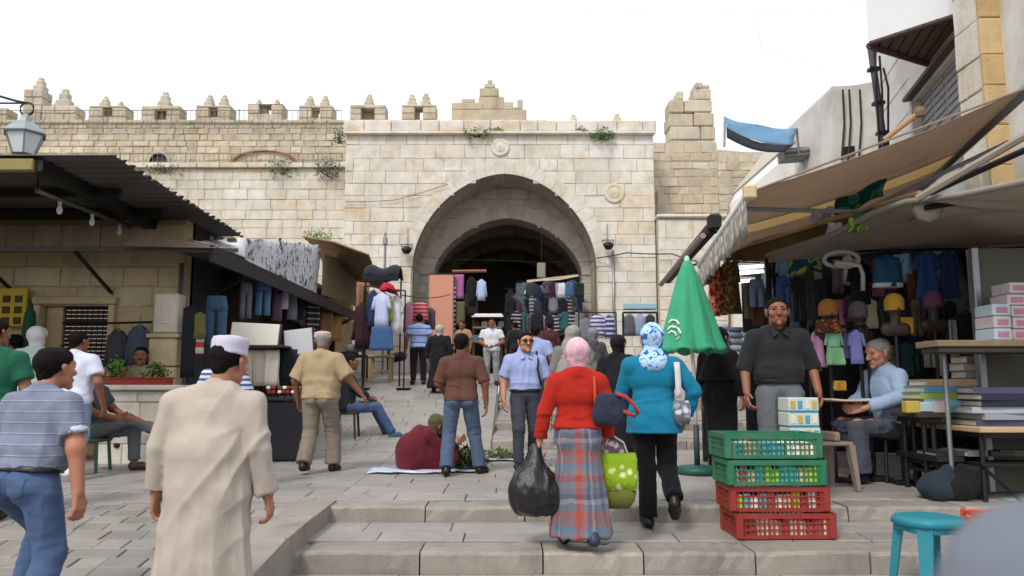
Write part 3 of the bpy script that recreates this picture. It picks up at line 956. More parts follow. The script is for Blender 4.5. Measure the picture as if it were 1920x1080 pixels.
# ------------------------------------------------------------------ masonry helpers
def wall_block(c, ux, n, w, h, d, rough=.012):
    """stone with a dressed face: c centre of the face, ux along, n outward"""
    up = Vector((0, 0, 1)); c = Vector(c)
    b = min(.014, w * .15, h * .2)
    vs = []
    for dd, ins in ((-d, 0), (-b * .8, 0), (0, b)):
        for sx, sz in ((-1, -1), (1, -1), (1, 1), (-1, 1)):
            q = c + ux * sx * (w / 2 - ins) + up * sz * (h / 2 - ins) + n * (dd + (rnd.uniform(-rough, rough) if dd == 0 else 0))
            if dd == 0: q += ux * rnd.uniform(-.008, .008) + up * rnd.uniform(-.006, .006)
            vs.append(q)
    fs = [(i, (i + 1) % 4, 4 + (i + 1) % 4, 4 + i) for i in range(4)] + [(4 + i, 4 + (i + 1) % 4, 8 + (i + 1) % 4, 8 + i) for i in range(4)] + [(8, 9, 10, 11)]
    return vs, fs
def masonry(parent, m, O, ux, n, w, z0, z1, ch, wl, wh, gap=.008, d=.06, cap=300, holes=None, name='stone', rough=.008, vis=True, seed=1):
    """courses of stones over the plane O + ux*u, height z; holes(zlow, zhigh) -> list of (u0,u1) to keep"""
    r = random.Random(seed)
    items = []
    z = z0
    while z < z1 - .04:
        h = ch * r.uniform(.85, 1.15)
        if z1 - (z + h) < ch * .5: h = z1 - z
        for a0, a1 in (holes(z, z + h) if holes else [(0, w)]):
            u = a0
            first = True
            while u < a1 - .03:
                l = r.uniform(wl, wh) * (r.uniform(.4, 1) if first else 1); first = False
                if a1 - (u + l) < wl * .5: l = a1 - u
                c = O + ux * (u + l / 2) + Vector((0, 0, z + h / 2 - O.z))
                c.z = z + h / 2
                if not vis or seen(c, 80): items.append((c + n * r.uniform(-.008, .008), l - gap, h - gap))
                u += l
        z += h
    items.sort(key=lambda i: -i[1] * i[2])
    for c, l, h in items[:cap]:
        vs, fs = wall_block(c, ux, n, l, h, d, rough)
        MB().add(vs, fs).build(name, m, parent, origin=c)
    if items[cap:]:
        mb = MB()
        for c, l, h in items[cap:]: mb.add(*wall_block(c, ux, n, l, h, d, rough))
        mb.build(name, m, parent, kind='stuff')
XU, NF = Vector((1, 0, 0)), Vector((0, -1, 0))

# ------------------------------------------------------------------ the gate
def hw(z, a, zsp, rise, p):
    t = (z - zsp) / rise
    return a if t <= 0 else 0 if t >= 1 else a * (1 - t ** p) ** (1 / p)
class Arch:
    def __init__(s, cx, a, zsp, apex, p): s.cx, s.a, s.z, s.r, s.p = cx, a, zsp, apex - zsp, p
    def w(s, z): return hw(z, s.a, s.z, s.r, s.p)
    def pts(s, n=20, grow=0):
        o = []
        for i in range(n + 1):
            q = PI / 2 * i / n
            t = math.sin(q)
            o.append((s.a * max(0, 1 - t ** s.p) ** (1 / s.p), s.z + s.r * t))
        if grow:
            g = []
            for i, (x, z) in enumerate(o):
                x0, z0_ = o[max(i - 1, 0)]; x1, z1_ = o[min(i + 1, n)]
                tx, tz = x1 - x0, z1_ - z0_
                l = math.hypot(tx, tz)
                nx, nz = tz / l, -tx / l
                if i == n: nx, nz = 0, 1
                g.append((x + nx * grow, z + nz * grow))
            return g
        return o
    def outline(s, zb, n=20):
        p = s.pts(n)
        return [(s.cx + s.a, zb)] + [(s.cx + x, z) for x, z in p] + [(s.cx - x, z) for x, z in p[-2::-1]] + [(s.cx - s.a, zb)]
def arch_wall(mb, A, x0, x1, zb, zt, y0, y1):
    p = [(A.a, zb)] + A.pts(24)
    for sg, xe in ((1, x1), (-1, x0)):
        for (wa, za), (wb, zb_) in zip(p, p[1:]):
            q = [(A.cx + sg * wa, y0, za), (xe, y0, za), (xe, y0, zb_), (A.cx + sg * wb, y0, zb_)]
            mb.add(q if sg > 0 else q[::-1], [(0, 1, 2, 3)])
            q2 = [(A.cx + sg * wa, y0, za), (A.cx + sg * wb, y0, zb_), (A.cx + sg * wb, y1, zb_), (A.cx + sg * wa, y1, za)]
            mb.add(q2 if sg > 0 else q2[::-1], [(0, 1, 2, 3)])
            mb.add([(x, y1, z) for x, y, z in (q[::-1] if sg > 0 else q)], [(0, 1, 2, 3)])
    top = A.z + A.r
    mb.add([(x0, y0, top), (x1, y0, top), (x1, y0, zt), (x0, y0, zt)], [(0, 1, 2, 3)])
    mb.add([(x0, y1, zt), (x1, y1, zt), (x1, y1, top), (x0, y1, top)], [(0, 1, 2, 3)])
    mb.add([(x0, y0, zt), (x1, y0, zt), (x1, y1, zt), (x0, y1, zt)], [(0, 1, 2, 3)])
    for x, f in ((x0, 1), (x1, -1)):
        q = [(x, y0, zb), (x, y0, zt), (x, y1, zt), (x, y1, zb)]
        mb.add(q if f > 0 else q[::-1], [(0, 1, 2, 3)])
def voussoirs(parent, m, A, y, n, width, depth, out=.02, name='arch_stone'):
    inn = A.pts(n * 6); outp = A.pts(n * 6, width)
    for sg in (1, -1):
        for i in range(n):
            ii = [i * 6, i * 6 + 3, i * 6 + 6]
            g = .006
            pin = [Vector((A.cx + sg * inn[k][0], y - out, inn[k][1])) for k in ii]
            po = [Vector((A.cx + sg * outp[k][0], y - out, outp[k][1])) for k in ii]
            cen = sum(pin + po, Vector()) / 6
            pts = [q + (cen - q).normalized() * g for q in pin + po[::-1]]
            k = MB().slab(pts, Vector((0, depth, 0)))
            k.build(name, m, parent, origin=cen)
GY = 25.0
gl, gr = W(645, 420, GY).x, W(1228, 420, GY).x
gtop = W(930, 250, GY).z
A1 = Arch(W(946, 480, GY).x, 172 / FPX * 25.3, W(0, 500, GY).z, W(946, 327, GY).z, 1.81)
gate = thing('city_gate', 'pale limestone gate front with a deep pointed archway over the crowd', 'gate', ((gl + gr) / 2, GY, 1.9))
mb = MB(); arch_wall(mb, A1, gl, gr, 1.6, gtop, GY, GY + 1.7)
mb.build('wall_core', MORTAR, gate)
def holes1(za, zb):
    if za > A1.z + A1.r: return [(0, gr - gl)]
    w = A1.w(max(za, 0) * .7 + zb * .3) + .04
    return [(0, A1.cx - w - gl), (A1.cx + w - gl, gr - gl)]
masonry(gate, LIME, Vector((gl, GY - .05, 0)), XU, NF, gr - gl, 2.0, gtop, .40, .5, 1.15, holes=holes1, d=.07, cap=300)
voussoirs(gate, LIME, A1, GY - .055, 13, .42, .1, .012)
# soffit stones of the outer arch and the recessed second arch
A2 = Arch(W(952, 500, 26.6).x, 139 / FPX * 26.9, W(0, 516, 26.6).z, W(948, 410, 26.6).z, 1.72)
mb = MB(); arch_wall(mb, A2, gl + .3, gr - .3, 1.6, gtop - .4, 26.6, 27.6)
mb.build('inner_core', GREYST, gate)
A2r = A2
def holes2(za, zb):
    w1 = A1.w(za) + .05; w2 = A2.w(za * .7 + zb * .3) + .03
    if za > A2.z + A2.r: return [(A1.cx - w1 - gl, A1.cx + w1 - gl)]
    return [(A1.cx - w1 - gl, A2.cx - w2 - gl), (A2.cx + w2 - gl, A1.cx + w1 - gl)]
masonry(gate, GREYST, Vector((gl, 26.57, 0)), XU, NF, gr - gl, 2.0, A1.z + A1.r - .05, .30, .4, .75, holes=holes2, d=.05, cap=120, name='recess_stone', seed=5)
voussoirs(gate, GREYST, A2, 26.56, 11, .5, .1, .02, 'inner_arch_stone')
# lining of the recess
mb = MB()
pp = A1.pts(16)
for sg in (1, -1):
    q = [(A1.a, 2.0)] + pp
    for (wa, za), (wb, zb) in zip(q, q[1:]):
        nseg = 3
        for k in range(nseg):
            ya, yb = GY + .03 + k * .51, GY + .03 + (k + 1) * .51 - .012
            f = [(A1.cx + sg * (wa - .03), ya, za + .006), (A1.cx + sg * (wb - .03), ya, zb - .006 - .02), (A1.cx + sg * (wb - .03), yb, zb - .006 - .02), (A1.cx + sg * (wa - .03), yb, za + .006)]
            mb.add(f if sg > 0 else f[::-1], [(0, 1, 2, 3)])
mb.build('soffit', GREYST, gate)
# passage behind
mb = MB()
ol = A2.outline(1.7, 16)
bk = [(A2.cx + (x - A2.cx) * 1.25, z if z < 2 else z + .35) for x, z in ol]
for (a, b), (c, d) in zip(zip(bk, bk[1:]), zip(bk, bk[1:])):
    mb.add([(a[0], 27.6, a[1]), (b[0], 27.6, b[1]), (b[0], 40, b[1]), (a[0], 40, a[1])], [(0, 1, 2, 3)])
mb.add([(x, 40, z) for x, z in bk], [tuple(range(len(bk)))])
mb.add([(-6, 27.59, 1.8), (6, 27.59, 1.8), (6, 27.59, 3), (-6, 27.59, 3)], [])
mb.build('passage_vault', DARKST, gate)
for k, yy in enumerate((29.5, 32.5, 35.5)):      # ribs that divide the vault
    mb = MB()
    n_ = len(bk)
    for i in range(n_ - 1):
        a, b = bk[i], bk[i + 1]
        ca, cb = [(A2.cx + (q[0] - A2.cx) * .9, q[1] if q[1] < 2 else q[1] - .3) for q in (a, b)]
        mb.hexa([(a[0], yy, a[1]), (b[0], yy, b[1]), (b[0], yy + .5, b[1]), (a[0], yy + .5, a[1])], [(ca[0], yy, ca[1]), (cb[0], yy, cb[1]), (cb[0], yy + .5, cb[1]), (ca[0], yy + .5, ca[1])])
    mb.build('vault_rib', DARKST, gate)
# parapet band on top with its row of coping blocks
pz0, pz1 = gtop, W(930, 229, GY).z
MB().box(((gl + gr) / 2, GY + .55, (pz0 + pz1) / 2), (gr - gl + .1, 1.0, pz1 - pz0 - .02)).build('parapet_core', MORTAR, gate)
x = gl - .08
while x < gr:
    w = rnd.uniform(.55, 1.0)
    w = min(w, gr + .1 - x)
    c = Vector((x + w / 2, GY + .35, (pz0 + pz1) / 2 + .02))
    MB().box(c, (w - .015, .98, pz1 - pz0 - .01), None, .03).build('parapet_stone', LIME, gate, origin=c)
    x += w
MB().box(((gl + gr) / 2, GY - .12, pz0 - .03), (gr - gl + .12, .2, .09), None, .02).build('string_course', LIME, gate)
for px_, py_, r_ in ((938, 276, .30), (1152, 362, .33)):
    c = W(px_, py_, GY - .08)
    m_ = MB()
    q = [(.02, -.012), (r_ * .55, -.012), (r_ * .62, .004), (r_ * .7, -.014), (r_ * .92, -.014), (r_, .005), (r_, .06)]
    m_.lathe([(a, b) for a, b in q], (0, 0, 0), 20)
    m_.v = [(c.x + x, c.y + z, c.z - y) for x, y, z in m_.v]
    m_.build('carved_boss', LIME, gate, True)

# ------------------------------------------------------------------ city wall to the left
LY = 26.3
zl1 = W(450, 308, LY).z
wl = thing('rampart', 'long limestone city wall left of the gate with a railed walkway', 'wall', (-10, LY, 0))
MB().box((-14.9, LY + 1.3, zl1 / 2), (18.9, 2.5, zl1)).build('lower_core', MORTAR, wl)
x_l = W(40, 350, LY).x
masonry(wl, LIME, Vector((x_l, LY - .0, 0)), XU, NF, gl - x_l + .3, 4.6, zl1 - .14, .33, .45, 1.0, d=.06, cap=290, name='stone', seed=3)
x = x_l
while x < gl:
    w = rnd.uniform(.6, 1.0)
    c = Vector((x + w / 2, LY + .12, zl1 - .06)); MB().box(c, (w - .02, .5, .17), None, .02).build('ledge_stone', LIME, wl, origin=c); x += w
UY = 29.0
zu = W(450, 231, UY).z
xa, xb = W(-120, 260, UY).x, W(1010, 240, UY).x
up = thing('battlement_wall', 'rough upper wall crowned with a row of stone battlements', 'wall', ((xa + xb) / 2, UY, zl1))
MB().box(((xa + xb) / 2, UY + .5, (zl1 + zu) / 2 - .5), (xb - xa, .9, zu - zl1 + 1)).build('wall_core', MORTAR, up)
masonry(up, LIME_OLD, Vector((xa, UY, 0)), XU, NF, gl + .6 - xa, zl1, zu, .24, .28, .62, d=.08, cap=290, name='rubble_stone', rough=.022, gap=.014, seed=9)
x = xa
while x < xb:
    w = rnd.uniform(.5, .95)
    c = Vector((x + w / 2, UY + .45, zu + .05)); MB().box(c, (w - .02, 1.02, .14), None, .03).build('wall_coping', LIME_OLD, up, origin=c); x += w
def finial(c, s=1.0):
    return MB().box(Vector(c) + Vector((0, 0, .09 * s)), (.34 * s, .4, .2 * s), None, .04).box(Vector(c) + Vector((0, 0, .26 * s)), (.24 * s, .3, .22 * s), None, .05).box(Vector(c) + Vector((0, 0, .4 * s)), (.15 * s, .2, .16 * s), None, .04)
def merlon(pxa, pxb, ytop, slot, fins, slot_open=True):
    a, b = W(pxa, 210, UY), W(pxb, 210, UY)
    zt = W(400, ytop, UY).z
    zb_ = zu + .115
    c = (a.x + b.x) / 2; w = b.x - a.x
    k = MB()
    y0, y1 = UY + .1, UY + .8
    sw, sa, sb = slot
    hz = zt - zb_
    z1, z2 = zb_ + hz * sa, zb_ + hz * sb
    rows = [(zb_, z1, None), (z1, z2, sw), (z2, zt, None)] if sw else [(zb_, zt, None)]
    blocks = []
    for za, zc, s in rows:
        nn = max(1, round((zc - za) / .3))
        for r in range(nn):
            q0, q1 = za + (zc - za) * r / nn, za + (zc - za) * (r + 1) / nn
            spans = [(-w / 2, w / 2)] if s is None else [(-w / 2, -s / 2), (s / 2, w / 2)]
            for s0, s1 in spans:
                cut = s0 + (s1 - s0) * rnd.uniform(.35, .65) if s1 - s0 > .55 else None
                for t0, t1 in ([(s0, cut), (cut, s1)] if cut is not None else [(s0, s1)]):
                    k = Vector((c + (t0 + t1) / 2, (y0 + y1) / 2 + rnd.uniform(-.015, .015), (q0 + q1) / 2))
                    blocks.append((k, (t1 - t0 - .01, y1 - y0, q1 - q0 - .01)))
    root = MB()
    for kk, dm in blocks: root.box(kk, dm, None, .025)
    if sw and not slot_open:
        root.box((c, UY + .62, (z1 + z2) / 2), (sw + .02, .1, z2 - z1))
    elif sw:
        root.box((c - sw * .3, UY + .6, (z1 + z2) / 2), (sw * .42, .3, z2 - z1 - .01))
    o = root.build('battlement', LIME_OLD, up)
    for f, h in fins:
        fc = (c + f * w / 2, (y0 + y1) / 2, zt)
        finial(fc, h).build('finial', LIME_OLD, o)
for args in ((163, 233, 196, (.36, .3, .88), [(-.35, 1.0), (.5, .55)]), (262, 335, 196, (.42, -.0, .75), [(.02, 1.35)]), (365, 430, 195, (.32, .25, .85), [(-.4, 1.05), (.45, 1.05)]),
             (462, 528, 193, (.45, .45, .98), [(-.5, .6), (.55, .6)]), (558, 622, 195, (.3, .2, .82), [(-.45, 1.0), (.45, 1.0)]), (655, 722, 194, (.5, .05, .78), [(.0, 1.05)]),
             (752, 817, 194, (.3, .1, .85), [(-.45, 1.05), (.35, 1.15)])):
    merlon(*args, slot_open=args[0] not in (655,))
merlon(75, 140, 196, (0, 0, 0), [(.0, 1.6), (-.5, .4)])
merlon(38, 74, 165, (0, 0, 0), [(.2, 1.2)])
merlon(-60, 10, 200, (0, 0, 0), [])
def stepped(pts, y0, y1, name, m, parent):
    k = MB()
    for pa, pb, yt, yb in pts:
        a, b = W(pa, 200, y0).x, W(pb, 200, y0).x
        zt, zb_ = W(900, yt, y0).z, W(900, yb, y0).z
        k.box(((a + b) / 2, (y0 + y1) / 2 + rnd.uniform(-.03, .03), (zt + zb_) / 2), (b - a, y1 - y0, zt - zb_), None, .04)
    return k.build(name, m, parent)
stepped([(847, 987, 205, 229), (847, 905, 192, 206), (865, 890, 184, 193), (897, 945, 180, 205), (899, 935, 164, 181), (908, 928, 156, 165), (914, 923, 148, 157), (944, 962, 190, 206), (961, 972, 200, 206), (970, 980, 186, 206)], UY + .15, UY + .8, 'gable_battlement', LIME_OLD, up)
for px_, s_ in ((1075, 1.1), (1157, 1.15)):
    b = W(px_, 228, GY + .6)
    finial((b.x, GY + .6, pz1), s_ * .85).box((b.x, GY + .6, pz1 + .05), (.5, .5, .1), None, .02).build('finial', LIME_OLD, gate)
# niche and low brick arch in the upper wall
def niche(px_, py0, py1, wpx, m, name, par):
    a = W(px_, py0, UY - .1); b = W(px_, py1, UY - .1)
    w = wpx / FPX * UY
    k = MB()
    n_ = 10
    for i in range(n_):
        q0, q1 = PI * i / n_, PI * (i + 1) / n_
        r1, r0 = w / 2, w / 2 - .1
        h = a.z - b.z
        f = lambda r, q: (a.x + r * math.cos(q), UY - .1, b.z + h * (r / (w / 2)) * math.sin(q))
        p4 = [f(r1, q0), f(r1, q1), f(r0, q1), f(r0, q0)]
        k.slab(p4, (0, .14, 0))
    return k.build(name, m, par)
niche(298, 280, 305, 44, LIME_OLD, 'niche_arch', up)
MB().lathe([(.01, 0), (.33, 0), (.33, .08)], (0, 0, 0), 16, sy=.9).build('niche_dark', BLACK, up)  # black disc puts the shade of the opening into colour
nb = bpy.context.scene.objects[-1] if False else [o for o in up.children if o.name.startswith('niche_dark')][0]
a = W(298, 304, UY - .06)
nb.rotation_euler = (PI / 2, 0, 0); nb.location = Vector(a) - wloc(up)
niche(495, 281, 306, 130, mat('red_brick', '#8a5a44', .9, .3, 8), 'brick_arch', up)
# railings
RAILM = mat('faded_rail_paint', '#7d776e', .7, .2, 5)
def railing(label, pxa, pxb, ytop, ybot, Y, zfoot, step, parent=None):
    a, b = W(pxa, ytop, Y), W(pxb, ytop, Y)
    zt = a.z
    r = thing('railing', label, 'railing', ((a.x + b.x) / 2, Y, zfoot))
    MB().tube([(a.x, Y, zt), (b.x, Y, zt)], .016, 6).build('top_rail', RAILM, r)
    MB().tube([(a.x, Y, zfoot + .12), (b.x, Y, zfoot + .12)], .012, 6).build('bottom_rail', RAILM, r)
    n_ = int((b.x - a.x) / step)
    k = MB()
    for i in range(n_ + 1):
        x = a.x + (b.x - a.x) * i / n_
        k.tube([(x, Y, zfoot), (x, Y, zt)], .008, 4, False)
    k.build('baluster', RAILM, r, kind='stuff')
    for i in range(0, n_ + 1, 14):
        x = a.x + (b.x - a.x) * i / n_
        MB().tube([(x, Y, zfoot), (x, Y, zt + .05)], .018, 6).build('post', RAILM, r)
railing('thin iron railing along the walkway above the lower left wall', 225, 640, 288, 308, LY + .25, zl1 + .03, .16)
railing('thin iron railing in front of the battlements on top of the wall', -60, 640, 207, 238, UY - .15, W(0, 240, UY - .15).z, .18)

# ------------------------------------------------------------------ wall, tower stump and pedestal right of the gate
RY = 26.6
wr = thing('rampart', 'patched grey limestone wall between the gate and the blue tarpaulin', 'wall', (7, RY, 0))
ra = gr - .2
zr_a, zr_b = W(1260, 262, RY).z, W(1440, 285, RY).z
rb = W(1530, 330, RY).x
MB().hexa([(ra, RY, 0), (rb + 3, RY, 0), (rb + 3, RY + 2.4, 0), (ra, RY + 2.4, 0)], [(ra, RY, zr_a - .1), (rb + 3, RY, zr_b - .5), (rb + 3, RY + 2.4, zr_b - .5), (ra, RY + 2.4, zr_a - .1)]).build('wall_core', MORTAR, wr)
xm = W(1345, 300, RY).x
masonry(wr, LIME_OLD, Vector((ra, RY - .02, 0)), XU, NF, xm - ra, 4.5, zr_a - .1, .3, .3, .75, d=.08, cap=150, rough=.022, gap=.014, seed=12)
masonry(wr, LIME_OLD, Vector((xm, RY - .02, 0)), XU, NF, rb - xm + 1, 4.5, zr_b, .27, .3, .7, d=.08, cap=130, rough=.022, gap=.014, name='rubble_stone', seed=13)
tw = thing('tower_stump', 'broken sunlit stone turret standing on the wall right of the gate', 'tower', (W(1297, 250, RY).x, RY + .6, zr_a))
stepped([(1255, 1341, 262, 275), (1256, 1312, 237, 262), (1313, 1340, 236, 262), (1254, 1300, 212, 237), (1301, 1338, 211, 236), (1256, 1283, 186, 211), (1284, 1335, 187, 210), (1302, 1334, 165, 187), (1305, 1318, 154, 166), (1270, 1282, 170, 187), (1310, 1332, 158, 166)], RY + .15, RY + 1.1, 'turret', LIME_OLD, tw)
PY = 24.6
pd = thing('buttress', 'low pale stone pedestal against the wall right of the arch', 'wall', (W(1300, 500, PY).x, PY, 2))
pa, pb = gr + .03, W(1362, 480, PY).x
zp = W(1300, 406, PY).z
MB().box(((pa + pb) / 2, PY + 1.0, zp / 2), (pb - pa, 1.9, zp)).build('buttress_core', MORTAR, pd)
masonry(pd, LIME, Vector((pa, PY, 0)), XU, NF, pb - pa, 2.0, zp - .1, .38, .45, .95, d=.05, cap=80, seed=21)
MB().box(((pa + pb) / 2, PY + .9, zp + .01), (pb - pa + .1, 2.0, .1), None, .03).build('cap_slab', LIME, pd)
a, b, c = W(1233, 358, RY - .1), W(1266, 405, RY - .1), W(1233, 406, RY - .1)
MB().slab([a, c, b], (0, .25, 0)).build('sloped_slab', GREYST, pd)
# ------------------------------------------------------------------ shared builders for the market
def loft(mb, rows, n=14, pw=2.6, fold=.0, fq=5, ph=0, u=Vector((1, 0, 0)), nn=Vector((0, -1, 0)), cap=True):
    """rows: (centre, half width, half thickness) rings stacked down a garment"""
    vs = []
    R = len(rows)
    for i, (c, a, b) in enumerate(rows):
        for k in range(n):
            q = 2 * PI * k / n
            cx = math.copysign(abs(math.cos(q)) ** (2 / pw), math.cos(q)); sy = math.copysign(abs(math.sin(q)) ** (2 / pw), math.sin(q))
            f = fold * math.sin(fq * cx * 2 + ph + i * .25) * min(1, i / (R * .5))
            vs.append(Vector(c) + u * (a * cx) + nn * (b * sy + f))
    fs = [(i * n + k, (i + 1) * n + k, (i + 1) * n + (k + 1) % n, i * n + (k + 1) % n) for i in range(R - 1) for k in range(n)]
    if cap: fs += [tuple(range(n)), tuple(range(R * n - 1, R * n - n - 1, -1))]
    return mb.add(vs, fs)
Z = Vector((0, 0, 1))
def hang(label, px, py, Y, wpx, hpx, m, kind='shirt', yaw=0, group=None, parts=True, trim=None, name=None):
    T = W(px, py, Y); w = wpx / FPX * Y; h = hpx / FPX * Y
    u = Vector((math.cos(yaw), math.sin(yaw), 0)); n = Vector((math.sin(yaw), -math.cos(yaw), 0))
    mb = MB(); ph = rnd.random() * 6
    tk = min(.07, w * .2)
    nm = name or {'shirt': 'hanging_shirt', 'jacket': 'hanging_jacket', 'jeans': 'hanging_jeans', 'dress': 'hanging_dress', 'cloth': 'hanging_cloth', 'skirt': 'hanging_skirt', 'vest': 'hanging_vest'}[kind]
    cat = {'shirt': 'shirt', 'jacket': 'jacket', 'jeans': 'jeans', 'dress': 'dress', 'cloth': 'cloth', 'skirt': 'skirt', 'vest': 'vest'}[kind]
    def row(v, hwid, th): return (T - Z * (h * v) + u * rnd.uniform(-.006, .006), hwid, th)
    if kind in ('shirt', 'jacket', 'vest'):
        sw = .36 if kind != 'vest' else .46
        prof = [(0, .10), (.03, .16), (.09, sw * .92), (.16, sw), (.3, sw * .97), (.5, sw), (.75, sw * 1.05), (1, sw * 1.1)]
        loft(mb, [row(v, a * w, tk * (.5 + .6 * min(1, v * 4))) for v, a in prof], fold=.014, fq=3, ph=ph, u=u, nn=n)
        if kind != 'vest':
            L = .95 if kind == 'jacket' or rnd.random() < .4 else .5
            for sg in (-1, 1):
                a = T - Z * h * .11 + u * sg * w * sw * .86
                b = T - Z * h * (.11 + L * .75) + u * sg * w * .47
                loft(mb, [(a + (b - a) * q, w * .105 * (1 - .25 * q), tk * .7) for q in (0, .15, .4, .7, 1)], n=8, fold=.008, ph=ph, u=u, nn=n)
    elif kind == 'jeans':
        loft(mb, [row(v, a * w, tk) for v, a in ((0, .40), (.05, .42), (.2, .47), (.3, .48))], fold=.006, ph=ph, u=u, nn=n)
        for sg in (-1, 1):
            loft(mb, [(T - Z * (h * v) + u * sg * w * (.235 + .03 * v), w * a, tk * .85) for v, a in ((.22, .235), (.4, .22), (.6, .2), (.8, .19), (1, .2))], n=10, fold=.008, ph=ph + sg, u=u, nn=n)
    elif kind == 'dress':
        loft(mb, [row(v, a * w, tk * (.6 + v * .5)) for v, a in ((0, .12), (.05, .3), (.12, .36), (.3, .3), (.5, .34), (.75, .43), (1, .5))], fold=.022, fq=4, ph=ph, u=u, nn=n)
        for sg in (-1, 1):
            a = T - Z * h * .08 + u * sg * w * .3; b = T - Z * h * .4 + u * sg * w * .44
            loft(mb, [(a + (b - a) * q, w * .1, tk * .6) for q in (0, .5, 1)], n=8, u=u, nn=n)
    else:
        fl = .5 if kind == 'cloth' else .42
        loft(mb, [row(v, w * (fl + (.08 * v if kind == 'skirt' else 0)), tk * .7) for v in (0, .1, .25, .45, .65, .85, 1)], fold=.02, fq=4, ph=ph, u=u, nn=n, pw=4, n=18)
    c = T - Z * h * .5
    if not parts:
        o = mb.build(nm, m, None, True, origin=c)
        return tag(o, label, cat, group)
    r = thing(nm, label, cat, c, 0, group)
    mb.build('cloth', m, r, True)
    if trim:
        k = MB()
        loft(k, [(T - Z * h * v, w * (.36 * 1.12 if kind in ('shirt', 'jacket') else .5), tk * 1.15) for v in (.88, .94, 1.005)], u=u, nn=n, pw=4)
        k.build('hem_band', trim, r, True)
    k = MB()
    hk = T + Z * .03
    if kind in ('shirt', 'jacket', 'dress', 'vest'):
        k.tube([hk - u * w * .3 - Z * (.05 + h * .03), hk, hk + u * w * .3 - Z * (.05 + h * .03)], .008, 5)
    else:
        k.tube([T - u * w * .3, T + u * w * .3], .008, 5)
    if kind in ('shirt', 'jacket', 'dress'): k.tube([hk, hk + Z * .05, hk + Z * .08 + u * .02, hk + Z * .1, hk + Z * .085 - u * .02], .003, 5)
    k.build('hanger', BLACK, r)
    return r
def bar_rack(label, p, q, posts=True, r=.018, name='clothes_rail', cat='clothes rail', rm=None):
    p, q = Vector(p), Vector(q)
    t = thing(name, label, cat, ((p.x + q.x) / 2, (p.y + q.y) / 2, zg((p.x + q.x) / 2, (p.y + q.y) / 2)))
    MB().tube([p, q], r, 6).build('rail', rm or IRON, t)
    if posts:
        for e in (p, q):
            z = zg(e.x, e.y)
            MB().tube([e, (e.x, e.y, z)], r, 6).build('post', IRON, t)
            MB().box((e.x, e.y, z + .02), (.3, .3, .04), None, .01).build('foot', IRON, t)
    return t
def stripes(cols, period, axis=2, obj=True):
    def f(k, p, base):
        s = k.n('SeparateXYZ'); k.l(p, s.inputs[0])
        v = k.math('FRACT', k.math('DIVIDE', s.outputs[axis], period))
        n_ = len(cols)
        return k.mix(1.0, k.ramp(v, [(a, lin(c)) for a, c in cols], True), k.ramp(k.noise(p, 5, 3), [(.3, (.85, .85, .85)), (.7, (1.08, 1.08, 1.08))]), 'MULTIPLY')
    return f
def blotch(cols, scale, feature='F1'):
    def f(k, p, base):
        v = k.n('TexVoronoi'); v.inputs['Scale'].default_value = scale
        d = k.n('VectorMath', operation='ADD'); k.l(p, d.inputs[0])
        nz = k.n('TexNoise'); nz.inputs['Scale'].default_value = scale * .8; k.l(p, nz.inputs['Vector'])
        sc = k.n('VectorMath', operation='SCALE'); sc.inputs['Scale'].default_value = .6 / scale; k.l(nz.outputs['Color'], sc.inputs[0])
        k.l(sc.outputs[0], d.inputs[1]); k.l(d.outputs[0], v.inputs['Vector'])
        return k.ramp(k.math('ADD', v.outputs['Distance'], k.math('MULTIPLY', k.noise(p, scale * 2.1, 2), .3)), [(a, lin(c)) for a, c in cols], True)
    return f
def shrub(label, px, py, Y, rw, rh, n=240, m=None, droop=0, leaf=.07):
    c = W(px, py, Y)
    t = thing('wall_plant', label, 'plant', c)
    mb = MB()
    for i in range(n):
        q = rnd.random() * 2 * PI; e = math.acos(rnd.uniform(-1, 1)); rr = rnd.random() ** .45
        p = Vector((rw * rr * math.sin(e) * math.cos(q), rw * .6 * rr * math.sin(e) * math.sin(q), rh * rr * math.cos(e)))
        p.z -= droop * (abs(p.x) / rw) ** 1.5 * rnd.random()
        p += Vector((math.sin(p.x * 9) * .03, 0, math.cos(p.x * 13) * .05))
        d = Vector((rnd.uniform(-1, 1), rnd.uniform(-1, .3), rnd.uniform(-.6, 1))).normalized() * leaf * rnd.uniform(.6, 1.4)
        s = d.cross(Vector((rnd.uniform(-1, 1), rnd.uniform(-1, 1), rnd.uniform(-1, 1)))).normalized() * leaf * .35
        b = c + p
        mb.add([b, b + d * .5 + s, b + d, b + d * .5 - s], [(0, 1, 2, 3)])
    mb.build('foliage', m or LEAF, t)
    k = MB()
    for i in range(5):
        k.tube([c + Vector((rnd.uniform(-.1, .1), .1, -rh * .6)), c + Vector((rnd.uniform(-rw, rw) * .6, 0, rnd.uniform(-.3, .7) * rh))], [.015, .006], 4)
    k.build('stem', WOOD_D, t)
shrub('leafy green tuft growing from the parapet above the left of the arch', 893, 250, GY - .15, .55, .18, 260)
shrub('round green bush on the parapet near the right end of the gate', 1130, 253, GY - .2, .42, .22, 300)
shrub('small dry tuft beside the round bush on the gate parapet', 1090, 246, GY - .15, .25, .08, 90, LEAF_D)
shrub('tiny dry tuft in the parapet joint just above the carved boss', 932, 245, GY - .15, .2, .07, 70, LEAF_D)
shrub('plant drooping over the ledge below the brick arch', 528, 315, LY - .12, .65, .32, 320, None, .3)
shrub('dark grey-green bush in the corner against the gate', 615, 318, LY - .2, .55, .38, 360, mat('dusty_leaf', '#4a5a48', .7, .4, 3, .1, rv=.45))
shrub('upper dark bush in the corner above the gate edge', 637, 258, LY + .8, .22, .34, 160, mat('dusty_leaf', '#4a5a48', .7, .4, 3, .1, rv=.45))
shrub('trailing weeds over the ledge under the niche', 305, 318, LY - .12, .9, .15, 260, LEAF_D, .25)
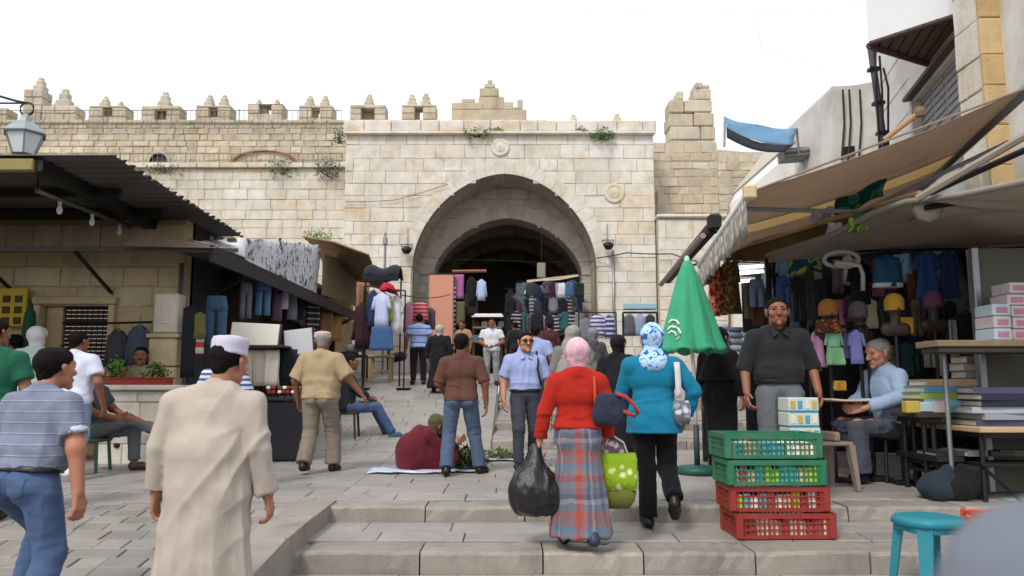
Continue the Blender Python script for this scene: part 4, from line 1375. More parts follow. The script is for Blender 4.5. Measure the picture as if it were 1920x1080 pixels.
shrub('bright green weeds on the ledge behind the patterned tarpaulin', 597, 443, LY - .6, .55, .2, 200, mat('fresh_leaf', '#5f8a3a', .6, .4, 3, .1, rv=.4))

# ------------------------------------------------------------------ stone shop on the left
FY = 11.5
cx0, cx1 = -9.6, W(338, 600, FY).x
w0, w1 = W(78, 600, FY).x, W(205, 600, FY).x
wz1 = W(140, 572, FY).z; wz0 = wz1 - 1.55
st_top = 4.0
shop = thing('stone_shop', 'low honey coloured stone shop under the dark metal roof on the left', 'building', ((cx0 + cx1) / 2, FY, .57))
mb = MB()
for a, b, za, zb in ((cx0, w0, 0, st_top), (w1, cx1, 0, st_top), (w0, w1, 0, wz0), (w0, w1, wz1, st_top)):
    mb.box(((a + b) / 2, FY + .2, (za + zb) / 2), (b - a, .36, zb - za))
mb.box((cx1 - .2, FY + 6.6, 2), (.3, 12.3, 4.0)).box(((cx0 + cx1) / 2, FY + 6, st_top + .05), (cx1 - cx0, 12.6, .1)).box((cx0, FY - 1, 2), (.3, 3, 4))
mb.box(((cx0 + cx1) / 2, FY + .9, st_top - .2), (cx1 - cx0 - .4, .2, .3))
mb.build('wall_core', mat('shop_mortar', '#a3936f', .95, .2, 6), shop)
def holes3(za, zb):
    if zb > wz0 + .05 and za < wz1 - .03: return [(0, w0 - cx0 - .02), (w1 - cx0 + .02, cx1 - cx0)]
    return [(0, cx1 - cx0)]
masonry(shop, SHOPST, Vector((cx0, FY, 0)), XU, NF, cx1 - cx0, .5, 3.9, .27, .35, .75, holes=holes3, d=.04, cap=150, rough=.008, seed=31)
win = MB().box(((w0 + w1) / 2, FY - .03, wz1 + .06), (w1 - w0 + .24, .12, .11), None, .015).box((w0 - .05, FY - .02, (wz0 + wz1) / 2), (.09, .1, wz1 - wz0), None, .01).box((w1 + .05, FY - .02, (wz0 + wz1) / 2), (.09, .1, wz1 - wz0), None, .01).build('window', SHOPST, shop)
k = MB()
for i in range(26):
    z = wz0 + (wz1 - wz0) * (i + .5) / 26
    k.box(((w0 + w1) / 2 + .12, FY + .16, z), (w1 - w0 - .26, .025, (wz1 - wz0) / 26 - .008))
k.build('roller_shutter', mat('dark_shutter', '#262221', .5, .2, 6, metal=.4), win)
MB().box((w0 + .13, FY + .14, (wz0 + wz1) / 2), (.24, .1, wz1 - wz0 - .02), None, .01).build('jamb_board', WOOD_P, win)
k = MB()
for i in range(9):
    x = w0 + .3 + (w1 - w0 - .35) * i / 8
    k.tube([(x, FY + .08, wz0), (x, FY + .08, wz1)], .007, 4)
for z in (wz1 - .25, wz1 - .58): k.tube([(w0 + .25, FY + .08, z), (w1, FY + .08, z)], .009, 4)
k.build('window_grille', IRON, win)
px0 = W(292, 600, FY - .25).x
pil = thing('stone_pillar', 'pale dressed stone gate pier at the corner of the left shop', 'pillar', (px0 + .17, FY - .25, .57))
zz = .57
for hgt in (.42, .38, .44, .40):
    MB().box((px0 + .17, FY - .2, zz + hgt / 2), (.40, .36, hgt - .012), None, .02).build('pier_block', SHOPST, pil); zz += hgt
MB().box((px0 + .17, FY - .2, zz + .03), (.46, .42, .06), None, .015).build('cap', SHOPST, pil)
MB().box((px0 + .17, FY - .2, zz + .35), (.34, .28, .56), None, .02).box((px0 + .17, FY - .34, zz + .35), (.11, .03, .3), None, .01).build('upper_block', LIME, pil)
dp = thing('drain_pipe', 'thin grey pipe down the corner beside the stone pier', 'pipe', (cx1 + .03, FY - .1, .57))
MB().tube([(cx1 + .03, FY - .12, .57), (cx1 + .03, FY - .12, 3.3)], .035, 8).build('pipe', STEEL, dp, True)
for z in (1.2, 2.4): MB().box((cx1 + .03, FY - .1, z), (.1, .1, .04)).build('clip', IRON, dp)
# counter
CY = 10.5
ca, cb = W(185, 800, CY).x, W(337, 800, CY).x
cz = W(260, 724, CY).z
cn = thing('stone_counter', 'waist high pale stone counter in front of the left shop', 'counter', ((ca + cb) / 2, CY, .55))
MB().box(((ca + cb) / 2, CY + .2, (cz + .4) / 2), (cb - ca - .02, .36, cz - .5)).build('core', MORTAR, cn)
masonry(cn, LIME, Vector((ca, CY, 0)), XU, NF, cb - ca, .5, cz - .06, .3, .45, .8, d=.03, cap=30, rough=.006, seed=40)
MB().box(((ca + cb) / 2, CY + .17, cz - .02), (cb - ca + .08, .5, .07), None, .015).build('counter_top', LIME, cn)
fb = thing('flower_box', 'long red flower box on the stone counter', 'planter', (W(258, 716, CY).x, CY + .08, cz))
fw = 112 / FPX * CY
RED = mat('red_paint', '#8f2f22', .5, .15, 8)
MB().box((fb.location.x, CY + .08, cz + .055), (fw, .2, .11), None, .012).build('trough', RED, fb)
MB().box((fb.location.x, CY + .08, cz + .105), (fw + .03, .23, .022), None, .006).build('rim', RED, fb)
shrub('leafy pot plant at the right end of the red flower box', 293, 700, CY + .1, .16, .1, 150, None, 0, .05)
shrub('bright green plant behind the left end of the red flower box', 215, 696, CY + .25, .15, .14, 150, mat('fresh_leaf', '#5f8a3a', .6, .4, 3, .1, rv=.4), 0, .05)
# yellow sign with its grid of dark panels
sg = thing('shop_sign', 'yellow price board with dark panels on the left shop wall', 'sign', W(10, 575, FY - .15))
a, b = W(-45, 540, FY - .15), W(47, 612, FY - .15)
YEL = mat('yellow_sign', '#b59a22', .5, .12, 5)
MB().box(((a.x + b.x) / 2, FY - .14, (a.z + b.z) / 2), (b.x - a.x, .05, a.z - b.z), None, .008).build('board', YEL, sg)
for r in range(3):
    for c in range(4):
        x = b.x - .11 - c * .17; z = a.z - .16 - r * .155
        MB().box((x, FY - .168, z), (.11, .012, .10), None, .003).build('panel', mat('dark_print', '#3c3418', .6, .2, 30), sg)
gp = thing('folded_parasol', 'dark green folded parasol leaning by the yellow sign', 'parasol', W(60, 650, FY - .3))
t_ = W(58, 575, FY - .3); MB().lathe([(.02, 0), (.07, -.1), (.1, -.5), (.09, -1.0), (.03, -1.1)], t_, 12, lambda q, v: 1 + .15 * math.cos(q * 6)).build('canopy', mat('green_canvas', '#1d4a38', .8, .15), gp, True)
MB().tube([t_ + Z * .06, (t_.x, t_.y, .55)], .018, 6).build('pole', IRON, gp)

# lower flat metal canopy round the corner of the shop
cpy = thing('metal_canopy', 'dark flat metal canopy along the front and street side of the left shop', 'canopy', (-6, 11, 3.4))
ex = W(421, 474, 11.0).x
z_e = W(421, 474, 11.0).z
k = MB()
k.hexa([(-9.6, 10.4, z_e - .06), (ex, 10.6, z_e - .06), (ex, FY + .05, z_e + .10), (-9.6, FY + .05, z_e + .10)], [(-9.6, 10.4, z_e), (ex, 10.6, z_e), (ex, FY + .05, z_e + .16), (-9.6, FY + .05, z_e + .16)])
k.build('front_sheet', TIN, cpy)
y2 = 21.0
k = MB()
k.hexa([(cx1 - .2, FY - .2, z_e + .1), (ex - .02, 10.62, z_e - .05), (ex - .02, y2, z_e + .02), (cx1 - .2, y2, z_e + .2)], [(cx1 - .2, FY - .2, z_e + .15), (ex - .02, 10.62, z_e + .0), (ex - .02, y2, z_e + .07), (cx1 - .2, y2, z_e + .25)])
k.build('side_sheet', TIN, cpy)
MB().hexa([(ex - .04, 10.55, z_e - .2), (ex + .01, 10.55, z_e - .2), (ex + .01, y2, z_e - .13), (ex - .04, y2, z_e - .13)], [(ex - .04, 10.55, z_e + .03), (ex + .01, 10.55, z_e + .03), (ex + .01, y2, z_e + .09), (ex - .04, y2, z_e + .09)]).build('edge_beam', IRON, cpy)
a, b = W(232, 470, 10.42), W(405, 468, 10.55)
MB().hexa([(a.x, 10.36, z_e - .02), (b.x, 10.5, z_e - .02), (b.x, 10.54, z_e - .02), (a.x, 10.4, z_e - .02)], [(a.x + .1, 10.55, z_e + .2), (b.x, 10.7, z_e + .05), (b.x, 10.74, z_e + .05), (a.x + .1, 10.6, z_e + .2)]).build('rusty_plate', RUST, cpy)
for x in (-8.6, -7.2, -5.8):
    MB().tube([(x, 10.5, z_e - .08), (x, FY, z_e - .5)], .03, 5).build('bracket', IRON, cpy)
for y in (12.5, 14.5, 16.5, 18.5, 20.5):
    MB().tube([(ex - .06, y, z_e - .04), (cx1 - .05, y, z_e - .5)], .025, 5).build('bracket', IRON, cpy)
wt = thing('roof_sheet', 'white sheet lying on the canopy between the dark roof and the patterned tarpaulin', 'sheet', W(400, 455, 12))
P = []
for i in range(7):
    t = i / 6
    a, b = W(330 + 130 * t, 442 + 3 * t, 12.4 + 1.2 * t), W(372 + 88 * t, 452 + 27 * t, 11.3 + 1.6 * t)
    P.append([a + (b - a) * (j / 4) + Z * (.02 * math.sin(i * 2.1 + j * 1.3)) for j in range(5)])
MB().grid(P, (0, 0, -.03)).build('sheet', mat('white_sheet', '#cfd0d2', .6, .08, 3), wt, True)
for i in range(3):
    p = W(345 + 45 * i, 446 + 4 * i, 12.2 + .3 * i); MB().box(p + Z * .03, (.14, .1, .06), None, .01).build('ballast_stone', LIME_OLD, wt)

# big corrugated roof
RZ = W(213, 291, 8.35).z
e0, e1 = W(215, 291, 8.35), W(455, 441, 12.8)
rf = thing('corrugated_roof', 'big dark corrugated iron roof jutting into view at upper left', 'roof', (-7, 10.5, RZ))
P = []
nn_ = 150
for i in range(nn_ + 1):
    y = 8.35 + (12.8 - 8.35) * i / nn_
    x = e0.x + (e1.x - e0.x) * i / nn_ + .025 * math.sin(i * 1.7)
    z = RZ + (e1.z - RZ) * i / nn_ + .022 * math.sin(i / nn_ * 22 * 2 * PI)
    P.append([(x, y, z), (-7, y, z), (-10.5, y, z)])
MB().grid(P, (0, 0, -.006)).build('corrugated_sheet', TIN, rf, True)
b0, b1 = W(72, 300, 8.45), W(335, 441, 12.6)
MB().hexa([(b0.x - .08, 8.4, RZ - .16), (b0.x + .08, 8.4, RZ - .16), (b1.x + .08, 12.7, e1.z - .16), (b1.x - .08, 12.7, e1.z - .16)], [(b0.x - .08, 8.4, RZ - .035), (b0.x + .08, 8.4, RZ - .035), (b1.x + .08, 12.7, e1.z - .035), (b1.x - .08, 12.7, e1.z - .035)]).build('beam', IRON, rf)
MB().box((-7.4, 8.40, RZ - .10), (2 * (7.4 + b0.x) , .10, .13), None, .01).build('fascia', mat('ochre_board', '#8c7f4c', .7, .2, 8), rf)
for y in (9.6, 10.8, 12.0):
    MB().box((-7.6, y, RZ - .10), (5.6, .08, .10)).build('purlin', IRON, rf)
for x, y in ((-9.4, 8.6), (-9.4, 12.4)):
    MB().tube([(x, y, 0), (x, y, RZ - .05)], .06, 8).build('post', IRON, rf)
MB().hexa([(-10.4, 12.72, 3.3), (b1.x, 12.72, 3.3), (b1.x, 12.8, 3.3), (-10.4, 12.8, 3.3)], [(-10.4, 12.72, e1.z - .04), (b1.x, 12.72, e1.z - .04), (b1.x, 12.8, e1.z - .04), (-10.4, 12.8, e1.z - .04)]).build('back_board', TIN, rf)  # added board closing the far end, blocks skylight under the roof
lb = thing('lamp_bar', 'pale batten with three bare bulbs under the corrugated roof', 'lamp', W(160, 392, 10.2))
l0, l1 = W(70, 357, 9.2), W(250, 428, 11.6)
MB().tube([l0, l1], .035, 6).build('batten', STEEL, lb)
for t in (.2, .52, .83):
    p = l0 + (l1 - l0) * t
    q = MB().tube([p, p - Z * .07], .022, 8).build('socket', WHITEP, lb)
    MB().lathe([(.005, -.19), (.03, -.17), (.036, -.13), (.022, -.08), (.02, -.06)], p, 10).build('bulb', WHITEP, q, True)
for t in (0, 1): 
    p = l0 + (l1 - l0) * t; MB().tube([p, (p.x, p.y, RZ - .02)], .01, 5).build('hook', IRON, lb)

# old street lantern above the roof
LN = W(46, 262, 10.2)
ln = thing('street_lantern', 'old glazed street lantern on a curved arm above the corrugated roof', 'street lamp', LN)
s_ = 78 / FPX * 10.2
GL = mat('lantern_glass', '#dadde0', .3, .1, 8, .05)
def hexa_l(r0, z0, r1, z1, m, nm, par): return MB().lathe([(r0, z0), (r1, z1)], LN, 6).build(nm, m, par)
MB().lathe([(.0, -.2), (.14, -.2), (.24, .06), (0, .06)], LN, 6).build('glass', GL, ln)
for k_ in range(6):
    q = 2 * PI * k_ / 6
    MB().tube([LN + Vector((.145 * math.cos(q), .145 * math.sin(q), -.2)), LN + Vector((.25 * math.cos(q), .25 * math.sin(q), .07))], .010, 5).build('glazing_bar', mat('grey_verdigris', '#7d8a89', .5, .2, 10), ln)
VERD = mat('verdigris', '#94a09f', .5, .2, 10, metal=.4)
MB().lathe([(.27, .06), (.28, .08), (.2, .16), (.09, .24), (.08, .3), (.04, .33), (.0, .36)], LN, 6).build('hood', VERD, ln)
MB().lathe([(.0, -.28), (.05, -.26), (.06, -.22), (.15, -.2)], LN, 6).build('base_ring', VERD, ln)
MB().tube([LN + Vector((.09 * math.sin(t), 0, .42 - .09 * math.cos(t))) for t in [i * PI / 5 for i in range(10)]], .013, 5).build('ring', IRON, ln)
MB().tube([LN + Vector((0, 0, .5)), LN + Vector((-.15, 0, .53)), LN + Vector((-.8, 0, .72)), LN + Vector((-1.6, 0, .8))], .016, 6).build('arm', IRON, ln)
MB().tube([LN + Vector((0, 0, .5)), LN + Vector((-1.6, 0, .5))], .012, 6).build('stay', IRON, ln)
MB().tube([LN + Vector((-1.6, 0, -4)), LN + Vector((-1.6, 0, .9))], .05, 8).build('post', IRON, ln)

# printed tarpaulin above the street canopy, plank shed beyond
tp = thing('patterned_tarpaulin', 'black and white blotched tarpaulin stretched above the left shop canopy', 'tarpaulin', (cx1 + .1, 16, 4))
def mottle(k, p, base):
    n1 = k.noise(p, 4.5, 6, .62); n2 = k.noise(p, 13, 4, .6)
    return k.ramp(k.math('ADD', k.math('MULTIPLY', n1, .75), k.math('MULTIPLY', n2, .25)), [(.36, lin('#2f3036')), (.42, lin('#77787e')), (.47, lin('#c3c4c8')), (.54, lin('#d6d7da')), (.58, lin('#85868c')), (.64, lin('#3c3d44'))])
mt = fab('#c8c8c8', mottle, False, key='tarp')
P = []
x_t = cx1 + .12
for i in range(13):
    t = i / 12
    px_ = 459 + 140 * t
    Yt = -x_t * FPX / (960 - px_) * 1.0
    a = W(px_, 447 + 12 * t + 2 * math.sin(i * 1.9), Yt); b = Vector((a.x, Yt, z_e + .12))
    P.append([a + (b - a) * (j / 6) + Vector((.03 * math.sin(i * 1.1 + j * .9), 0, 0)) for j in range(7)])
MB().grid(P, (-.02, 0, 0)).build('sheet', mt, tp, True)
for i in (0, 6, 12):
    MB().tube([P[i][0] + Vector((-.05, 0, .05)), P[i][6] + Vector((-.05, 0, -.1))], .03, 5).build('batten', WOOD_D, tp)
sh = thing('plank_shed', 'lean-to of grey planks with a wavy rusty roof beside the gate', 'shed', (cx1 + .1, 21.5, 3))
a0 = P[12][0]
pls = 7
for i in range(pls):
    t0, t1 = i / pls, (i + 1) / pls
    pxa, pxb = 600 + 64 * t0, 600 + 64 * t1
    Ya, Yb = -x_t * FPX / (960 - pxa), -x_t * FPX / (960 - pxb)
    Ya, Yb = Ya * 1.0, Yb * 1.0
    za, zb = W(pxa, 476 + 20 * t0, Ya).z, W(pxb, 476 + 20 * t1, Yb).z
    la, lb_ = W(pxa, 553 + 22 * t0, Ya).z, W(pxb, 553 + 22 * t1, Yb).z
    MB().hexa([(x_t, Ya + .02, la), (x_t + .04, Ya + .02, la), (x_t + .04, Yb, lb_), (x_t, Yb, lb_)], [(x_t, Ya + .02, za), (x_t + .04, Ya + .02, za), (x_t + .04, Yb, zb), (x_t, Yb, zb)]).build('plank', WOOD, sh)
P = []
for i in range(61):
    t = i / 60
    y = 19.4 + 4.6 * t
    z = W(600, 462, 19.4).z - .5 * t + .035 * math.sin(i * 1.3) + .06 * math.sin(t * 9)
    xo = x_t + 1.15 - .1 * math.sin(t * 5)
    P.append([(x_t - .5, y, z + .25), (x_t + .3, y, z + .1), (xo, y, z - .22)])
MB().grid(P, (0, 0, -.015)).build('corrugated_sheet', RUST, sh, True)
MB().tube([(x_t + 1.0, 19.8, 3.9), (x_t + 1.0, 23.8, 3.75)], .05, 6).build('beam', WOOD_D, sh)
for y in (19.8, 23.8): MB().tube([(x_t + 1.0, y, 1.7), (x_t + 1.0, y, 3.95)], .05, 6).build('post', WOOD_D, sh)
p = W(722, 470, 22)
wm = thing('lamp_post', 'slim grey post rising beside the rusty lean-to roof', 'post', (p.x, 22, 1.9))
MB().tube([(p.x, 22, 1.9), (p.x, 22, W(722, 437, 22).z)], .035, 8).build('post', STEEL, wm)
MB().box((p.x, 22, W(722, 452, 22).z), (.12, .12, .22), None, .02).build('junction_box', STEEL, wm)

# clothes along the left shop
BLUEJ, GREYC, DKC = fab('#3d5673'), fab('#5c5f66'), fab('#23242b')
hang('dark grey suit jacket hanging left of its pair on the stone shop wall', 222, 620, 11.25, 44, 78, fab('#3b3d42'), 'jacket')
hang('slate blue suit jacket hanging right of its pair on the stone shop wall', 262, 612, 11.2, 46, 84, fab('#414a57'), 'jacket')
bar_rack('thin rail for the two suit jackets on the stone shop wall', W(200, 606, 11.25), W(284, 604, 11.2), False)
tag(MB().slab([W(348, 575, 11.35), W(372, 570, 11.6), W(372, 735, 11.6), W(348, 735, 11.35)], (.03, .06, 0)).build('shop_door', mat('navy_door', '#20242d', .6, .2, 6), None), 'narrow dark navy door leaf beside the thin grey pipe', 'door')
hang('long black coat at the corner beside the shop door leaf', 357, 578, 11.15, 26, 130, DKC, 'cloth', .5)
hang('olive green shirt bundled at the corner of the left shop', 376, 585, 11.2, 22, 50, fab('#6b6a3c'), 'vest', .4)
hang('red and white child top low at the corner of the left shop', 372, 620, 11.25, 22, 44, fab('#b8443e', stripes([(0, '#c2463c'), (.5, '#d8d2ca')], .16), key='rw'), 'vest', .4)
hang('faded blue jeans hanging alone at the corner under the canopy', 407, 555, 11.7, 44, 96, fab('#48647f'), 'jeans')
for px_, py_, w_, h_, c_, k_, l_ in (
        (462, 528, 26, 70, '#6d7076', 'jeans', 'grey trousers hanging first under the canopy edge'),
        (494, 524, 34, 68, '#5f83ab', 'jeans', 'light blue jeans hanging under the canopy edge'),
        (521, 532, 22, 70, '#6a4a68', 'vest', 'purple top hanging between blue jeans and a grey shirt'),
        (534, 532, 18, 48, '#c8bfd0', 'vest', 'pale lilac top hanging under the canopy edge'),
        (549, 536, 20, 64, '#7b7d83', 'vest', 'mid grey top hanging right of the pale lilac one'),
        (563, 545, 18, 56, '#26262c', 'vest', 'black top hanging under the canopy edge by the striped cloths')):
    hang(l_, px_, py_, 4.25 * FPX / (960 - px_) * 1.0, w_, h_, fab(c_), k_, .75)
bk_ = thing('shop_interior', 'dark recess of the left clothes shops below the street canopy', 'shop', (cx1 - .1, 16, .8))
MB().box((cx1 - .03, 16.3, 2.2), (.06, 9.0, 3.6)).build('back_wall', mat('shaded_interior', '#2b2724', .9, .3, 3), bk_)  # dark panel colour stands for the shade inside the shops
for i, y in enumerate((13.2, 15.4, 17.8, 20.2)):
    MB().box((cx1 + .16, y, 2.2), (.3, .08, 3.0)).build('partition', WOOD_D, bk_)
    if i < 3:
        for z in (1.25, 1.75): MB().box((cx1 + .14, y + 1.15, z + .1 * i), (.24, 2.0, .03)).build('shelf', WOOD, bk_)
CN_ = ['grey-brown', 'tan', 'sandy', 'khaki', 'dark brown', 'brick red', 'ochre', 'slate']
cols_ = ['#7c6f64', '#9a7b5a', '#b58a62', '#a3907a', '#6e5a4c', '#8a3f38', '#c0a27c', '#50555e']
n_ = 0
for i in range(26):
    px_ = 560 + 92 * i / 26
    Yh = 4.45 * FPX / (960 - px_)
    py_ = 575 + 40 * rnd.random()
    p = W(px_, py_, Yh)
    o = MB().box((0, 0, 0), (.2, rnd.uniform(.22, .34), .12), None, .03).build('folded_garment', fab(cols_[i % 8]), None)
    o.location = (p.x, Yh, p.z)
    tag(o, CN_[i % 8] + ' folded garment stacked in the dim left shop beside the gate', 'clothing', 'folded garments in the dim left shop')
for px_, py_, l_, m_ in ((587, 566, 'dark striped cloth hanging from the canopy post', '#2e2b2f'), (612, 585, 'tan bag hanging in the dim shop by the gate', '#8a6a48'), (628, 590, 'ochre bag hanging in the dim shop by the gate', '#a5814a'), (681, 530, 'tan coat hanging on the end post of the plank shed', '#a0765a')):
    hang(l_, px_, py_, 4.2 * FPX / (960 - px_) if px_ < 670 else 20, 26, 50, fab(m_, stripes([(0, '#2a2a2e'), (.7, '#8e8a84')], .12) if px_ == 587 else None, key=str(px_)), 'cloth', .6)
# white display boards
for px_, py_, w_, h_, Yd, tilt, l_, m_ in ((478, 606, 90, 42, 11.0, .05, 'off-white display board on a dark stand behind the man in the long robe', '#cbc7ba'), (560, 617, 52, 48, 12.2, -.12, 'tilted white display board behind the man in beige', '#b9bcc0')):
    c = W(px_, py_ + h_ / 2, Yd); w = w_ / FPX * Yd; h = h_ / FPX * Yd
    z0 = zg(c.x, Yd)
    t = thing('display_board', l_, 'board', (c.x, Yd, z0))
    M_ = Matrix.Rotation(tilt, 3, 'Y') @ Matrix.Rotation(-.12, 3, 'X')
    MB().box(c, (w, .03, h), M_, .006).build('board', mat('board_' + m_[1:], m_, .8, .1, 6), t)
    MB().box(c + Vector((0, .025, -.01)), (w + .05, .02, h + .03), M_, .006).build('frame', WOOD_D, t)
    for sx in (-1, 1):
        MB().tube([c + Vector((sx * w * .42, .03, -h * .45)), (c.x + sx * w * .45, Yd + .05, z0)], .02, 6).build('leg', IRON, t)
        MB().tube([c + Vector((sx * w * .38, .03, h * .3)), (c.x + sx * w * .42, Yd + .5, z0)], .018, 6).build('leg', IRON, t)
    MB().box(c + Vector((0, .05, -h * .56)), (w * 1.35, .42, .04), None, .01).build('shelf', BLACK, t)
for i, (px_, l_, c_) in enumerate(((462, 'cream cloth hanging left below the white display board', '#b3ab9c'), (488, 'beige cloth hanging in the middle below the white display board', '#a59c8d'), (512, 'pale grey cloth hanging right below the white display board', '#bdb8ae'))):
    hang(l_, px_, 657, 11.0, 26, 66, fab(c_), 'cloth', 0)
hang('black bag cloth hanging right of the white display board', 541, 655, 11.2, 34, 60, DKC, 'cloth')
for i in range(14):
    p = W(505 + 9 * (i % 7) + rnd.uniform(-2, 2), 727 + 8 * (i // 7), 10.8)
    o = MB().box((0, 0, 0), (.055, .05, .045), None, .012).build('trinket', RED if i % 3 else WHITEP, None); o.location = p; od_ = ['first', 'second', 'third', 'fourth', 'fifth', 'sixth', 'seventh'][i % 7] + ' from the left in the ' + ('rear', 'front')[i // 7] + ' row'
    tag(o, ('red' if i % 3 else 'white') + ' trinket on the dark stand, ' + od_, 'trinket', 'trinkets on the dark stand')
t = thing('display_stand', 'dark low stand with small trinkets behind the robed man', 'stand', (W(530, 735, 10.9).x, 10.9, .57))
c = W(532, 745, 10.9)
MB().box((c.x, 10.9, c.z - .02), (.75, .5, .05), None, .01).build('top', BLACK, t)
MB().box((c.x, 10.9, (c.z + .57) / 2 - .03), (.72, .46, c.z - .62), None, .02).build('cloth_skirt', DKC, t)
for sx in (-1, 1):
    for sy in (-1, 1): MB().tube([(c.x + sx * .34, 10.9 + sy * .2, c.z - .03), (c.x + sx * .34, 10.9 + sy * .2, .57)], .02, 6).build('leg', IRON, t)

# street rack near the gate on the left
RYK = 17.6
ra_, rb_ = W(684, 536, RYK), W(760, 545, RYK)
bar_rack('steel clothes rail holding blue shirts left of the gate', ra_, rb_)
hang('maroon jacket at the left end of the street rail', 684, 566, RYK + .25, 44, 88, fab('#3d2226'), 'jacket')
hang('long white-and-blue shirt on the street rail', 716, 549, RYK - .1, 38, 66, fab('#b9c4e6'), 'shirt', -.3)
hang('navy shirt behind the white-and-blue one on the street rail', 700, 545, RYK + .1, 26, 70, fab('#2d3a5c'), 'shirt', .2)
hang('lime green vest on the street rail', 730, 556, RYK, 16, 46, fab('#a3b23c'), 'vest')
hang('white shirt at the right end of the street rail', 744, 555, RYK + .1, 26, 70, fab('#cfd3dc'), 'shirt')
hang('blue denim skirt hanging below the white-and-blue shirt', 716, 613, RYK - .15, 46, 44, fab('#41608c'), 'skirt')
hang('pink blouse hanging between the street rail and the red striped top', 766, 568, 18.4, 20, 56, fab('#b87f93'), 'vest')
hang('red striped top hanging left of the salmon panel', 787, 566, 18.6, 34, 36, fab('#a83b46', stripes([(0, '#a83545'), (.6, '#c98a90')], .09), key='rs'), 'vest')
hang('dark grey jacket hanging against the salmon panel', 807, 578, 18.8, 22, 40, fab('#4a4448'), 'vest')
t = thing('hat', 'bright red cap on top of the street clothes rail', 'cap', W(726, 540, RYK))
c = W(726, 545, RYK); REDC = fab('#b3243c')
MB().lathe([(.17, 0), (.17, .06), (.13, .13), (.05, .17), (0, .175)], c, 14).build('crown', REDC, t, True)
MB().box(c + Vector((.14, -.08, .015)), (.28, .25, .025), Matrix.Rotation(.25, 3, 'Y'), .01).build('brim', REDC, t)
t = thing('black_canopy', 'small black canopy above the street clothes rail', 'canopy', W(720, 512, 18))
a, b = W(686, 522, 18), W(752, 524, 18)
P = [[(a.x + (b.x - a.x) * i / 8, 17.6 + .8 * j / 4, a.z + .28 * math.sin(PI * j / 4) * .9 + .05 * math.sin(i * 1.2)) for j in range(5)] for i in range(9)]
MB().grid(P, (0, 0, .02)).build('cloth', DKC, t, True)
MB().box(((a.x + b.x) / 2, 17.6, a.z - .04), (b.x - a.x, .03, .14)).build('valance', DKC, t)
for x in (a.x, b.x): MB().tube([(x, 18.0, 1.5), (x, 18.0, a.z + .2)], .02, 6).build('pole', IRON, t)
# wooden stool-table and bundles
YT = 18.8
c = W(715, 668, YT); zb = zg(c.x, YT)
t = thing('wooden_table', 'small pale wooden table below the denim skirt', 'table', (c.x, YT, zb))
MB().box((c.x, YT, c.z), (.55, .5, .06), None, .012).build('tabletop', WOOD_P, t)
for sx in (-1, 1):
    for sy in (-1, 1): MB().box((c.x + sx * .23, YT + sy * .19, (c.z + zb) / 2 - .02), (.07, .06, c.z - zb - .03), None, .008).build('leg', WOOD_P, t)
MB().box((c.x, YT - .19, zb + .22), (.42, .03, .06)).build('rail', WOOD_P, t)
for px_, py_, c_, l_ in ((668, 655, '#b8bac4', 'crumpled pale cloth bundle on the left of the small table'), (655, 668, '#4c4650', 'dark crumpled cloth bundle behind the man in beige'), (684, 650, '#8b8790', 'grey crumpled cloth bundle beside the street rail'), (745, 672, '#2a2a30', 'black cloth bundle right of the small wooden table')):
    p = W(px_, py_, YT + .4)
    v, f = sdf_mesh([pr((-.14, 0, 0), (.13, .05, .03), .11, .09), pr((0, -.05, .06), (.1, .05, .08), .08)], .02, .04)
    o = np_obj('cloth_bundle', [(folds(v, f, 'scarf', 3, len(l_)), f)], fab(c_), None); o.location = p
    tag(o, l_, 'cloth bundle')
t = thing('bundle_bench', 'low dark bench carrying the cloth bundles left of the small table', 'bench', (W(668, 690, YT + .4).x, YT + .4, zg(-3, YT + .4)))
p = W(668, 690, YT + .4); z0 = zg(p.x, YT + .4); zt = W(668, 668, YT + .4).z
MB().box((p.x, YT + .4, zt), (.7, .5, .05), None, .01).build('top', WOOD_D, t)
for sx in (-1, 1): MB().box((p.x + sx * .3, YT + .4, (zt + z0) / 2), (.06, .45, zt - z0 - .04)).build('leg', WOOD_D, t)
# salmon coloured panel, wires
pn = W(827, 580, 24.2)
a, b = W(805, 516, 24.2), W(848, 645, 24.2)
t = thing('painted_panel', 'flat salmon pink panel standing in the left jamb of the archway', 'panel', (pn.x, 24.2, b.z))
MB().box((pn.x, 24.2, (a.z + b.z) / 2), (b.x - a.x, .06, a.z - b.z), None, .01).build('sheet', mat('salmon_paint', '#c58975', .75, .08, 3), t)
MB().box((pn.x, 24.24, a.z + .02), (b.x - a.x + .06, .1, .06)).build('top_batten', WOOD_D, t)
for x in (a.x - .01, b.x + .01): MB().box((x, 24.24, (a.z + b.z) / 2), (.05, .1, a.z - b.z)).build('upright', WOOD, t)
def cable(label, pts, r=.012, name='cable', m=None):
    P = []
    for (a, b) in zip(pts, pts[1:]):
        for i in range(6):
            t = i / 6
            P.append(a + (b - a) * t - Z * (.12 * math.sin(PI * t) * (a - b).length * .12))
    P.append(pts[-1])
    o = MB().tube(P, r, 5).build(name, m or BLACK, None, True)
    return tag(o, label, 'cable')
cable('black cable sagging across the gate front right of the arch', [W(1118, 484, 24.85), W(1175, 474, 24.5), W(1260, 476, 24.4), W(1312, 492, 24)], .02)
cable('thin cable crossing the gate masonry from left to arch crown', [W(648, 378, 24.87), W(740, 375, 24.87), W(840, 345, 24.85)], .01)
cable('thin wire strung across the archway opening', [W(775, 480, 24.8), W(930, 488, 24.8), W(1118, 490, 24.8)], .008)
cable('line strung from the street rail to the salmon panel', [W(752, 553, 18), W(845, 552, 24.1)], .012)
cable('faint wire running over the white sky to the right building', [W(1050, 15, 15), W(1420, 20, 14), W(1620, 10, 12.5)], .0022, m=mat('pale_wire', '#b5b5b5', .6))
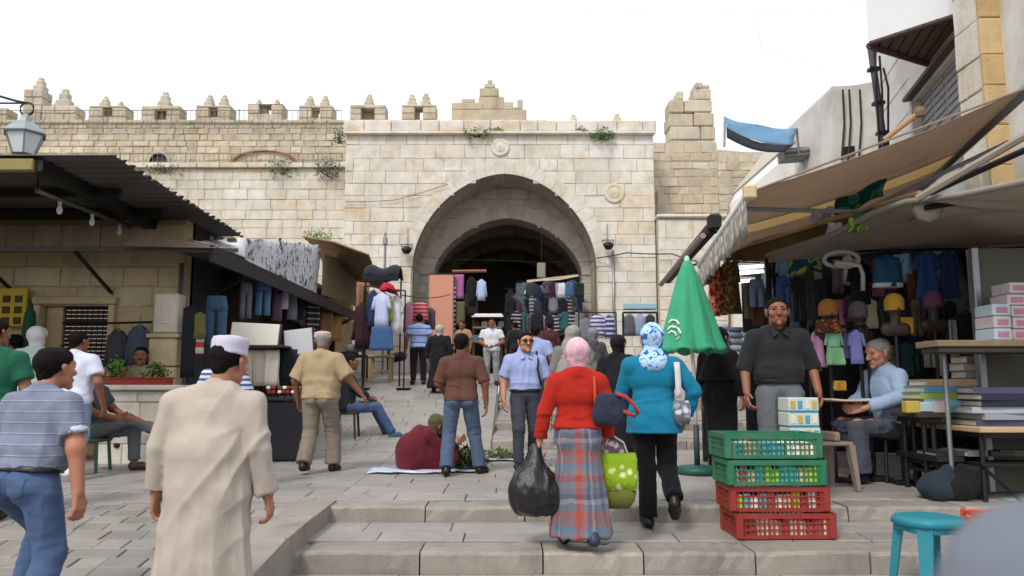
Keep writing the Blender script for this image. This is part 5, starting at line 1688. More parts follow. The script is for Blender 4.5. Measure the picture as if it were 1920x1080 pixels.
cable('faint hanging wire dropping from the sky line to the right houses', [W(1420, 22, 14), W(1427, 90, 14.5), W(1540, 125, 15.5), W(1640, 120, 14.8)], .0022, m=mat('pale_wire', '#b5b5b5', .6))
for px_, l_ in ((762, 'round dark floodlight left of the arch'), (1141, 'round dark floodlight right of the arch')):
    c = W(px_, 469 if px_ < 900 else 461, GY - .35)
    t = thing('floodlight', l_, 'floodlight', c)
    MB().lathe([(0, -.13), (.09, -.11), (.15, -.03), (.15, .05), (.1, .12), (0, .14)], c, 14).build('housing', BLACK, t, True)
    MB().tube([c + Vector((-.15, 0, 0)), c + Vector((-.17, .12, .2)), c + Vector((0, .28, .24)), c + Vector((.17, .12, .2)), c + Vector((.15, 0, 0))], .015, 5).build('bracket', IRON, t)
    MB().tube([c + Vector((0, .27, .24)), c + Vector((0, .27, .75))], .012, 5).build('conduit', STEEL, t)
dpx = W(1150, 520, GY - .1)
tag(MB().tube([(dpx.x, GY - .1, W(1150, 470, GY).z), (dpx.x, GY - .1, 2.0)], .035, 8).build('wall_pipe', STEEL, None, True), 'thin grey pipe down the gate front right of the arch', 'pipe')
ordn = ['lowest', 'second', 'third', 'fourth', 'fifth', 'sixth', 'seventh', 'eighth', 'ninth']
# ------------------------------------------------------------------ buildings on the right
WP, WD = Vector((6.0, 10.0, 0)), Vector((.206, 1, 0)).normalized()
WN = Vector((-WD.y, WD.x, 0))                       # out of the wall, towards the street
def onwall(px, py, off=0):
    d = ray(px, py); o = Vector((0, 0, EYE)); q = WP + WN * off
    t = (q - o).dot(WN) / d.dot(WN)
    return o + d * t
def wu(p): return (p - WP).dot(WD)
def wpt(u, z, off=0): return Vector((WP.x, WP.y, 0)) + WD * u + WN * off + Z * z
def wbox(mb, u0, u1, z0, z1, o0, o1):
    return mb.hexa([wpt(u0, z0, o1), wpt(u0, z0, o0), wpt(u1, z0, o0), wpt(u1, z0, o1)], [wpt(u0, z1, o1), wpt(u0, z1, o0), wpt(u1, z1, o0), wpt(u1, z1, o1)])
pb = thing('plaster_house', 'tall white plastered house above the right stalls with a shuttered window', 'building', (7, 11, 0))
uf = wu(onwall(1650, 200)); un = -1.9
wi = [onwall(1712, 170), onwall(1812, 110), onwall(1716, 245), onwall(1815, 215)]
u0, u1 = wu(wi[1]), wu(wi[0])
zt_, zb_ = (wi[0].z + wi[1].z) / 2 + .05, min(wi[2].z, wi[3].z) - .6
mb = MB()
for a, b, c, d in ((un, u0, 3.6, 10), (u1, uf, 3.6, 10), (u0, u1, 3.6, zb_), (u0, u1, zt_, 10)):
    wbox(mb, a, b, c, d, -.4, 0)
mb.hexa([wpt(uf, 3.6, -.02), wpt(uf + .02, 3.6, -4), wpt(uf + 4, 3.6, -4), wpt(uf + .05, 3.6, -.02)], [wpt(uf, 10, -.02), wpt(uf + .02, 10, -4), wpt(uf + 4, 10, -4), wpt(uf + .05, 10, -.02)])
mb.build('wall', PLASTER, pb)
for i in range(6):                                   # stone courses marked by projecting bands
    z = 4.4 + i * .55
    wbox(MB(), u1 + .2, uf - .02, z, z + .025, 0, .012).build('course_line', PLASTER, pb)
wn_ = wbox(wbox(wbox(MB(), u0 - .08, u0 + .03, zb_, zt_, -.1, .05), u1 - .03, u1 + .08, zb_, zt_, -.1, .05), u0 - .1, u1 + .1, zb_ - .08, zb_, -.1, .09).build('window', mat('stone_trim', '#bdb8ac', .8, .1, 5), pb)
nl = 4
for i in range(nl):
    a, b = u0 + (u1 - u0) * i / nl + .01, u0 + (u1 - u0) * (i + 1) / nl - .01
    k = wbox(MB(), a, b, zb_, zt_, -.16, -.11)
    for r in range(14):
        z = zb_ + (zt_ - zb_) * (r + .5) / 14
        wbox(k, a + .04, b - .04, z - .02, z + .02, -.11, -.09)
    k.build('shutter_leaf', mat('grey_shutter', '#8d8c90', .6, .12, 5), wn_)
k = MB().hexa([wpt(u0 - .15, zt_ + .04, .13), wpt(u0 - .15, zt_ + .05, 0), wpt(u1 + .15, zt_ + .05, 0), wpt(u1 + .15, zt_ + .04, .13)], [wpt(u0 - .15, zt_ + .10, .13), wpt(u0 - .15, zt_ + .15, 0), wpt(u1 + .15, zt_ + .15, 0), wpt(u1 + .15, zt_ + .10, .13)])
k.build('window_hood', mat('brown_hood', '#5b4a44', .7, .2, 6), pb)
# projecting upper room
zbay = W(1628, 78, 11).z
pl = [Vector((W(1628, 78, 11).x, 11, 0)), Vector((W(1815, 18, 10.0).x, 10.0, 0)), wpt(wu(Vector((6.35, 11.7, 0))), 0, -.05)]
pl = [Vector((p.x, p.y, 0)) for p in pl]
MB().hexa([p + Z * zbay for p in (pl[0], pl[1], pl[2], pl[2] + Vector((-.3, .02, 0)))], [p + Z * (zbay + 4) for p in (pl[0], pl[1], pl[2], pl[2] + Vector((-.3, .02, 0)))]).build('projecting_room', mat('smooth_white_render', '#d9dadd', .85, .05, 2), pb)
k = MB()
dv = (pl[2] - pl[1])
for i in range(7):
    t0, t1 = i / 7 + .012, (i + 1) / 7 - .012
    a0, a1 = pl[0] + (pl[1] - pl[0]) * t0, pl[0] + (pl[1] - pl[0]) * t1
    b0, b1 = pl[0] + (pl[2] - pl[0]) * t0, pl[0] + (pl[2] - pl[0]) * t1
    MB().hexa([q + Z * (zbay - .05) for q in (a0, a1, b1, b0)], [q + Z * (zbay - .004) for q in (a0, a1, b1, b0)]).build('ceiling_board', mat('brown_board', '#5f4a41', .75, .2, 8), pb)
MB().tube([pl[0] + Z * (zbay - .06), pl[2] + Z * (zbay - .06)], .05, 6).build('edge_beam', mat('brown_board', '#5f4a41', .75, .2, 8), pb)
MB().tube([pl[1] + Z * (zbay - .05), pl[0] + Z * (zbay - .05)], .03, 6).build('edge_strip', WOOD_D, pb)
# downpipe, leaning a little, with bundled cables
p0, p1 = W(1632, 85, 12.2), W(1657, 268, 12.2)
t = thing('downpipe', 'dark downpipe bundled with cables on the corner of the white house', 'pipe', (p1.x, 12.2, 0))
MB().tube([p0, p0 + (p1 - p0) * .5, p1, Vector((p1.x + .02, 12.2, 3))], .055, 8).build('pipe', mat('purple_grey_pipe', '#4a444f', .6, .2, 8), t, True)
for j in range(3):
    MB().tube([p0 + Vector((.06 + .05 * j, -.05, -.2 * j)), p0 + (p1 - p0) * .45 + Vector((-.04 + .1 * j, -.06, 0)), p1 + Vector((-.1 + .07 * j, -.06, 0)), Vector((p1.x - .1 + .1 * j, 12.15, 3.2))], .018, 5).build('cable', BLACK, t, True)
for f in (.25, .6, .9): MB().box(p0 + (p1 - p0) * f, (.16, .14, .05)).build('clip', IRON, t)
# stone pillar house nearest the camera on the right
SX = W(1840, 60, 9.0).x
sp = thing('stone_house', 'stone house corner coloured warm as if sunlit at the upper right edge', 'building', (SX + 1, 9.2, 0))
MB().box((SX + 2.06, 9.33, 6.8), (4.0, .56, 6.2)).build('wall_core', MORTAR, sp)
masonry(sp, stone('sunlit_stone', ['#c3a878', '#cdb588', '#b89b6b', '#d3bf98'], st=.25, stain=lin('#8a7350')), Vector((SX, 9.02, 0)), XU, NF, 2.2, 3.7, 9.8, .42, .5, .95, d=.06, cap=80, seed=51)  # warm stone colours carry the sunlight on this front
masonry(sp, LIME, Vector((SX + .03, 9.62, 0)), Vector((0, -1, 0)), Vector((-1, 0, 0)), .55, 3.7, 9.8, .42, .4, .7, d=.05, cap=60, seed=52, name='side_stone', vis=False)
# far white houses
FAR = mat('far_white_wall', '#e6e4e0', .9, .08, 1.5)
h1 = thing('white_house', 'far white house with a slanting roof edge beside the blue tarpaulin', 'building', W(1530, 300, 20))
MB().slab([W(1468, 300, 20), W(1480, 272, 20), W(1520, 218, 20), W(1562, 163, 20), W(1568, 163, 20), W(1570, 740, 20), W(1468, 740, 20)], (0, 5, 0)).build('wall', FAR, h1)
MB().slab([W(1477, 271, 19.95), W(1519, 215, 19.95), W(1561, 160, 19.95), W(1566, 162, 19.95), W(1524, 220, 19.95), W(1483, 274, 19.95)], (0, 5.1, 0)).build('roof_edge', mat('pale_cement', '#b9b5ab', .9, .1, 4), h1)
w_ = MB().slab([W(1522, 252, 19.93), W(1535, 252, 19.93), W(1535, 262, 19.93), W(1522, 262, 19.93)], (0, .06, 0)).build('vent', GREYST, h1)
h2 = thing('grey_house', 'far pale grey house with a flat roof behind the downpipe', 'building', W(1605, 300, 17.5))
MB().slab([W(1563, 162, 17.5), W(1600, 160, 17.5), W(1640, 153, 17.5), W(1700, 150, 17.5), W(1700, 740, 17.5), W(1563, 740, 17.5)], (0, 4, 0)).build('wall', mat('far_grey_wall', '#ccc9c3', .9, .08, 1.5, dirt=(lin('#85827a'), .8, .6)), h2)
for px_ in (1580, 1592, 1612):
    MB().tube([W(px_, 168, 17.4), W(px_ + 3, 230, 17.4), W(px_ - 2, 300, 17.4)], .025, 5).build('wall_cable', IRON, h2)
MB().slab([W(1583, 275, 17.4), W(1603, 273, 17.4), W(1603, 290, 17.4), W(1583, 290, 17.4)], (0, .3, 0)).build('meter_box', IRON, h2)
g_ = thing('roof_box', 'flat grey metal frame on the wall below the far white house', 'roof box', W(1505, 285, 19))
MB().slab([W(1470, 278, 19), W(1538, 273, 19), W(1540, 292, 19), W(1472, 297, 19)], (0, .5, 0)).build('panel', mat('grey_board', '#8d9090', .7, .1, 5), g_)
for py_ in (280, 288): MB().tube([W(1474, py_ + 4, 18.95), W(1536, py_ - 1, 18.95)], .03, 5).build('rail', STEEL, g_)
p = W(1495, 320, 20)
wtk = thing('tarred_roof', 'bluish sheet roof low on the wall below the far white house', 'sheet', p)
MB().grid([[W(1448, 345, 20), W(1500, 318, 21)], [W(1475, 345, 19), W(1540, 322, 20)]], (0, 0, -.05)).build('sheet', mat('bluish_sheet', '#8496a3', .7, .1, 3), wtk)
# blue tarpaulin
bt = thing('blue_tarpaulin', 'sagging blue tarpaulin tied against the white sky right of the turret', 'tarpaulin', W(1425, 250, 22))
P = []; P2 = []
for i in range(11):
    t = i / 10
    a = W(1359 + 134 * t, 219 + 22 * t + 6 * math.sin(PI * t), 19.6 - .8 * t)
    b = W(1362 + 126 * t, 239 + 32 * t + 12 * math.sin(PI * t), 19.2 - .8 * t)
    c = W(1363 + 108 * t, 258 + 27 * t + 10 * math.sin(PI * t), 19.1 - .8 * t)
    P.append([a + (b - a) * (j / 5) + Vector((0, .06 * math.sin(j * 1.3 + i), 0)) for j in range(6)])
    P2.append([b + (c - b) * (j / 2) for j in range(3)])
MB().grid(P, (0, .015, 0)).build('sheet', mat('blue_tarp', '#5d83a3', .6, .12, 2), bt, True)
MB().grid(P2, (0, .015, 0)).build('dark_hem', mat('dark_net', '#20242a', .8, .1, 4), bt, True)
MB().tube([P[0][0], W(1358, 275, 19.6)], .03, 6).build('pole', STEEL, bt)
MB().tube([P[10][0], W(1498, 290, 18.8)], .03, 6).build('pole', STEEL, bt)

# ------------------------------------------------------------------ awnings
BRN, OCH = '#6d5c4c', '#b89a62'
def panel(C, s0, s1, t0, t1, m, nm, par, sag=.06, n=10, off=0):
    A, B, Cc, Dd = C
    P = []
    for i in range(n + 1):
        s = s0 + (s1 - s0) * i / n
        r = []
        for j in range(9):
            t = t0 + (t1 - t0) * j / 8
            f = A + (B - A) * s; b = Dd + (Cc - Dd) * s
            p = f + (b - f) * t
            p = p - Z * (sag * math.sin(PI * t) * (1 + .3 * math.sin(s * 17))) + Z * off
            r.append(p)
        P.append(r)
    return MB().grid(P, (0, 0, .008)).build(nm, m, par, True)
AW = [W(1402, 362, 7.4), W(1312, 498, 11.7), Vector((5.75, 11.7, 4.15)), W(1930, 163, 7.3)]
aw = thing('awning', 'big brown shop awning with an ochre stripe rising to the right edge', 'awning', (4, 9.5, 3))
BC = fab('#b5a493', None, False, .85, key='aw', thin=.55); OC = fab('#dccba4', None, False, .85, key='aw', thin=.5)
panel(AW, 0, .42, 0, 1, BC, 'brown_panel', aw)
panel(AW, .423, .56, 0, 1, OC, 'ochre_panel', aw)
panel(AW, .563, 1, 0, 1, BC, 'rear_panel', aw)
MB().tube([AW[0] - Vector((0, .05, 0)), AW[1]], .045, 8).build('front_bar', WHITEP, aw, True)
MB().tube([AW[3], AW[2]], .06, 8).build('roller', STEEL, aw, True)
MB().tube([AW[0], AW[0] + (AW[3] - AW[0]) * 1.0], .012, 6).build('side_hem', BC, aw)
for s in (.12, .8):
    f = AW[0] + (AW[1] - AW[0]) * s; b = AW[3] + (AW[2] - AW[3]) * s
    el = (f + b) / 2 - Z * .45 + (AW[1] - AW[0]).normalized() * .5
    MB().tube([f - Z * .03, el, b - Z * .35], .025, 6).build('folding_arm', STEEL, aw)
P = []
for i in range(61):
    t = i / 60
    p = AW[0] + (AW[1] - AW[0]) * t - Z * .03
    dr = .30 + .07 * abs(math.sin(t * PI * 12))
    P.append([p + Vector((-.02 + .02 * math.sin(i * .9) * j / 3, 0, -dr * j / 3)) for j in range(4)])
MB().grid(P, (.006, 0, 0)).build('valance', fab('#b3aca2', blotch([(0, '#bfb9b0'), (.5, '#aaa298'), (.62, '#8d857c')], 9), False, key='val'), aw, True)
MB().box(AW[0] + Vector((0, -.06, -.01)), (.12, .1, .14), None, .02).build('end_cap', mat('ivory_plastic', '#c7b08c', .5, .1), aw)
# far folded awning
a, b = W(1332, 430, 12.5), W(1252, 524, 16)
t = thing('awning', 'dark folded awning beyond the white valance, above the green parasol', 'awning', (a + b) / 2)
MB().tube([a, b], [.10, .09], 8).build('rolled_cloth', mat('dark_canvas', '#3a3036', .8, .2), t, True)
MB().tube([a + Vector((-.12, 0, -.1)), b + Vector((-.14, 0, -.1))], .05, 6).build('front_bar', mat('pinkish_rail', '#8e7f7c', .6, .2), t)
for s in (.1, .8):
    p = a + (b - a) * s; MB().tube([p, p + Vector((1.5, .1, .5))], .025, 6).build('arm', IRON, t)
MB().box(a + Vector((.05, -.05, .1)), (.2, .2, .25), None, .03).build('motor_box', BLACK, t)
# lower grey tarpaulin over the book stall
gt = thing('grey_tarpaulin', 'sagging grey-brown tarpaulin over the book stall below the big awning', 'tarpaulin', (4, 8, 3))
top = [W(1438, 479, 9.6), W(1560, 440, 8.8), W(1640, 398, 8.0), W(1700, 378, 7.6), W(1800, 366, 7.0), W(1930, 338, 6.3)]
bot = [W(1442, 488, 9.7), W(1560, 476, 9.6), W(1660, 470, 9.4), W(1740, 466, 9.2), W(1838, 462, 9.0), W(1990, 455, 8.6)]
mid = [W(1440, 484, 9.6), W(1560, 462, 9.1), W(1650, 436, 8.5), W(1720, 420, 8.2), W(1840, 402, 7.9), W(1960, 392, 7.4)]
P = []
for i in range(len(top) - 1):
    for q in range(5):
        s = q / 5
        f = lambda L: L[i] + (L[i + 1] - L[i]) * s
        a, c, b = f(top), f(mid), f(bot)
        P.append([a, (a + c) / 2 - Z * .03, c - Z * (.04 + .02 * math.sin(i * 2 + q)), (c + b) / 2 - Z * .05, b])
P.append([top[-1], (top[-1] + mid[-1]) / 2, mid[-1], (mid[-1] + bot[-1]) / 2, bot[-1]])
MB().grid(P, (0, 0, .01)).build('cloth', fab('#a9a197', None, False, key='gt', thin=.5), gt, True)
MB().tube(top, .03, 6).build('edge_roll', fab('#8b857c', None, False, key='gt2'), gt, True)
MB().tube([bot[0], bot[2], bot[4], bot[5]], .022, 6).build('rear_rail', STEEL, gt)
c = W(1742, 390, 7.55)
MB().lathe([(.0, .1), (.12, .09), (.14, 0), (.1, -.1), (0, -.14)], c, 10, lambda q, v: 1 + .12 * math.sin(q * 3)).build('bunched_plastic', mat('cloudy_plastic', '#a09a90', .4, .1), gt, True)
t = thing('awning_valance', 'narrow brown awning edge crossing between the big awning and the grey tarpaulin', 'awning', W(1540, 415, 9))
a, b = W(1366, 470, 11.2), W(1725, 362, 7.7)
P = [[a + (b - a) * (i / 20) + Z * (.02 * math.sin(i * 1.3)) - Z * (.20 * j / 3) + Vector((.03 * j, .02 * j, 0)) for j in range(4)] for i in range(21)]
MB().grid(P, (.01, .01, 0)).build('cloth', fab('#6b563c', None, False, key='v2'), t, True)
MB().tube([a, b], .03, 6).build('front_bar', WOOD_P, t)
rafters = thing('iron_rafters', 'dark iron stall frame under the awnings at the right edge', 'frame', (5, 8, 3.2))
for i in range(5):
    y = 7.4 + i * .9
    MB().tube([(3.9 + .1 * i, y, 3.2 + .03 * i), (6.0 + .2 * i, y, 3.55)], .03, 6).build('rafter', IRON, rafters)
MB().tube([W(1720, 372, 7.3), W(1930, 250, 6.6)], .035, 6).build('rail', mat('pale_pole', '#8d8478', .6, .2), rafters)
MB().tube([W(1660, 400, 8.2), W(1925, 280, 7.0)], .03, 6).build('rail', IRON, rafters)
bp = [W(1658, 262, 8.6), W(1725, 210, 8.4)]
t = thing('awning_pole', 'thin ochre pole slanting up from the awning to the white house', 'pole', bp[0])
MB().tube(bp, .03, 8).build('pole', mat('ochre_pole', '#a5865c', .6, .2), t)
MB().lathe([(0, -.06), (.05, -.05), (.06, 0), (.05, .05), (0, .06)], bp[1], 8).build('joint', RUST, t)

# ------------------------------------------------------------------ stall interiors on the right
it = thing('shop_interior', 'dark recess of the clothes shops under the right hand awnings', 'shop', (7, 11, .6))
INT = mat('shaded_interior', '#2b2724', .9, .3, 3)  # deep brown with the gloom of the shops put into it
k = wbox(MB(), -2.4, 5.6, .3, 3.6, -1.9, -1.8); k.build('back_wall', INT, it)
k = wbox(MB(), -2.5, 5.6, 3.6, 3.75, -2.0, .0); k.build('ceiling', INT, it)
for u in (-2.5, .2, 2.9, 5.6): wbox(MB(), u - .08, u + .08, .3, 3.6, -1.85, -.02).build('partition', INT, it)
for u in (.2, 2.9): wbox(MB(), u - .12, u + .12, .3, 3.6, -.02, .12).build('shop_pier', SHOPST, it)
t = thing('dark_backdrop', 'black sheet standing in for the darkness behind the right hand clothes stalls', 'cloth', W(1600, 560, 11.6))
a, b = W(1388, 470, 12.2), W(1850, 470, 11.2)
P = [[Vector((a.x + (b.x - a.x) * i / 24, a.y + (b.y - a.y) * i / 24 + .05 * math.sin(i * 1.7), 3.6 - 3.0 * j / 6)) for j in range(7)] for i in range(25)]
MB().grid(P, (0, .02, 0)).build('cloth', fab('#242428', None, False, key='bk'), t, True)  # black colour stands for the shade behind the hanging clothes
TUBE = glow('lit_tube', (1, .98, .94), 1.6)
for px_, py_, w_, l_ in ((1400, 483, 46, 'uppermost white tube light in the stall beside the valance'), (1401, 501, 62, 'second white tube light in the stall beside the valance'), (1407, 511, 50, 'third white tube light in the stall beside the valance'), (1398, 527, 36, 'lowest white tube light above the red dresses')):
    c = W(px_, py_, 11.4); w = w_ / FPX * 11.4
    t = thing('tube_light', l_, 'light', c)
    sl = Vector((w / 2, 0, w * .045))
    MB().tube([c - sl, c + sl], .022, 8).build('tube', TUBE, t, True)
    MB().box(c + Vector((0, .03, .04)), (w * 1.04, .05, .04), None, .008).build('fitting', WHITEP, t)
flor = lambda cols, sc: blotch(cols, sc)
hang('long red dress hanging at the street end of the right stall', 1336, 496, 10.9, 30, 98, fab('#a82a2e', flor([(0, '#b2262b'), (.55, '#8c2026'), (.7, '#c08a6a')], 14), key='rd'), 'dress', .3)
hang('red patterned dress hanging second behind the valance', 1348, 500, 11.1, 26, 92, fab('#8f2f2c', flor([(0, '#8f2a2c'), (.5, '#5c2624'), (.66, '#b77a4d')], 18), key='rd2'), 'dress', .3)
hang('olive brown patterned dress hanging beside the red ones', 1364, 488, 11.1, 30, 102, fab('#5e5238', flor([(0, '#5e5238'), (.5, '#3d3a2a'), (.66, '#94793f')], 18), key='ob'), 'dress', .3)
hang('dark olive dress hanging last in the row by the tube lights', 1376, 490, 11.3, 24, 100, fab('#45412f', flor([(0, '#45412f'), (.55, '#6b5838')], 20), key='ob2'), 'dress', .3)
hang('folded light blue jeans hanging below the tube lights', 1418, 524, 11.0, 30, 52, fab('#7f9ac0'), 'jeans')
hang('charcoal trousers hanging between the tube lights and the blue shirt', 1445, 462, 10.8, 26, 110, fab('#33353b'), 'jeans')
hang('sky blue shirt hanging above the man in the dark shirt', 1470, 458, 10.6, 34, 66, fab('#7ca3c4'), 'shirt')
hang('bright blue jeans hanging above the man in the dark shirt', 1468, 518, 10.5, 30, 62, fab('#3f62a0'), 'jeans')
hang('black trousers hanging right of the bright blue jeans', 1497, 520, 10.2, 26, 84, fab('#26262b'), 'jeans')
hang('dark grey trousers hanging beside the black ones', 1517, 522, 10.2, 26, 80, fab('#3a3b40'), 'jeans')
hang('faded black trousers at the right end of the trouser row', 1538, 524, 10.2, 24, 74, fab('#2c2b2e'), 'jeans')
hang('teal blue shirt with a white hem hanging under the grey tarpaulin', 1661, 478, 9.2, 54, 62, fab('#2f5878'), 'vest', 0, None, True, WHITEP)
hang('black shirt hanging left of the teal blue shirt', 1610, 488, 9.5, 46, 84, fab('#1a1b1f'), 'shirt')
hang('royal blue robe hanging right of the teal blue shirt', 1735, 470, 9.0, 50, 92, fab('#2a4778'), 'dress')
hang('navy blue robe hanging beside the royal blue robe', 1775, 472, 9.0, 44, 88, fab('#27395c'), 'dress')
hang('light blue scarf hanging between the teal shirt and the royal blue robe', 1699, 474, 9.1, 14, 40, fab('#6d9cc4'), 'cloth')
hang('black jacket on the high rail beside the grey partition', 1812, 588, 8.6, 74, 74, fab('#161619'), 'jacket')
hang('grey trousers edge hanging beside the black jacket', 1786, 600, 8.5, 14, 66, fab('#6d7177'), 'cloth')
hang('dark purple top hanging in the shade below the navy robe', 1748, 566, 9.1, 36, 70, fab('#3a2c40'), 'shirt')
hang('pink child dress hanging low in the right stall', 1534, 618, 8.9, 30, 70, fab('#cf93c0'), 'dress')
hang('mint green child shirt hanging between pink and lilac clothes', 1562, 616, 8.85, 34, 38, fab('#8cc7a0'), 'shirt')
hang('bright green child skirt hanging below the mint shirt', 1566, 652, 8.8, 34, 32, fab('#7fb886'), 'skirt')
hang('lilac child top hanging right of the green child clothes', 1604, 618, 8.9, 32, 64, fab('#8f8fd0'), 'shirt')
hang('purple child top half hidden behind the lilac one', 1590, 622, 9.0, 22, 50, fab('#7f6aa5'), 'vest')
hang('small yellow bag hanging below the child clothes', 1574, 714, 8.8, 22, 18, fab('#a8842c'), 'cloth')
bar_rack('low rail for the child clothes in the right stall', W(1515, 612, 8.95), W(1625, 612, 8.95), True)
bar_rack('high rail for robes under the grey tarpaulin', W(1590, 472, 9.2), W(1850, 466, 8.9), False)
bar_rack('high rail for trousers in the middle of the right stall', W(1385, 458, 11.0), W(1560, 516, 10.2), False)
R2 = random.Random(5)
PK = [('dark teal', '#27474d'), ('rust', '#7a4630'), ('cream', '#b7ae9b'), ('ink blue', '#25314f'), ('plum', '#553650'), ('ash', '#6a6b70'), ('forest green', '#2c4a38'), ('wine', '#5d2530'), ('powder blue', '#8aa2bd'), ('khaki', '#777052'), ('white', '#c3c5c9'), ('black', '#1d1d20'), ('rose', '#a86a78')]
for r, (xa_, xb_, py_, n_, h_, Yd, nm_) in enumerate(((1395, 1540, 476, 9, 62, 11.7, 'top rear row of the right stall'), (1560, 1735, 482, 9, 70, 10.6, 'upper rear row under the grey tarpaulin'), (1395, 1530, 545, 8, 66, 11.3, 'lower rear row of the right stall'), (1560, 1790, 556, 11, 60, 10.2, 'lower rear row behind the mannequins'), (1640, 1800, 640, 7, 66, 10.4, 'lowest rear row behind the reader'))):
    for i in range(n_):
        c = PK[(i * 5 + r * 4 + R2.randrange(2)) % 13]
        px_ = xa_ + (xb_ - xa_) * (i + .5) / n_
        hang('%s garment, %s from the left in the %s' % (c[0], (ordn + ['tenth', 'eleventh'])[i].replace('lowest', 'first'), nm_), px_, py_ + R2.uniform(-5, 8), Yd + R2.uniform(-.1, .1), 24 * R2.uniform(.8, 1.3), h_ * R2.uniform(.75, 1.15), fab(c[1]), R2.choice(('shirt', 'vest', 'cloth', 'dress', 'jeans')), R2.uniform(-.8, .8), 'garments in the dim rear rows of the right stall', False, name='hanging_garment')
def bust(label, px, py, Y, hat, shade=True):
    c = W(px, py, Y); hcol = fab(hat)
    t = thing('mannequin', label, 'mannequin', (c.x, Y, c.z - .45))
    DKM = mat('dark_bust', '#3d3029', .5, .2)
    v, f = sdf_mesh([pr((0, 0, 0), (0, 0, .06), .085, .09), pr((0, 0, -.14), (0, 0, 0), .055), pr((-.09, 0, -.23), (.09, 0, -.23), .075, None, (1, .7, 1)), pr((0, -.08, .0), (0, -.085, -.02), .02)], .014, .03)
    o = np_obj('bust', [(v + np.array([0, 0, .45]), f)], DKM, t)
    k = MB().lathe([(.098, .0), (.102, .02), (.104, .09), (.095, .135), (.068, .172), (.03, .19), (0, .193)], (0, 0, .425), 18, lambda q, v: 1 + .03 * math.sin(5 * q + 4 * v)); 
    o2 = k.build('cap', hcol, None, True); o2.parent = t
    zr_ = zg(c.x, Y) - (c.z - .45); k = MB().tube([(0, 0, .2), (0, 0, zr_ + .02)], .02, 6).box((0, 0, zr_ + .016), (.3, .3, .03), None, .01); o4 = k.build('stand', IRON, None); o4.parent = t
bust('dark mannequin head in a small orange cap above the child clothes', 1553, 588, 8.9, '#94652f')
bust('larger mannequin head in a bright yellow cap behind the seated reader', 1677, 578, 8.7, '#b58a30')
bust('mannequin head in a grey cap between the two yellow caps', 1610, 592, 9.0, '#55565c')
bust('mannequin head in a plum cap under the navy robe', 1750, 572, 8.9, '#6a4560')
hang('orange and dark checked top on the shoulders of the small mannequin', 1552, 598, 8.78, 50, 26, fab('#8a5526', flor([(0, '#a5672a'), (.5, '#4d3120')], 22), key='oc'), 'vest')
hang('mustard scarf hanging beside the large yellow cap', 1700, 595, 8.7, 26, 30, fab('#a67c25'), 'cloth')
for i, (px_, py_, w_, h_, Yd, c_, l_) in enumerate(((1612, 372, 96, 34, 8.7, ('#1f5148', '#2d6b5a', '#123a33'), 'dark green printed cloth sheet just under the ochre awning stripe'), (1640, 405, 100, 34, 8.3, ('#6f8a2c', '#a3b04a', '#2f6b3c'), 'yellow-green printed cloth sheet above the grey tarpaulin'), (1512, 492, 70, 34, 9.9, ('#2b7a78', '#8fae4a', '#1d4f58'), 'teal and lime printed cloth sheet left of the grey tarpaulin'), (1575, 425, 52, 28, 8.9, ('#c3c8d6', '#9aa4c8', '#dfe1e6'), 'white and lilac plastic bag tucked under the awning'), (1540, 405, 44, 22, 9.2, ('#d6d6d8', '#c3c3c9', '#b0b4c0'), 'white plastic bag tucked higher under the awning'))):
    c = W(px_, py_, Yd); w, h = w_ / FPX * Yd, h_ / FPX * Yd
    u = Vector((.9, -.25, .38)); v_ = Vector((-.1, .3, -1)).normalized()
    P = [[c + u * (w * (a_ / 8 - .5)) + v_ * (h * (b_ / 5 - .5)) + Vector((0, .03 * math.sin(a_ * 1.4 + b_ + i), .02 * math.cos(a_))) for b_ in range(6)] for a_ in range(9)]
    o = MB().grid(P, (0, .012, .004)).build('printed_sheet' if i < 3 else 'plastic_bag', fab(c_[0], flor([(0, c_[0]), (.45, c_[1]), (.62, c_[2])], 7), False, key='ps%d' % i), None, True, origin=c)
    tag(o, l_, 'cloth' if i < 3 else 'bag')
t = thing('white_hose', 'white coiled hose looped above the mannequins', 'hose', W(1580, 500, 9))
pts = [W(1570 + 34 * math.cos(q * .2) * (1 - q * .006) + q * .4, 486 + 14 * math.sin(q * .2), 9.0 - .004 * q) for q in range(46)] + [W(1612, 498, 8.8), W(1618, 515, 8.8), W(1618, 545, 8.8)]
MB().tube(pts, .025, 8).build('hose', mat('grey_hose', '#9c9c9c', .6, .1), t, True)
# folded clothes on the display table beside the valance
TY = 10.4
tb = W(1400, 655, TY)
t = thing('display_table', 'long table stacked with folded clothes behind the green parasol', 'table', (tb.x, TY, zg(tb.x, TY)))
ta_, tb_ = W(1322, 690, TY), W(1520, 690, TY)
MB().box(((ta_.x + tb_.x) / 2, TY, ta_.z - .03), (tb_.x - ta_.x, .8, .05), None, .01).build('tabletop', WOOD, t)
for x in (ta_.x + .05, tb_.x - .05):
    for y in (TY - .33, TY + .33): MB().box((x, y, (ta_.z + zg(x, y)) / 2 - .03), (.06, .06, ta_.z - zg(x, y) - .06)).build('leg', WOOD_D, t)
PC = ['#a9abb2', '#8d929b', '#b9b4ac', '#6f7580', '#c3c5ca', '#99999e', '#7d8796', '#b04a58', '#5f6b80', '#aab4c0']
PN = ['pale grey', 'mid grey', 'cream', 'slate', 'white', 'ash grey', 'blue-grey', 'rose red', 'steel blue', 'ice blue']
n_ = 0
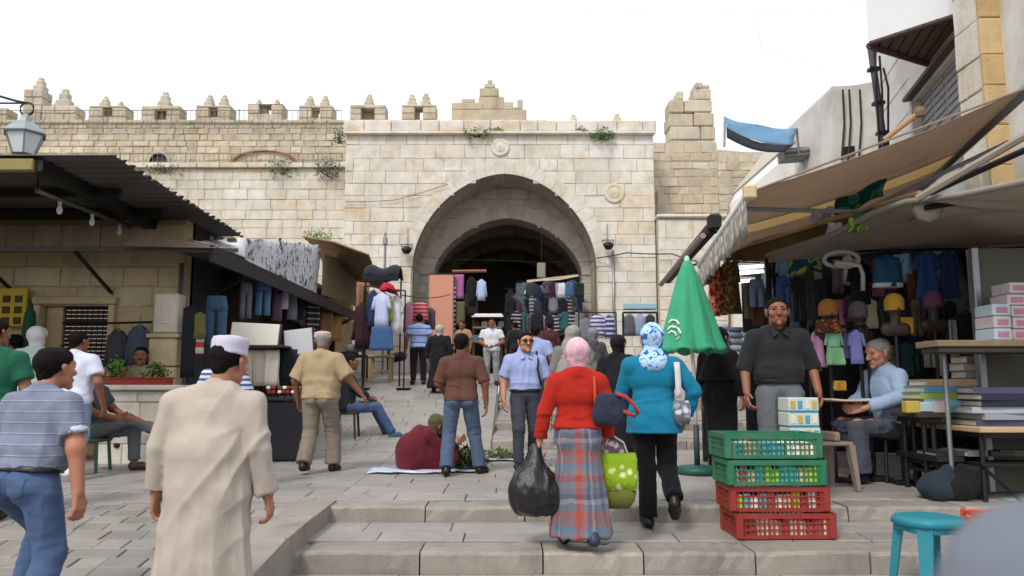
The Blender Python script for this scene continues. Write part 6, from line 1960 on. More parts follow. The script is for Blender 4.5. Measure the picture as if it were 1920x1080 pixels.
for s in range(7):
    x = ta_.x + .14 + (tb_.x - ta_.x - .28) * s / 6
    zz = ta_.z
    for q in range(rnd.choice((5, 6, 7, 7))):
        hh = rnd.uniform(.06, .09)
        ci = rnd.randrange(10) if rnd.random() < .8 else 4
        o = MB().box((0, 0, 0), (rnd.uniform(.19, .23), .4, hh - .006), None, .025).build('folded_shirt', fab(PC[ci]), None, True)
        o.location = (x + rnd.uniform(-.012, .012), TY - .12, zz + hh / 2); o.rotation_euler = (0, rnd.uniform(-.04, .04), rnd.uniform(-.08, .08)); zz += hh
        tag(o, '%s folded shirt in the %s pile behind the green parasol' % (PN[ci], ordn[s].replace('lowest', 'first')), 'shirt', 'folded shirts piled behind the parasol')
# grey partition, shelf plank and boxes
a, b = W(1832, 464, 8.0), W(1945, 640, 8.0)
t = thing('partition_board', 'tall grey-green partition board at the right edge behind the boxes', 'board', ((a.x + b.x) / 2, 8.0, .5))
MB().box(((a.x + b.x) / 2, 8.05, (a.z + .5) / 2), (b.x - a.x, .06, a.z - .5), None, .01).build('board', mat('grey_green_board', '#5d5d54', .8, .12, 4), t)
MB().box((a.x - .03, 8.03, (a.z + .5) / 2), (.07, .1, a.z - .5), None, .01).build('edge_post', STEEL, t)
SY = 7.6
sa, sb = W(1737, 648, SY), W(1990, 640, SY)
zsf = W(1800, 646, SY).z
t = thing('shelf', 'raised wooden shelf plank carrying white boxes beside the reader', 'shelf', ((sa.x + sb.x) / 2, SY, .48))
MB().box(((sa.x + sb.x) / 2, SY, zsf), (sb.x - sa.x, .42, .06), None, .008).build('plank', WOOD, t)
MB().box(((sa.x + sb.x) / 2, SY - .02, zsf - .06), (sb.x - sa.x - .04, .34, .05), None, .006).build('under_board', WOOD_D, t)
for x in (sa.x + .24, sb.x - .1):
    MB().tube([(x, SY + .15, zsf - .08), (x, SY + .15, .48)], .022, 6).build('leg', STEEL, t)
BXW = mat('box_card', '#b5b0ac', .8, .12, 18, .1, dirt=(lin('#b98a94'), 9, .7))
def stack(px, Y, wpx, z0, n, hh, m, label, nm, cat, dep=.3):
    x = W(px, 640, Y).x; w = wpx / FPX * Y
    for i in range(n):
        o = MB().box((0, 0, 0), (w * rnd.uniform(.94, 1), dep, hh - .006), None, .008)
        oo = o.build(nm, m[i % len(m)], None)
        oo.location = (x + rnd.uniform(-.01, .01), Y + rnd.uniform(-.01, .01), z0 + hh * (i + .5)); oo.rotation_euler = (0, 0, rnd.uniform(-.06, .06))
        lb = label(i, n)
        tag(oo, lb, cat, nm.replace('_', ' ') + 's on the right stall')
        if nm == 'small_box': MB().box((0, -dep / 2 - .002, 0), (w * .6, .004, hh * .45)).build('print', mat('pink_print', '#a8728a', .7, .3, 30), None).parent = oo
LH = mat('light_blue_card', '#a4b6bd', .8, .1, 14); LP = mat('pinkish_card', '#bfaeb2', .8, .15, 14)
stack(1864, SY, 34, zsf + .03, 3, .115, [LH, BXW], lambda i, n: '%s pale box of the left stack on the raised shelf' % ordn[i], 'small_box', 'box')
stack(1899, SY + .02, 36, zsf + .03, 5, .11, [BXW, LP], lambda i, n: '%s pale box of the middle stack on the raised shelf' % ordn[i], 'small_box', 'box')
stack(1936, SY + .05, 34, zsf + .03, 5, .105, [LP, BXW], lambda i, n: '%s pale box of the right stack on the raised shelf' % ordn[i], 'small_box', 'box')
# tables with books
def table(label, x0, x1, y0, y1, zt, m, legs, shelf=None):
    c = ((x0 + x1) / 2, (y0 + y1) / 2)
    t = thing('stall_table', label, 'table', (c[0], c[1], zg(*c)))
    MB().box((c[0], c[1], zt - .025), (x1 - x0, y1 - y0, .05), None, .008).build('tabletop', m, t)
    MB().box((c[0], c[1], zt - .075), (x1 - x0 - .1, y1 - y0 - .1, .05)).build('apron', IRON, t)
    for x, y in legs:
        MB().tube([(x, y, zt - .06), (x, y, zg(x, y))], .024, 6).build('leg', IRON, t)
    if shelf:
        MB().box((c[0], c[1], shelf), (x1 - x0 - .06, y1 - y0 - .1, .03), None, .006).build('lower_shelf', IRON, t)
        MB().tube([(x0 + .05, y0 + .08, shelf - .02), (x0 + .45, y0 + .08, shelf - .4)], .018, 5).build('brace', IRON, t)
        MB().tube([(x0 + .05, y1 - .2, zt - .1), (x0 + .5, y1 - .2, shelf + .03)], .018, 5).build('brace', IRON, t)
    return t
TZ = 1.15
tx0 = W(1838, 805, 7.5).x
table('wooden market table loaded with big books at the right edge', tx0, 6.6, 7.5, 8.9, TZ, WOOD_P, [(tx0 + .06, 7.6), (tx0 + .06, 8.8), (6.4, 7.6), (6.4, 8.8)], .80)
t2x = W(1716, 770, 8.0).x
table('low dark table covered with books in front of the seated reader', t2x, tx0 - .03, 7.95, 8.55, 1.27, WOOD_D, [(t2x + .1, 8.05), (t2x + .1, 8.45), (tx0 - .15, 8.05), (tx0 - .15, 8.45)])
table('dark folding table holding flat books left of the wooden table', W(1742, 850, 7.9).x, tx0 - .02, 7.75, 8.6, .86, BLACK, [(W(1742, 850, 7.9).x + .06, 7.85), (tx0 - .1, 7.85), (W(1742, 850, 7.9).x + .06, 8.5)], .7)
PAGE = mat('book_pages', '#c2bba9', .9, .1, 60, .3, 200)
def book(x, y, z, w, d, h, rz, c, label):
    t = thing('book', label, 'book', (x, y, z), rz, 'books on the right hand stall', local=True)
    m = mat('cover_' + c[1:], c, .5, .08, 10)
    MB().box((0, .0, h / 2), (w - .02, d - .02, h - .016)).build('pages', PAGE, t)
    MB().box((0, 0, .004), (w, d, .008)).box((0, 0, h - .004), (w, d, .008)).box((0, -d / 2 + .004, h / 2), (w, .008, h - .017)).build('cover', m, t)
for i, (c_, cn_) in enumerate((('#5f8f9a', 'grey-blue'), ('#7fa9b5', 'pale blue'), ('#7f9c46', 'green'), ('#4f86a8', 'blue'), ('#a98a66', 'tan'))):
    p = W(1768, 768 - i * 13, 8.2)
    book(p.x + .02 * math.sin(i * 2), 8.25, 1.272 + .066 * i, .54 + .04 * math.sin(i), .42, .064, .05 * math.sin(i * 3), c_, '%s book in the coloured stack beside the seated reader' % cn_)
for i, (c_, cn_) in enumerate((('#3f4759', 'slate blue'), ('#8d93a3', 'pale grey'), ('#a3a7b5', 'silver'), ('#23263a', 'navy'), ('#2a2c40', 'dark indigo'), ('#5f5a78', 'dull violet'))):
    book(tx0 + .60 + .03 * math.sin(i * 2.3), 8.0 + .03 * math.cos(i), TZ + .062 * i, 1.0 - .05 * (i % 2), .6, .06, .06 * math.sin(i * 2), c_, '%s big book in the stack on the wooden table' % cn_)
for i in range(9):
    z0 = TZ + .37 if False else TZ
    book(W(1855, 700, 8.55).x + .01 * math.sin(i * 2.5), 8.6, TZ + .078 * i, .62, .32, .074, .04 * math.sin(i * 1.7), ['#8a8378', '#a39c90', '#767068'][i % 3], '%s book of the tall pale stack under the raised shelf' % ordn[i])
for i in range(4):
    p = W(1795 + 9 * i, 782 - i, 8.3)
    o = MB().box((0, 0, 0), (.14, .12, .10 + .02 * (i % 2)), None, .012).build('packet', [WHITEP, mat('yellow_pack', '#b5a048', .7), LH, LP][i], None)
    o.location = (tx0 + .08 if i < 1 else tx0 - .35 + .13 * i - .13, 8.4 if i < 1 else 8.06, (TZ if i < 1 else 1.27) + .055)
    tag(o, ['white packet on the near edge of the wooden book table', 'yellow packet right of the coloured book stack', 'pale blue packet right of the coloured book stack', 'pinkish packet right of the coloured book stack'][i], 'packet')
for i in range(6):
    book(W(1765, 850, 7.9).x + .14 * i, 8.0 + .05 * (i % 2), .862 + .0, .26 if i % 2 else .2, .4, .035 + .01 * (i % 3), .1 * math.sin(i), ['#26262a', '#4a3a30', '#6e6e70', '#2a2f3e', '#3b2d2d', '#59544c'][i], '%s flat book on the dark folding table from the left' % ['first', 'second', 'third', 'fourth', 'fifth', 'sixth'][i])
for i, (px_, py_, c_, l_) in enumerate(((1800, 925, '#17181b', 'black bag slumped under the wooden book table'), (1772, 930, '#25303a', 'dark teal bag under the folding table'))):
    p = W(px_, py_, 7.75)
    v, f = sdf_mesh([pr((-.1, 0, .1), (.1, 0, .1), .14, .13), pr((0, 0, .2), (.03, 0, .27), .08, .05)], .02, .05, [(V3(0, 0, 0), V3(0, 0, -1))])
    o = np_obj('floor_bag', [(folds(v, f, 'bag', 1.5, i), f)], fab(c_), None); o.location = (p.x, 7.75, zg(p.x, 7.75))
    tag(o, l_, 'bag')
oc = W(1868, 975, 6.5)
t = thing('small_crate', 'small orange plastic basket at the lower right behind the stool', 'crate', (oc.x, 6.6, zg(oc.x, 6.6)))
ORG = mat('orange_plastic', '#b5482c', .45, .1)
z0 = zg(oc.x, 6.6)
for i in range(4):
    z = z0 + .03 + i * .055
    MB().box((oc.x, 6.45, z), (.24, .02, .03), None, .005).box((oc.x, 6.75, z), (.24, .02, .03), None, .005).box((oc.x - .12, 6.6, z), (.02, .3, .03), None, .005).box((oc.x + .12, 6.6, z), (.02, .3, .03), None, .005).build('basket_band', ORG, t)
for sx in (-1, 1):
    for sy in (-1, 1): MB().box((oc.x + sx * .12, 6.6 + sy * .15, z0 + .11), (.035, .035, .22), None, .008).build('corner_post', ORG, t)
MB().box((oc.x, 6.6, z0 + .012), (.23, .28, .02)).build('bottom', ORG, t)

# ------------------------------------------------------------------ crates, cartons, stool, parasol, chair
GRN, REDP = mat('green_plastic', '#20694a', .55, .2, 8, dirt=(lin('#5f6f60'), 5, .45)), mat('red_plastic', '#8a2c24', .55, .2, 8, dirt=(lin('#6f4a40'), 5, .45))
KX, KY = (W(1342, 900, 6.75).x + W(1540, 900, 6.75).x) / 2, 6.78
KX += .03
KW, KD, KH = .80, .5, .205
goods = [('#dedccf', 'white'), ('#a3c636', 'lime green'), ('#9e4a55', 'maroon'), ('#54a9b5', 'teal'), ('#cbb79c', 'buff')]
def crate(i, label, m):
    dx = (.03, -.0, -.03, -.05)[i]
    x, y, z = KX + dx, KY + .02 * math.sin(i * 2), zg(KX, KY) + i * (KH + .004)
    t = thing('plastic_crate', label, 'crate', (x, y, z), (.02, -.015, .01, .03)[i], 'plastic crates stacked on the step', local=True)
    for nm, c, d in (('bottom', (0, 0, .012), (KW - .06, KD - .06, .02)),):
        MB().box(c, d).build(nm, m, t)
    for ax, sg in ((0, -1), (0, 1), (1, -1), (1, 1)):
        L = KW if ax == 0 else KD
        k = MB()
        def bx(u, zc, du, dz, th=.014):
            tp = (1 - zc / KH) * .035
            p = (u * (1 - tp * .5), sg * (KD / 2 - .01 - tp * .35), zc) if ax == 0 else (sg * (KW / 2 - .01 - tp * .35), u, zc)
            k.box(p, (du, th, dz) if ax == 0 else (th, du, dz))
        for zc in (.012, .075, .125): bx(0, zc, L - .05, .009)
        n_ = int(L / .042)
        for j in range(n_ + 1):
            u = -L / 2 + .03 + (L - .06) * j / n_
            bx(u, .085, .0075 if j % 6 else .018, .15)
        bx(0, KH - .022, L - .01, .040, .022)
        bx(0, .02, L - .04, .03, .018)
        k.build('side_wall', m, t)
    for sx in (-1, 1):
        for sy in (-1, 1): MB().box((sx * (KW / 2 - .03), sy * (KD / 2 - .03), KH / 2), (.06, .06, KH - .004), None, .012).build('corner_post', m, t)
    r = random.Random(i + 3)
    for q in range(11):
        c_, cn_ = goods[(r.randrange(5) if i else r.choice((0, 2, 2, 4)))] if i != 3 else goods[r.choice((3, 4, 0))]
        w = .065
        o = MB().box((0, 0, 0), (w, .30, r.uniform(.10, .15) if i < 3 else .1), None, .01).build('carton', mat('pack_' + c_[1:], c_, .7, .25, 25), None)
        hgt = max(v[2] for v in [tuple(b) for b in o.bound_box])
        o.location = (x - .33 + .066 * q, y - .075, z + .024 + hgt)
        tag(o, '%s carton, %s from the left in the %s' % (cn_, (ordn + ['tenth', 'eleventh'])[q].replace('lowest', 'first'), ('lowest red crate', 'upper red crate', 'lower green crate', 'topmost green crate')[i]), 'carton', 'cartons packed in the crates')
for i, (l_, m_) in enumerate((('red plastic crate at the bottom of the stack on the step', REDP), ('red plastic crate second from the bottom of the stack', REDP), ('green plastic crate resting on the red crates', GRN), ('green plastic crate on top of the stack on the step', GRN))):
    crate(i, l_, m_)
# stack of printed cartons beside the top crate
px_a, px_b = W(1487, 800, 7.25).x, W(1550, 800, 7.25).x
zc0 = zg(KX, 7.4) + .02
tops = W(1515, 745, 7.4).z
nb_ = 6; hh = (tops - .62) / nb_
cs = thing('carton_stand', 'low box stand hidden behind the crates under the printed cartons', 'stand', ((px_a + px_b) / 2, 7.55, .47))
MB().box(((px_a + px_b) / 2 + .02, 7.58, .545), (.34, .32, .15), None, .01).build('stand_box', WOOD_D, cs)
CT1 = fab('#b9c4bd', stripes([(0, '#6fa3c0'), (.16, '#c3c9b0'), (.34, '#d6d6ce'), (.55, '#9ec0c4'), (.7, '#cfcfc4'), (.9, '#c0b06a')], .085, 0), False, .6, 0, key='ct')
for i in range(nb_):
    o = MB().box((0, 0, 0), (px_b - px_a - .02, .3, hh - .006), None, .008).build('printed_carton', mat('carton_white', '#b9c2bd', .7, .1, 10), None)
    o.location = ((px_a + px_b) / 2 + rnd.uniform(-.006, .006) + .02, 7.58, .62 + hh * (i + .5))
    tag(o, '%s printed carton from the bottom of the stack behind the green crates' % ordn[i], 'carton', 'printed cartons stacked behind the crates')
    for q in range(4):
        MB().box(((q - 1.5) * .066, -.152, 0), (.042, .006, hh * .55), None, .002).build('printed_label', mat(('teal_print', 'cream_print', 'ochre_print')[(q + i) % 3], ('#4f93a8', '#d0cdb8', '#b59c4c')[(q + i) % 3], .6, .15, 30), None).parent = o
    MB().box((0, -.151, -hh * .42), (px_b - px_a - .03, .006, hh * .12)).build('blue_band', mat('blue_print', '#3f8fb5', .6), None).parent = o
# turquoise stool
stx, sty = W(1740, 970, 5.6).x, 5.6
stz = zg(stx, sty); sz = W(1740, 966, 5.6).z
TQ = mat('turquoise_plastic', '#1c7888', .45, .12, 5, .1, 80, dirt=(lin('#4a6f74'), 5, .5))
t = thing('plastic_stool', 'turquoise plastic stool standing before the lowest step at the right', 'stool', (stx, sty, stz), .2, local=True)
H = sz - stz
k = MB().lathe([(0, H - .004), (.05, H - .006), (.09, H), (.17, H), (.205, H - .006), (.22, H - .02), (.228, H - .055), (.22, H - .058), (.20, H - .03), (0, H - .03)], (0, 0, 0), 28, lambda q, v: 1 + .03 * math.cos(4 * q + PI))
k.build('seat', TQ, t, True)
for q in range(4):
    a = PI / 4 + q * PI / 2
    u = Vector((math.cos(a), math.sin(a), 0)); s_ = Vector((-u.y, u.x, 0))
    lo, hi = u * .255, u * .178
    def ring(c, w, d, z): return [c + s_ * w - u * d + Z * z, c - s_ * w - u * d + Z * z, c - s_ * w + u * d + Z * z, c + s_ * w + u * d + Z * z][::-1]
    MB().hexa(ring(lo, .032, .02, 0), ring(hi, .05, .03, H - .03)).build('leg', TQ, t)
for q in range(4):
    a = q * PI / 2
    MB().box((.18 * math.cos(a), .18 * math.sin(a), H - .075), (.02, .22, .05), Matrix.Rotation(a, 3, 'Z'), .006).build('apron', TQ, t)
# empty brown plastic chair by the crates
chx, chy = W(1552, 850, 8.2).x, 8.35
chz = zg(chx, chy)
t = thing('plastic_chair', 'greyish brown plastic chair beside the crates, half hidden by them', 'chair', (chx, chy, chz), PI * .55, local=True)
CHM = mat('taupe_plastic', '#85776c', .5, .1)
MB().box((0, 0, .46), (.46, .44, .04), None, .015).build('seat', CHM, t)
for sx in (-1, 1):
    for sy in (-1, 1):
        a, b = Vector((sx * .24, sy * .23, 0)), Vector((sx * .20, sy * .19, .45))
        MB().hexa([a + Vector(q) for q in ((-.03, -.02, 0), (.03, -.02, 0), (.03, .02, 0), (-.03, .02, 0))], [b + Vector(q) for q in ((-.045, -.03, 0), (.045, -.03, 0), (.045, .03, 0), (-.045, .03, 0))]).build('leg', CHM, t)
MB().box((0, -.06, .53), (.44, .06, .10), None, .02).build('armrest', CHM, t)
# closed green parasol
UX = W(1308, 885, 9.5); uz = zg(UX.x, 9.5)
GC = fab('#3d9a74', None, True, .8, key='pc')
t = thing('parasol', 'closed green market parasol with a white emblem on its dark base', 'parasol', (UX.x, 9.5, uz))
tp_ = W(1288, 488, 9.5); bt_ = W(1296, 660, 9.5); ax_ = tp_ - bt_
def crease(q, v): return 1 + .20 * v * (abs(math.sin(4 * q + .35 * math.sin(v * 3))) - .6) + .05 * v * math.cos(3 * q + 1) + .02 * v * math.sin(17 * q + 5 * v)
prof = [(.03, 0), (.055, .03), (.09, .11), (.13, .2), (.165, .31), (.20, .42), (.235, .54), (.27, .66), (.30, .77), (.33, .88), (.36, .95), (.38, 1.0), (.34, .985), (.1, .8), (.02, .7)]
k = MB(); n = 96
vs = []
for i, (r_, f) in enumerate(prof):
    for j in range(n):
        q = 2 * PI * j / n
        v = min(1, f + .1)
        hem = .05 * math.cos(8 * q) * (f > .97)
        rr = r_ * crease(q, v)
        vs.append(tp_ - ax_ * (f + hem * .6) + Vector((rr * math.cos(q) * 1.05, rr * math.sin(q) * .9, 0)))
k.add(vs, [(i * n + j, (i + 1) * n + j, (i + 1) * n + (j + 1) % n, i * n + (j + 1) % n) for i in range(len(prof) - 1) for j in range(n)])
k.build('canopy', GC, t, True)
MB().lathe([(0, .06), (.03, .04), (.035, 0), (.04, -.04)], tp_, 10).build('cap', mat('pale_green', '#9fcdb4', .6), t, True)
pb_ = W(1305, 800, 9.5)
MB().tube([tp_ - Z * .1, bt_ + Z * .1, W(1301, 690, 9.5), pb_], .022, 8).build('pole', WHITEP, t, True)
MB().tube([pb_ + Z * .02, Vector((UX.x, 9.5, uz + .05))], .034, 8).build('base_tube', mat('dark_green_grey', '#2c3a3c', .5), t, True)
MB().lathe([(0, .1), (.1, .1), (.22, .085), (.25, .06), (.255, 0), (0, 0)], (UX.x, 9.5, uz), 24).build('base', mat('green_base', '#1e4f47', .5, .15), t, True)
k = MB()
def on_can(px, py):
    # front surface of the canopy at that height
    d = ray(px, py); o = Vector((0, 0, EYE))
    for i in range(400):
        y = 8.9 + i * .002
        p = o + d * (y / d.y)
        f = (tp_.z - p.z) / ax_.z
        c = tp_ - ax_ * f
        r_ = interp(f, [(a, b) for b, a in prof[:12]])
        q = math.atan2((p.y - c.y) / .9, (p.x - c.x) / 1.05)
        if math.hypot((p.x - c.x) / 1.05, (p.y - c.y) / .9) < r_ * crease(q, min(1, f + .1)): return p - d * .012
    return o + d * (9.2 / d.y)
for pts in ([(1254, 606), (1260, 600), (1268, 601), (1273, 607), (1270, 614), (1262, 614)], [(1252, 619), (1257, 613), (1264, 612), (1272, 616), (1276, 624), (1274, 633), (1268, 638)], [(1253, 626), (1259, 621), (1266, 624), (1268, 630)]):
    k.tube([on_can(a, b) for a, b in pts], .012, 5)
k.build('emblem', WHITEP, t, True)
# ------------------------------------------------------------------ clothes and goods in the archway
pal = [('black', '#1c1c20'), ('charcoal', '#35363c'), ('white', '#c9ccd4'), ('maroon', '#4a2028'), ('navy', '#232b45'), ('grey', '#74767c'), ('lilac', '#8f86ad'), ('teal', '#2a5458'), ('denim blue', '#48638c'), ('beige', '#a2937e'), ('dark green', '#26392d'), ('purple', '#3f2c48')]
for r, (xa_, xb_, ya_, yb_, Yd, n_, h_, w_, nm_) in enumerate(((972, 1090, 532, 526, 25.2, 12, 30, 16, 'upper archway row'), (955, 1090, 556, 556, 24.7, 14, 34, 17, 'middle archway row'), (952, 1094, 586, 588, 24.2, 14, 36, 18, 'lower archway row'), (950, 1090, 544, 540, 26.2, 11, 60, 26, 'rear archway row'))):
    bar_rack('thin rail carrying the %s of dark clothes' % nm_, W(xa_ - 6, ya_ - 3, Yd), W(xb_ + 6, yb_ - 3, Yd), r == 2, .01)
    for i in range(n_):
        px_ = xa_ + (xb_ - xa_) * (i + .5) / n_ + rnd.uniform(-2, 2); py_ = ya_ + (yb_ - ya_) * i / n_ + rnd.uniform(-3, 6)
        if r == 0: c = [pal[k] for k in (7, 2, 1, 4, 5, 4, 3, 6, 2, 8, 0, 10)][i]
        else: c = pal[(0, 1, 0, 11, 0, 3, 0, 1, 10, 0, 5, 4, 7, 1)[(i * (r + 2)) % 14]]
        hang('%s garment, %s from the left in the %s' % (c[0], (ordn + ['tenth', 'eleventh', 'twelfth', 'thirteenth', 'fourteenth'])[i].replace('lowest', 'first'), nm_), px_, py_, Yd + rnd.uniform(-.1, .1), w_ * rnd.uniform(.9, 1.5), h_ * rnd.uniform(.9, 1.5), fab(c[1], blotch([(0, c[1]), (.45, '#8d8c96'), (.52, c[1]), (.7, '#57525c')], 9 + i % 3 * 5) if (i * 7 + r) % 5 == 0 else stripes([(0, c[1]), (.6, '#9a98a0')], .11) if (i * 5 + r) % 7 == 0 else None, key='ag%d' % (i * 7 % 35 + r)), rnd.choice(('shirt', 'vest', 'cloth', 'shirt', 'dress', 'jacket')), rnd.uniform(-.9, .9), 'garments hanging on the right of the archway', False, name='hanging_garment')
bar_rack('reddish wooden rail high on the left inside the archway', W(848, 509, 24.6), W(912, 508, 24.6), False, .05, rm=mat('reddish_wood', '#8a5b45', .8))
hang('mauve pink scarf hanging beside the salmon panel', 861, 515, 24.4, 18, 46, fab('#a05f95'), 'cloth')
hang('black and white checked strip hanging along the salmon panel', 851, 535, 24.3, 7, 100, fab('#222222', stripes([(0, '#202022'), (.5, '#c8c8cc')], .14), key='chk'), 'cloth')
hang('white and pale blue shirt on the reddish rail', 903, 524, 24.4, 20, 40, fab('#a9b8da'), 'shirt', .3)
hang('black shirt with a white collar on the reddish rail', 884, 520, 24.5, 22, 54, fab('#1b1b1f'), 'shirt')
hang('dark cloth hanging below the white collared shirt', 880, 552, 24.5, 34, 40, fab('#2a2426'), 'cloth')
hang('olive cloth hanging low beside the checked strip', 864, 566, 24.3, 16, 44, fab('#5c5a3c'), 'cloth')
t = thing('market_stand', 'low stall with a bright white top left of centre in the archway', 'stall', W(915, 600, 23.2))
a, b = W(884, 592, 23.2), W(944, 588, 23.2)
MB().hexa([(a.x, 22.9, a.z - .06), (b.x, 22.9, a.z - .06), (b.x, 23.6, a.z + .02), (a.x, 23.6, a.z + .02)], [(a.x + .1, 22.9, a.z), (b.x - .05, 22.9, a.z), (b.x - .05, 23.6, a.z + .10), (a.x + .1, 23.6, a.z + .10)]).build('white_roof', WHITEP, t)
for z in (.35, .75): MB().box(((a.x + b.x) / 2, 23.3, a.z - z), (b.x - a.x - .1, .5, .05)).build('shelf', WOOD, t)
for x in (a.x + .06, b.x - .06): MB().box((x, 23.3, (a.z + 1.95) / 2), (.06, .06, a.z - 1.95)).build('post', WOOD_D, t)
for i in range(8):
    c = pal[(3, 9, 2, 5, 8, 9, 2, 10)[i]]
    o = MB().box((a.x + .14 + .24 * (i % 4), 23.2, a.z - (.25 if i < 4 else .65)), (.17, .2, .16), None, .02).build('goods_box', fab(c[1]), None)
    tag(o, '%s box on the %s shelf of the white topped stall' % (c[0], 'upper' if i < 4 else 'lower'), 'box')
p = W(1015, 502, 26)
t = thing('lamp_box', 'pale box lamp hanging in the dark upper right of the archway', 'lamp', p)
MB().box(p - Z * .1, (.28, .2, .5), None, .03).build('shade', mat('dusty_cream', '#8d887a', .7, .1), t); MB().tube([p + Z * .1, p + Z * 1.4], .012, 5).build('cord', BLACK, t)
p = W(1030, 530, 24.6)
t = thing('beam_awning', 'pale cloth strip slanting over the right of the archway', 'awning', p)
a, b = W(988, 527, 24.6), W(1084, 516, 24.3)
MB().grid([[a + (b - a) * (i / 8) + Z * (-.05 * j) + Vector((0, -.15 * j, .02 * math.sin(i))) for j in range(3)] for i in range(9)], (0, 0, .01)).build('cloth', fab('#a9a08e', None, False, key='pale'), t, True)
MB().tube([a, b], .03, 6).build('pole', WOOD_P, t)
for px_, py_, w_, h_, c_, k_, l_, pt in ((1120, 590, 34, 44, '#8a86b0', 'shirt', 'purple and white striped shirt hanging right of the archway', stripes([(0, '#4a4670'), (.5, '#bcbad0')], .1)), (1098, 596, 26, 44, '#6f7076', 'vest', 'grey vest hanging at the foot of the right jamb', None),
                                         (1142, 592, 22, 44, '#3a4a78', 'shirt', 'blue and white striped shirt right of the purple one', stripes([(0, '#34426e'), (.6, '#b0b6c8')], .12)), (1180, 590, 22, 40, '#55585f', 'vest', 'dark grey vest on the pale blue rack', None), (1200, 590, 20, 40, '#7f96b0', 'vest', 'pale blue vest on the pale blue rack', None), (1219, 590, 20, 40, '#2f3440', 'vest', 'navy vest on the pale blue rack', None)):
    hang(l_, px_, py_, 19.6, w_, h_, fab(c_, pt, key=l_ if pt else None), k_)
bar_rack('short rail for striped shirts right of the archway', W(1085, 586, 19.65), W(1155, 586, 19.65))
t = bar_rack('pale blue rack of small clothes against the pedestal', W(1168, 586, 19.65), W(1232, 586, 19.65), True, .03)
bx_ = W(1200, 575, 19.8)
MB().box((bx_.x, 19.8, bx_.z), (.8, .3, .16), None, .02).build('top_tray', mat('pale_blue_paint', '#8fb0bd', .6, .1), t)

# ------------------------------------------------------------------ vegetables on cloths
def ground_sheet(label, px, py, Y, w, d, m):
    c = W(px, py, Y)
    P = [[Vector((c.x + w * (i / 10 - .5) + .03 * math.sin(j * 2.1 + i), Y + d * (j / 6 - .5) + .03 * math.sin(i * 1.7), 0)) for j in range(7)] for i in range(11)]
    for r in P:
        for q in r: q.z = zg(q.x, q.y) + .012 + .012 * rnd.random()
    o = MB().grid(P, (0, 0, .006)).build('ground_sheet', m, None, True, origin=c)
    return tag(o, label, 'sheet')
ground_sheet('crumpled white and pale blue sheet on the paving before the squatting woman', 768, 872, 9.65, .95, .42, fab('#b9c0cc', blotch([(0, '#c3c8d0'), (.5, '#9fc0cc'), (.62, '#b6b4cf')], 5), False, key='gs'))
ground_sheet('pale sheet of greens between the brown shirted man and the man in sunglasses', 950, 826, 11.0, 1.0, .6, fab('#b4bac2', None, False, key='gs2'))
ground_sheet('blue and white sheet under the dark green vegetables', 868, 868, 9.75, .5, .4, fab('#a9b6c8', None, False, key='gs3'))
def greens(label, px, py, Y, rw, rh, n, m):
    c = W(px, py, Y); z0 = zg(c.x, Y)
    t = thing('greens', label, 'vegetables', (c.x, Y, z0))
    mb = MB()
    for i in range(n):
        q = rnd.random() * 2 * PI; rr = rnd.random() ** .5
        b = Vector((c.x + rw * rr * math.cos(q), Y + rw * .6 * rr * math.sin(q), z0 + .02 + rh * (1 - rr * rr) * rnd.random()))
        d = Vector((rnd.uniform(-1, 1), rnd.uniform(-1, 1), rnd.uniform(-.1, .8))).normalized() * rnd.uniform(.05, .11)
        s = d.cross(Z).normalized() * .022
        mb.add([b, b + d * .5 + s, b + d + Z * .005, b + d * .5 - s], [(0, 1, 2, 3)])
    mb.build('leaves', m, t)
    k = MB()
    for i in range(24):
        q = rnd.random() * 2 * PI
        b = Vector((c.x + rw * .7 * math.cos(q), Y + rw * .4 * math.sin(q), z0 + .03))
        k.tube([b, b + Vector((rnd.uniform(-.12, .12), rnd.uniform(-.1, .1), rnd.uniform(.0, .1)))], .005, 4)
    k.build('stems', LEAF, t)
greens('heap of dark green leaves behind the legs of the man in the brown shirt', 868, 860, 9.85, .27, .3, 420, mat('dark_leaf', '#33502a', .6, .4, 3, .1, rv=.45))
greens('dry bunch of herbs beside the heap of dark green leaves', 880, 818, 10.6, .25, .16, 220, LEAF_D)
greens('flat pile of pale greens on the right hand sheet', 935, 818, 11.0, .36, .10, 300, mat('pale_leaf', '#77855a', .6, .4, 3, .1, rv=.45))

# ------------------------------------------------------------------ people
JEANS, JEANS_P, JEANS_D = fab('#465b7d'), fab('#7d95ab'), fab('#4b5b73')
WALK_R = dict(hpL=(-.092, 0, .91), knL=(-.10, .02, .50), anL=(-.10, -.17, .12), toL=(-.105, -.05, .035), hpR=(.092, 0, .91), knR=(.10, .17, .51), anR=(.105, .16, .085))
WALK_L = dict(hpR=(.092, 0, .91), knR=(.10, .02, .50), anR=(.10, -.17, .12), toR=(.105, -.05, .035), hpL=(-.092, 0, .91), knL=(-.10, .17, .51), anL=(-.105, .16, .085))
def mk(a, **k):
    d = dict(a); d.update(k); return d
ROBE = fab('#aea398')
person('stout man from behind in a long cream robe and a white cap', 403, 640, 4.6, -.05, wf=1.22, nod=14, yaw=-18, lean=3, vox=.011, belly=.035, skin=SKIN,
       J=mk(WALK_L, hd=(.045, .03, 1.605), nck=(.015, -.01, 1.45), elL=(-.232, -.03, 1.13), wrL=(-.252, .02, .875), elR=(.236, -.03, 1.12), wrR=(.265, .05, .865)), hair=('low', HAIR), curl=.55,
       clothes=[('thobe', ROBE, dict(sleeve=1.93, flare=1.45, arm=.014, infl=.020, wide=.255, top=.175, hem=.10, collar=1, fs=1.0)), ('kufi', fab('#c4c0d0')), ('shoes', SHOE_N)])
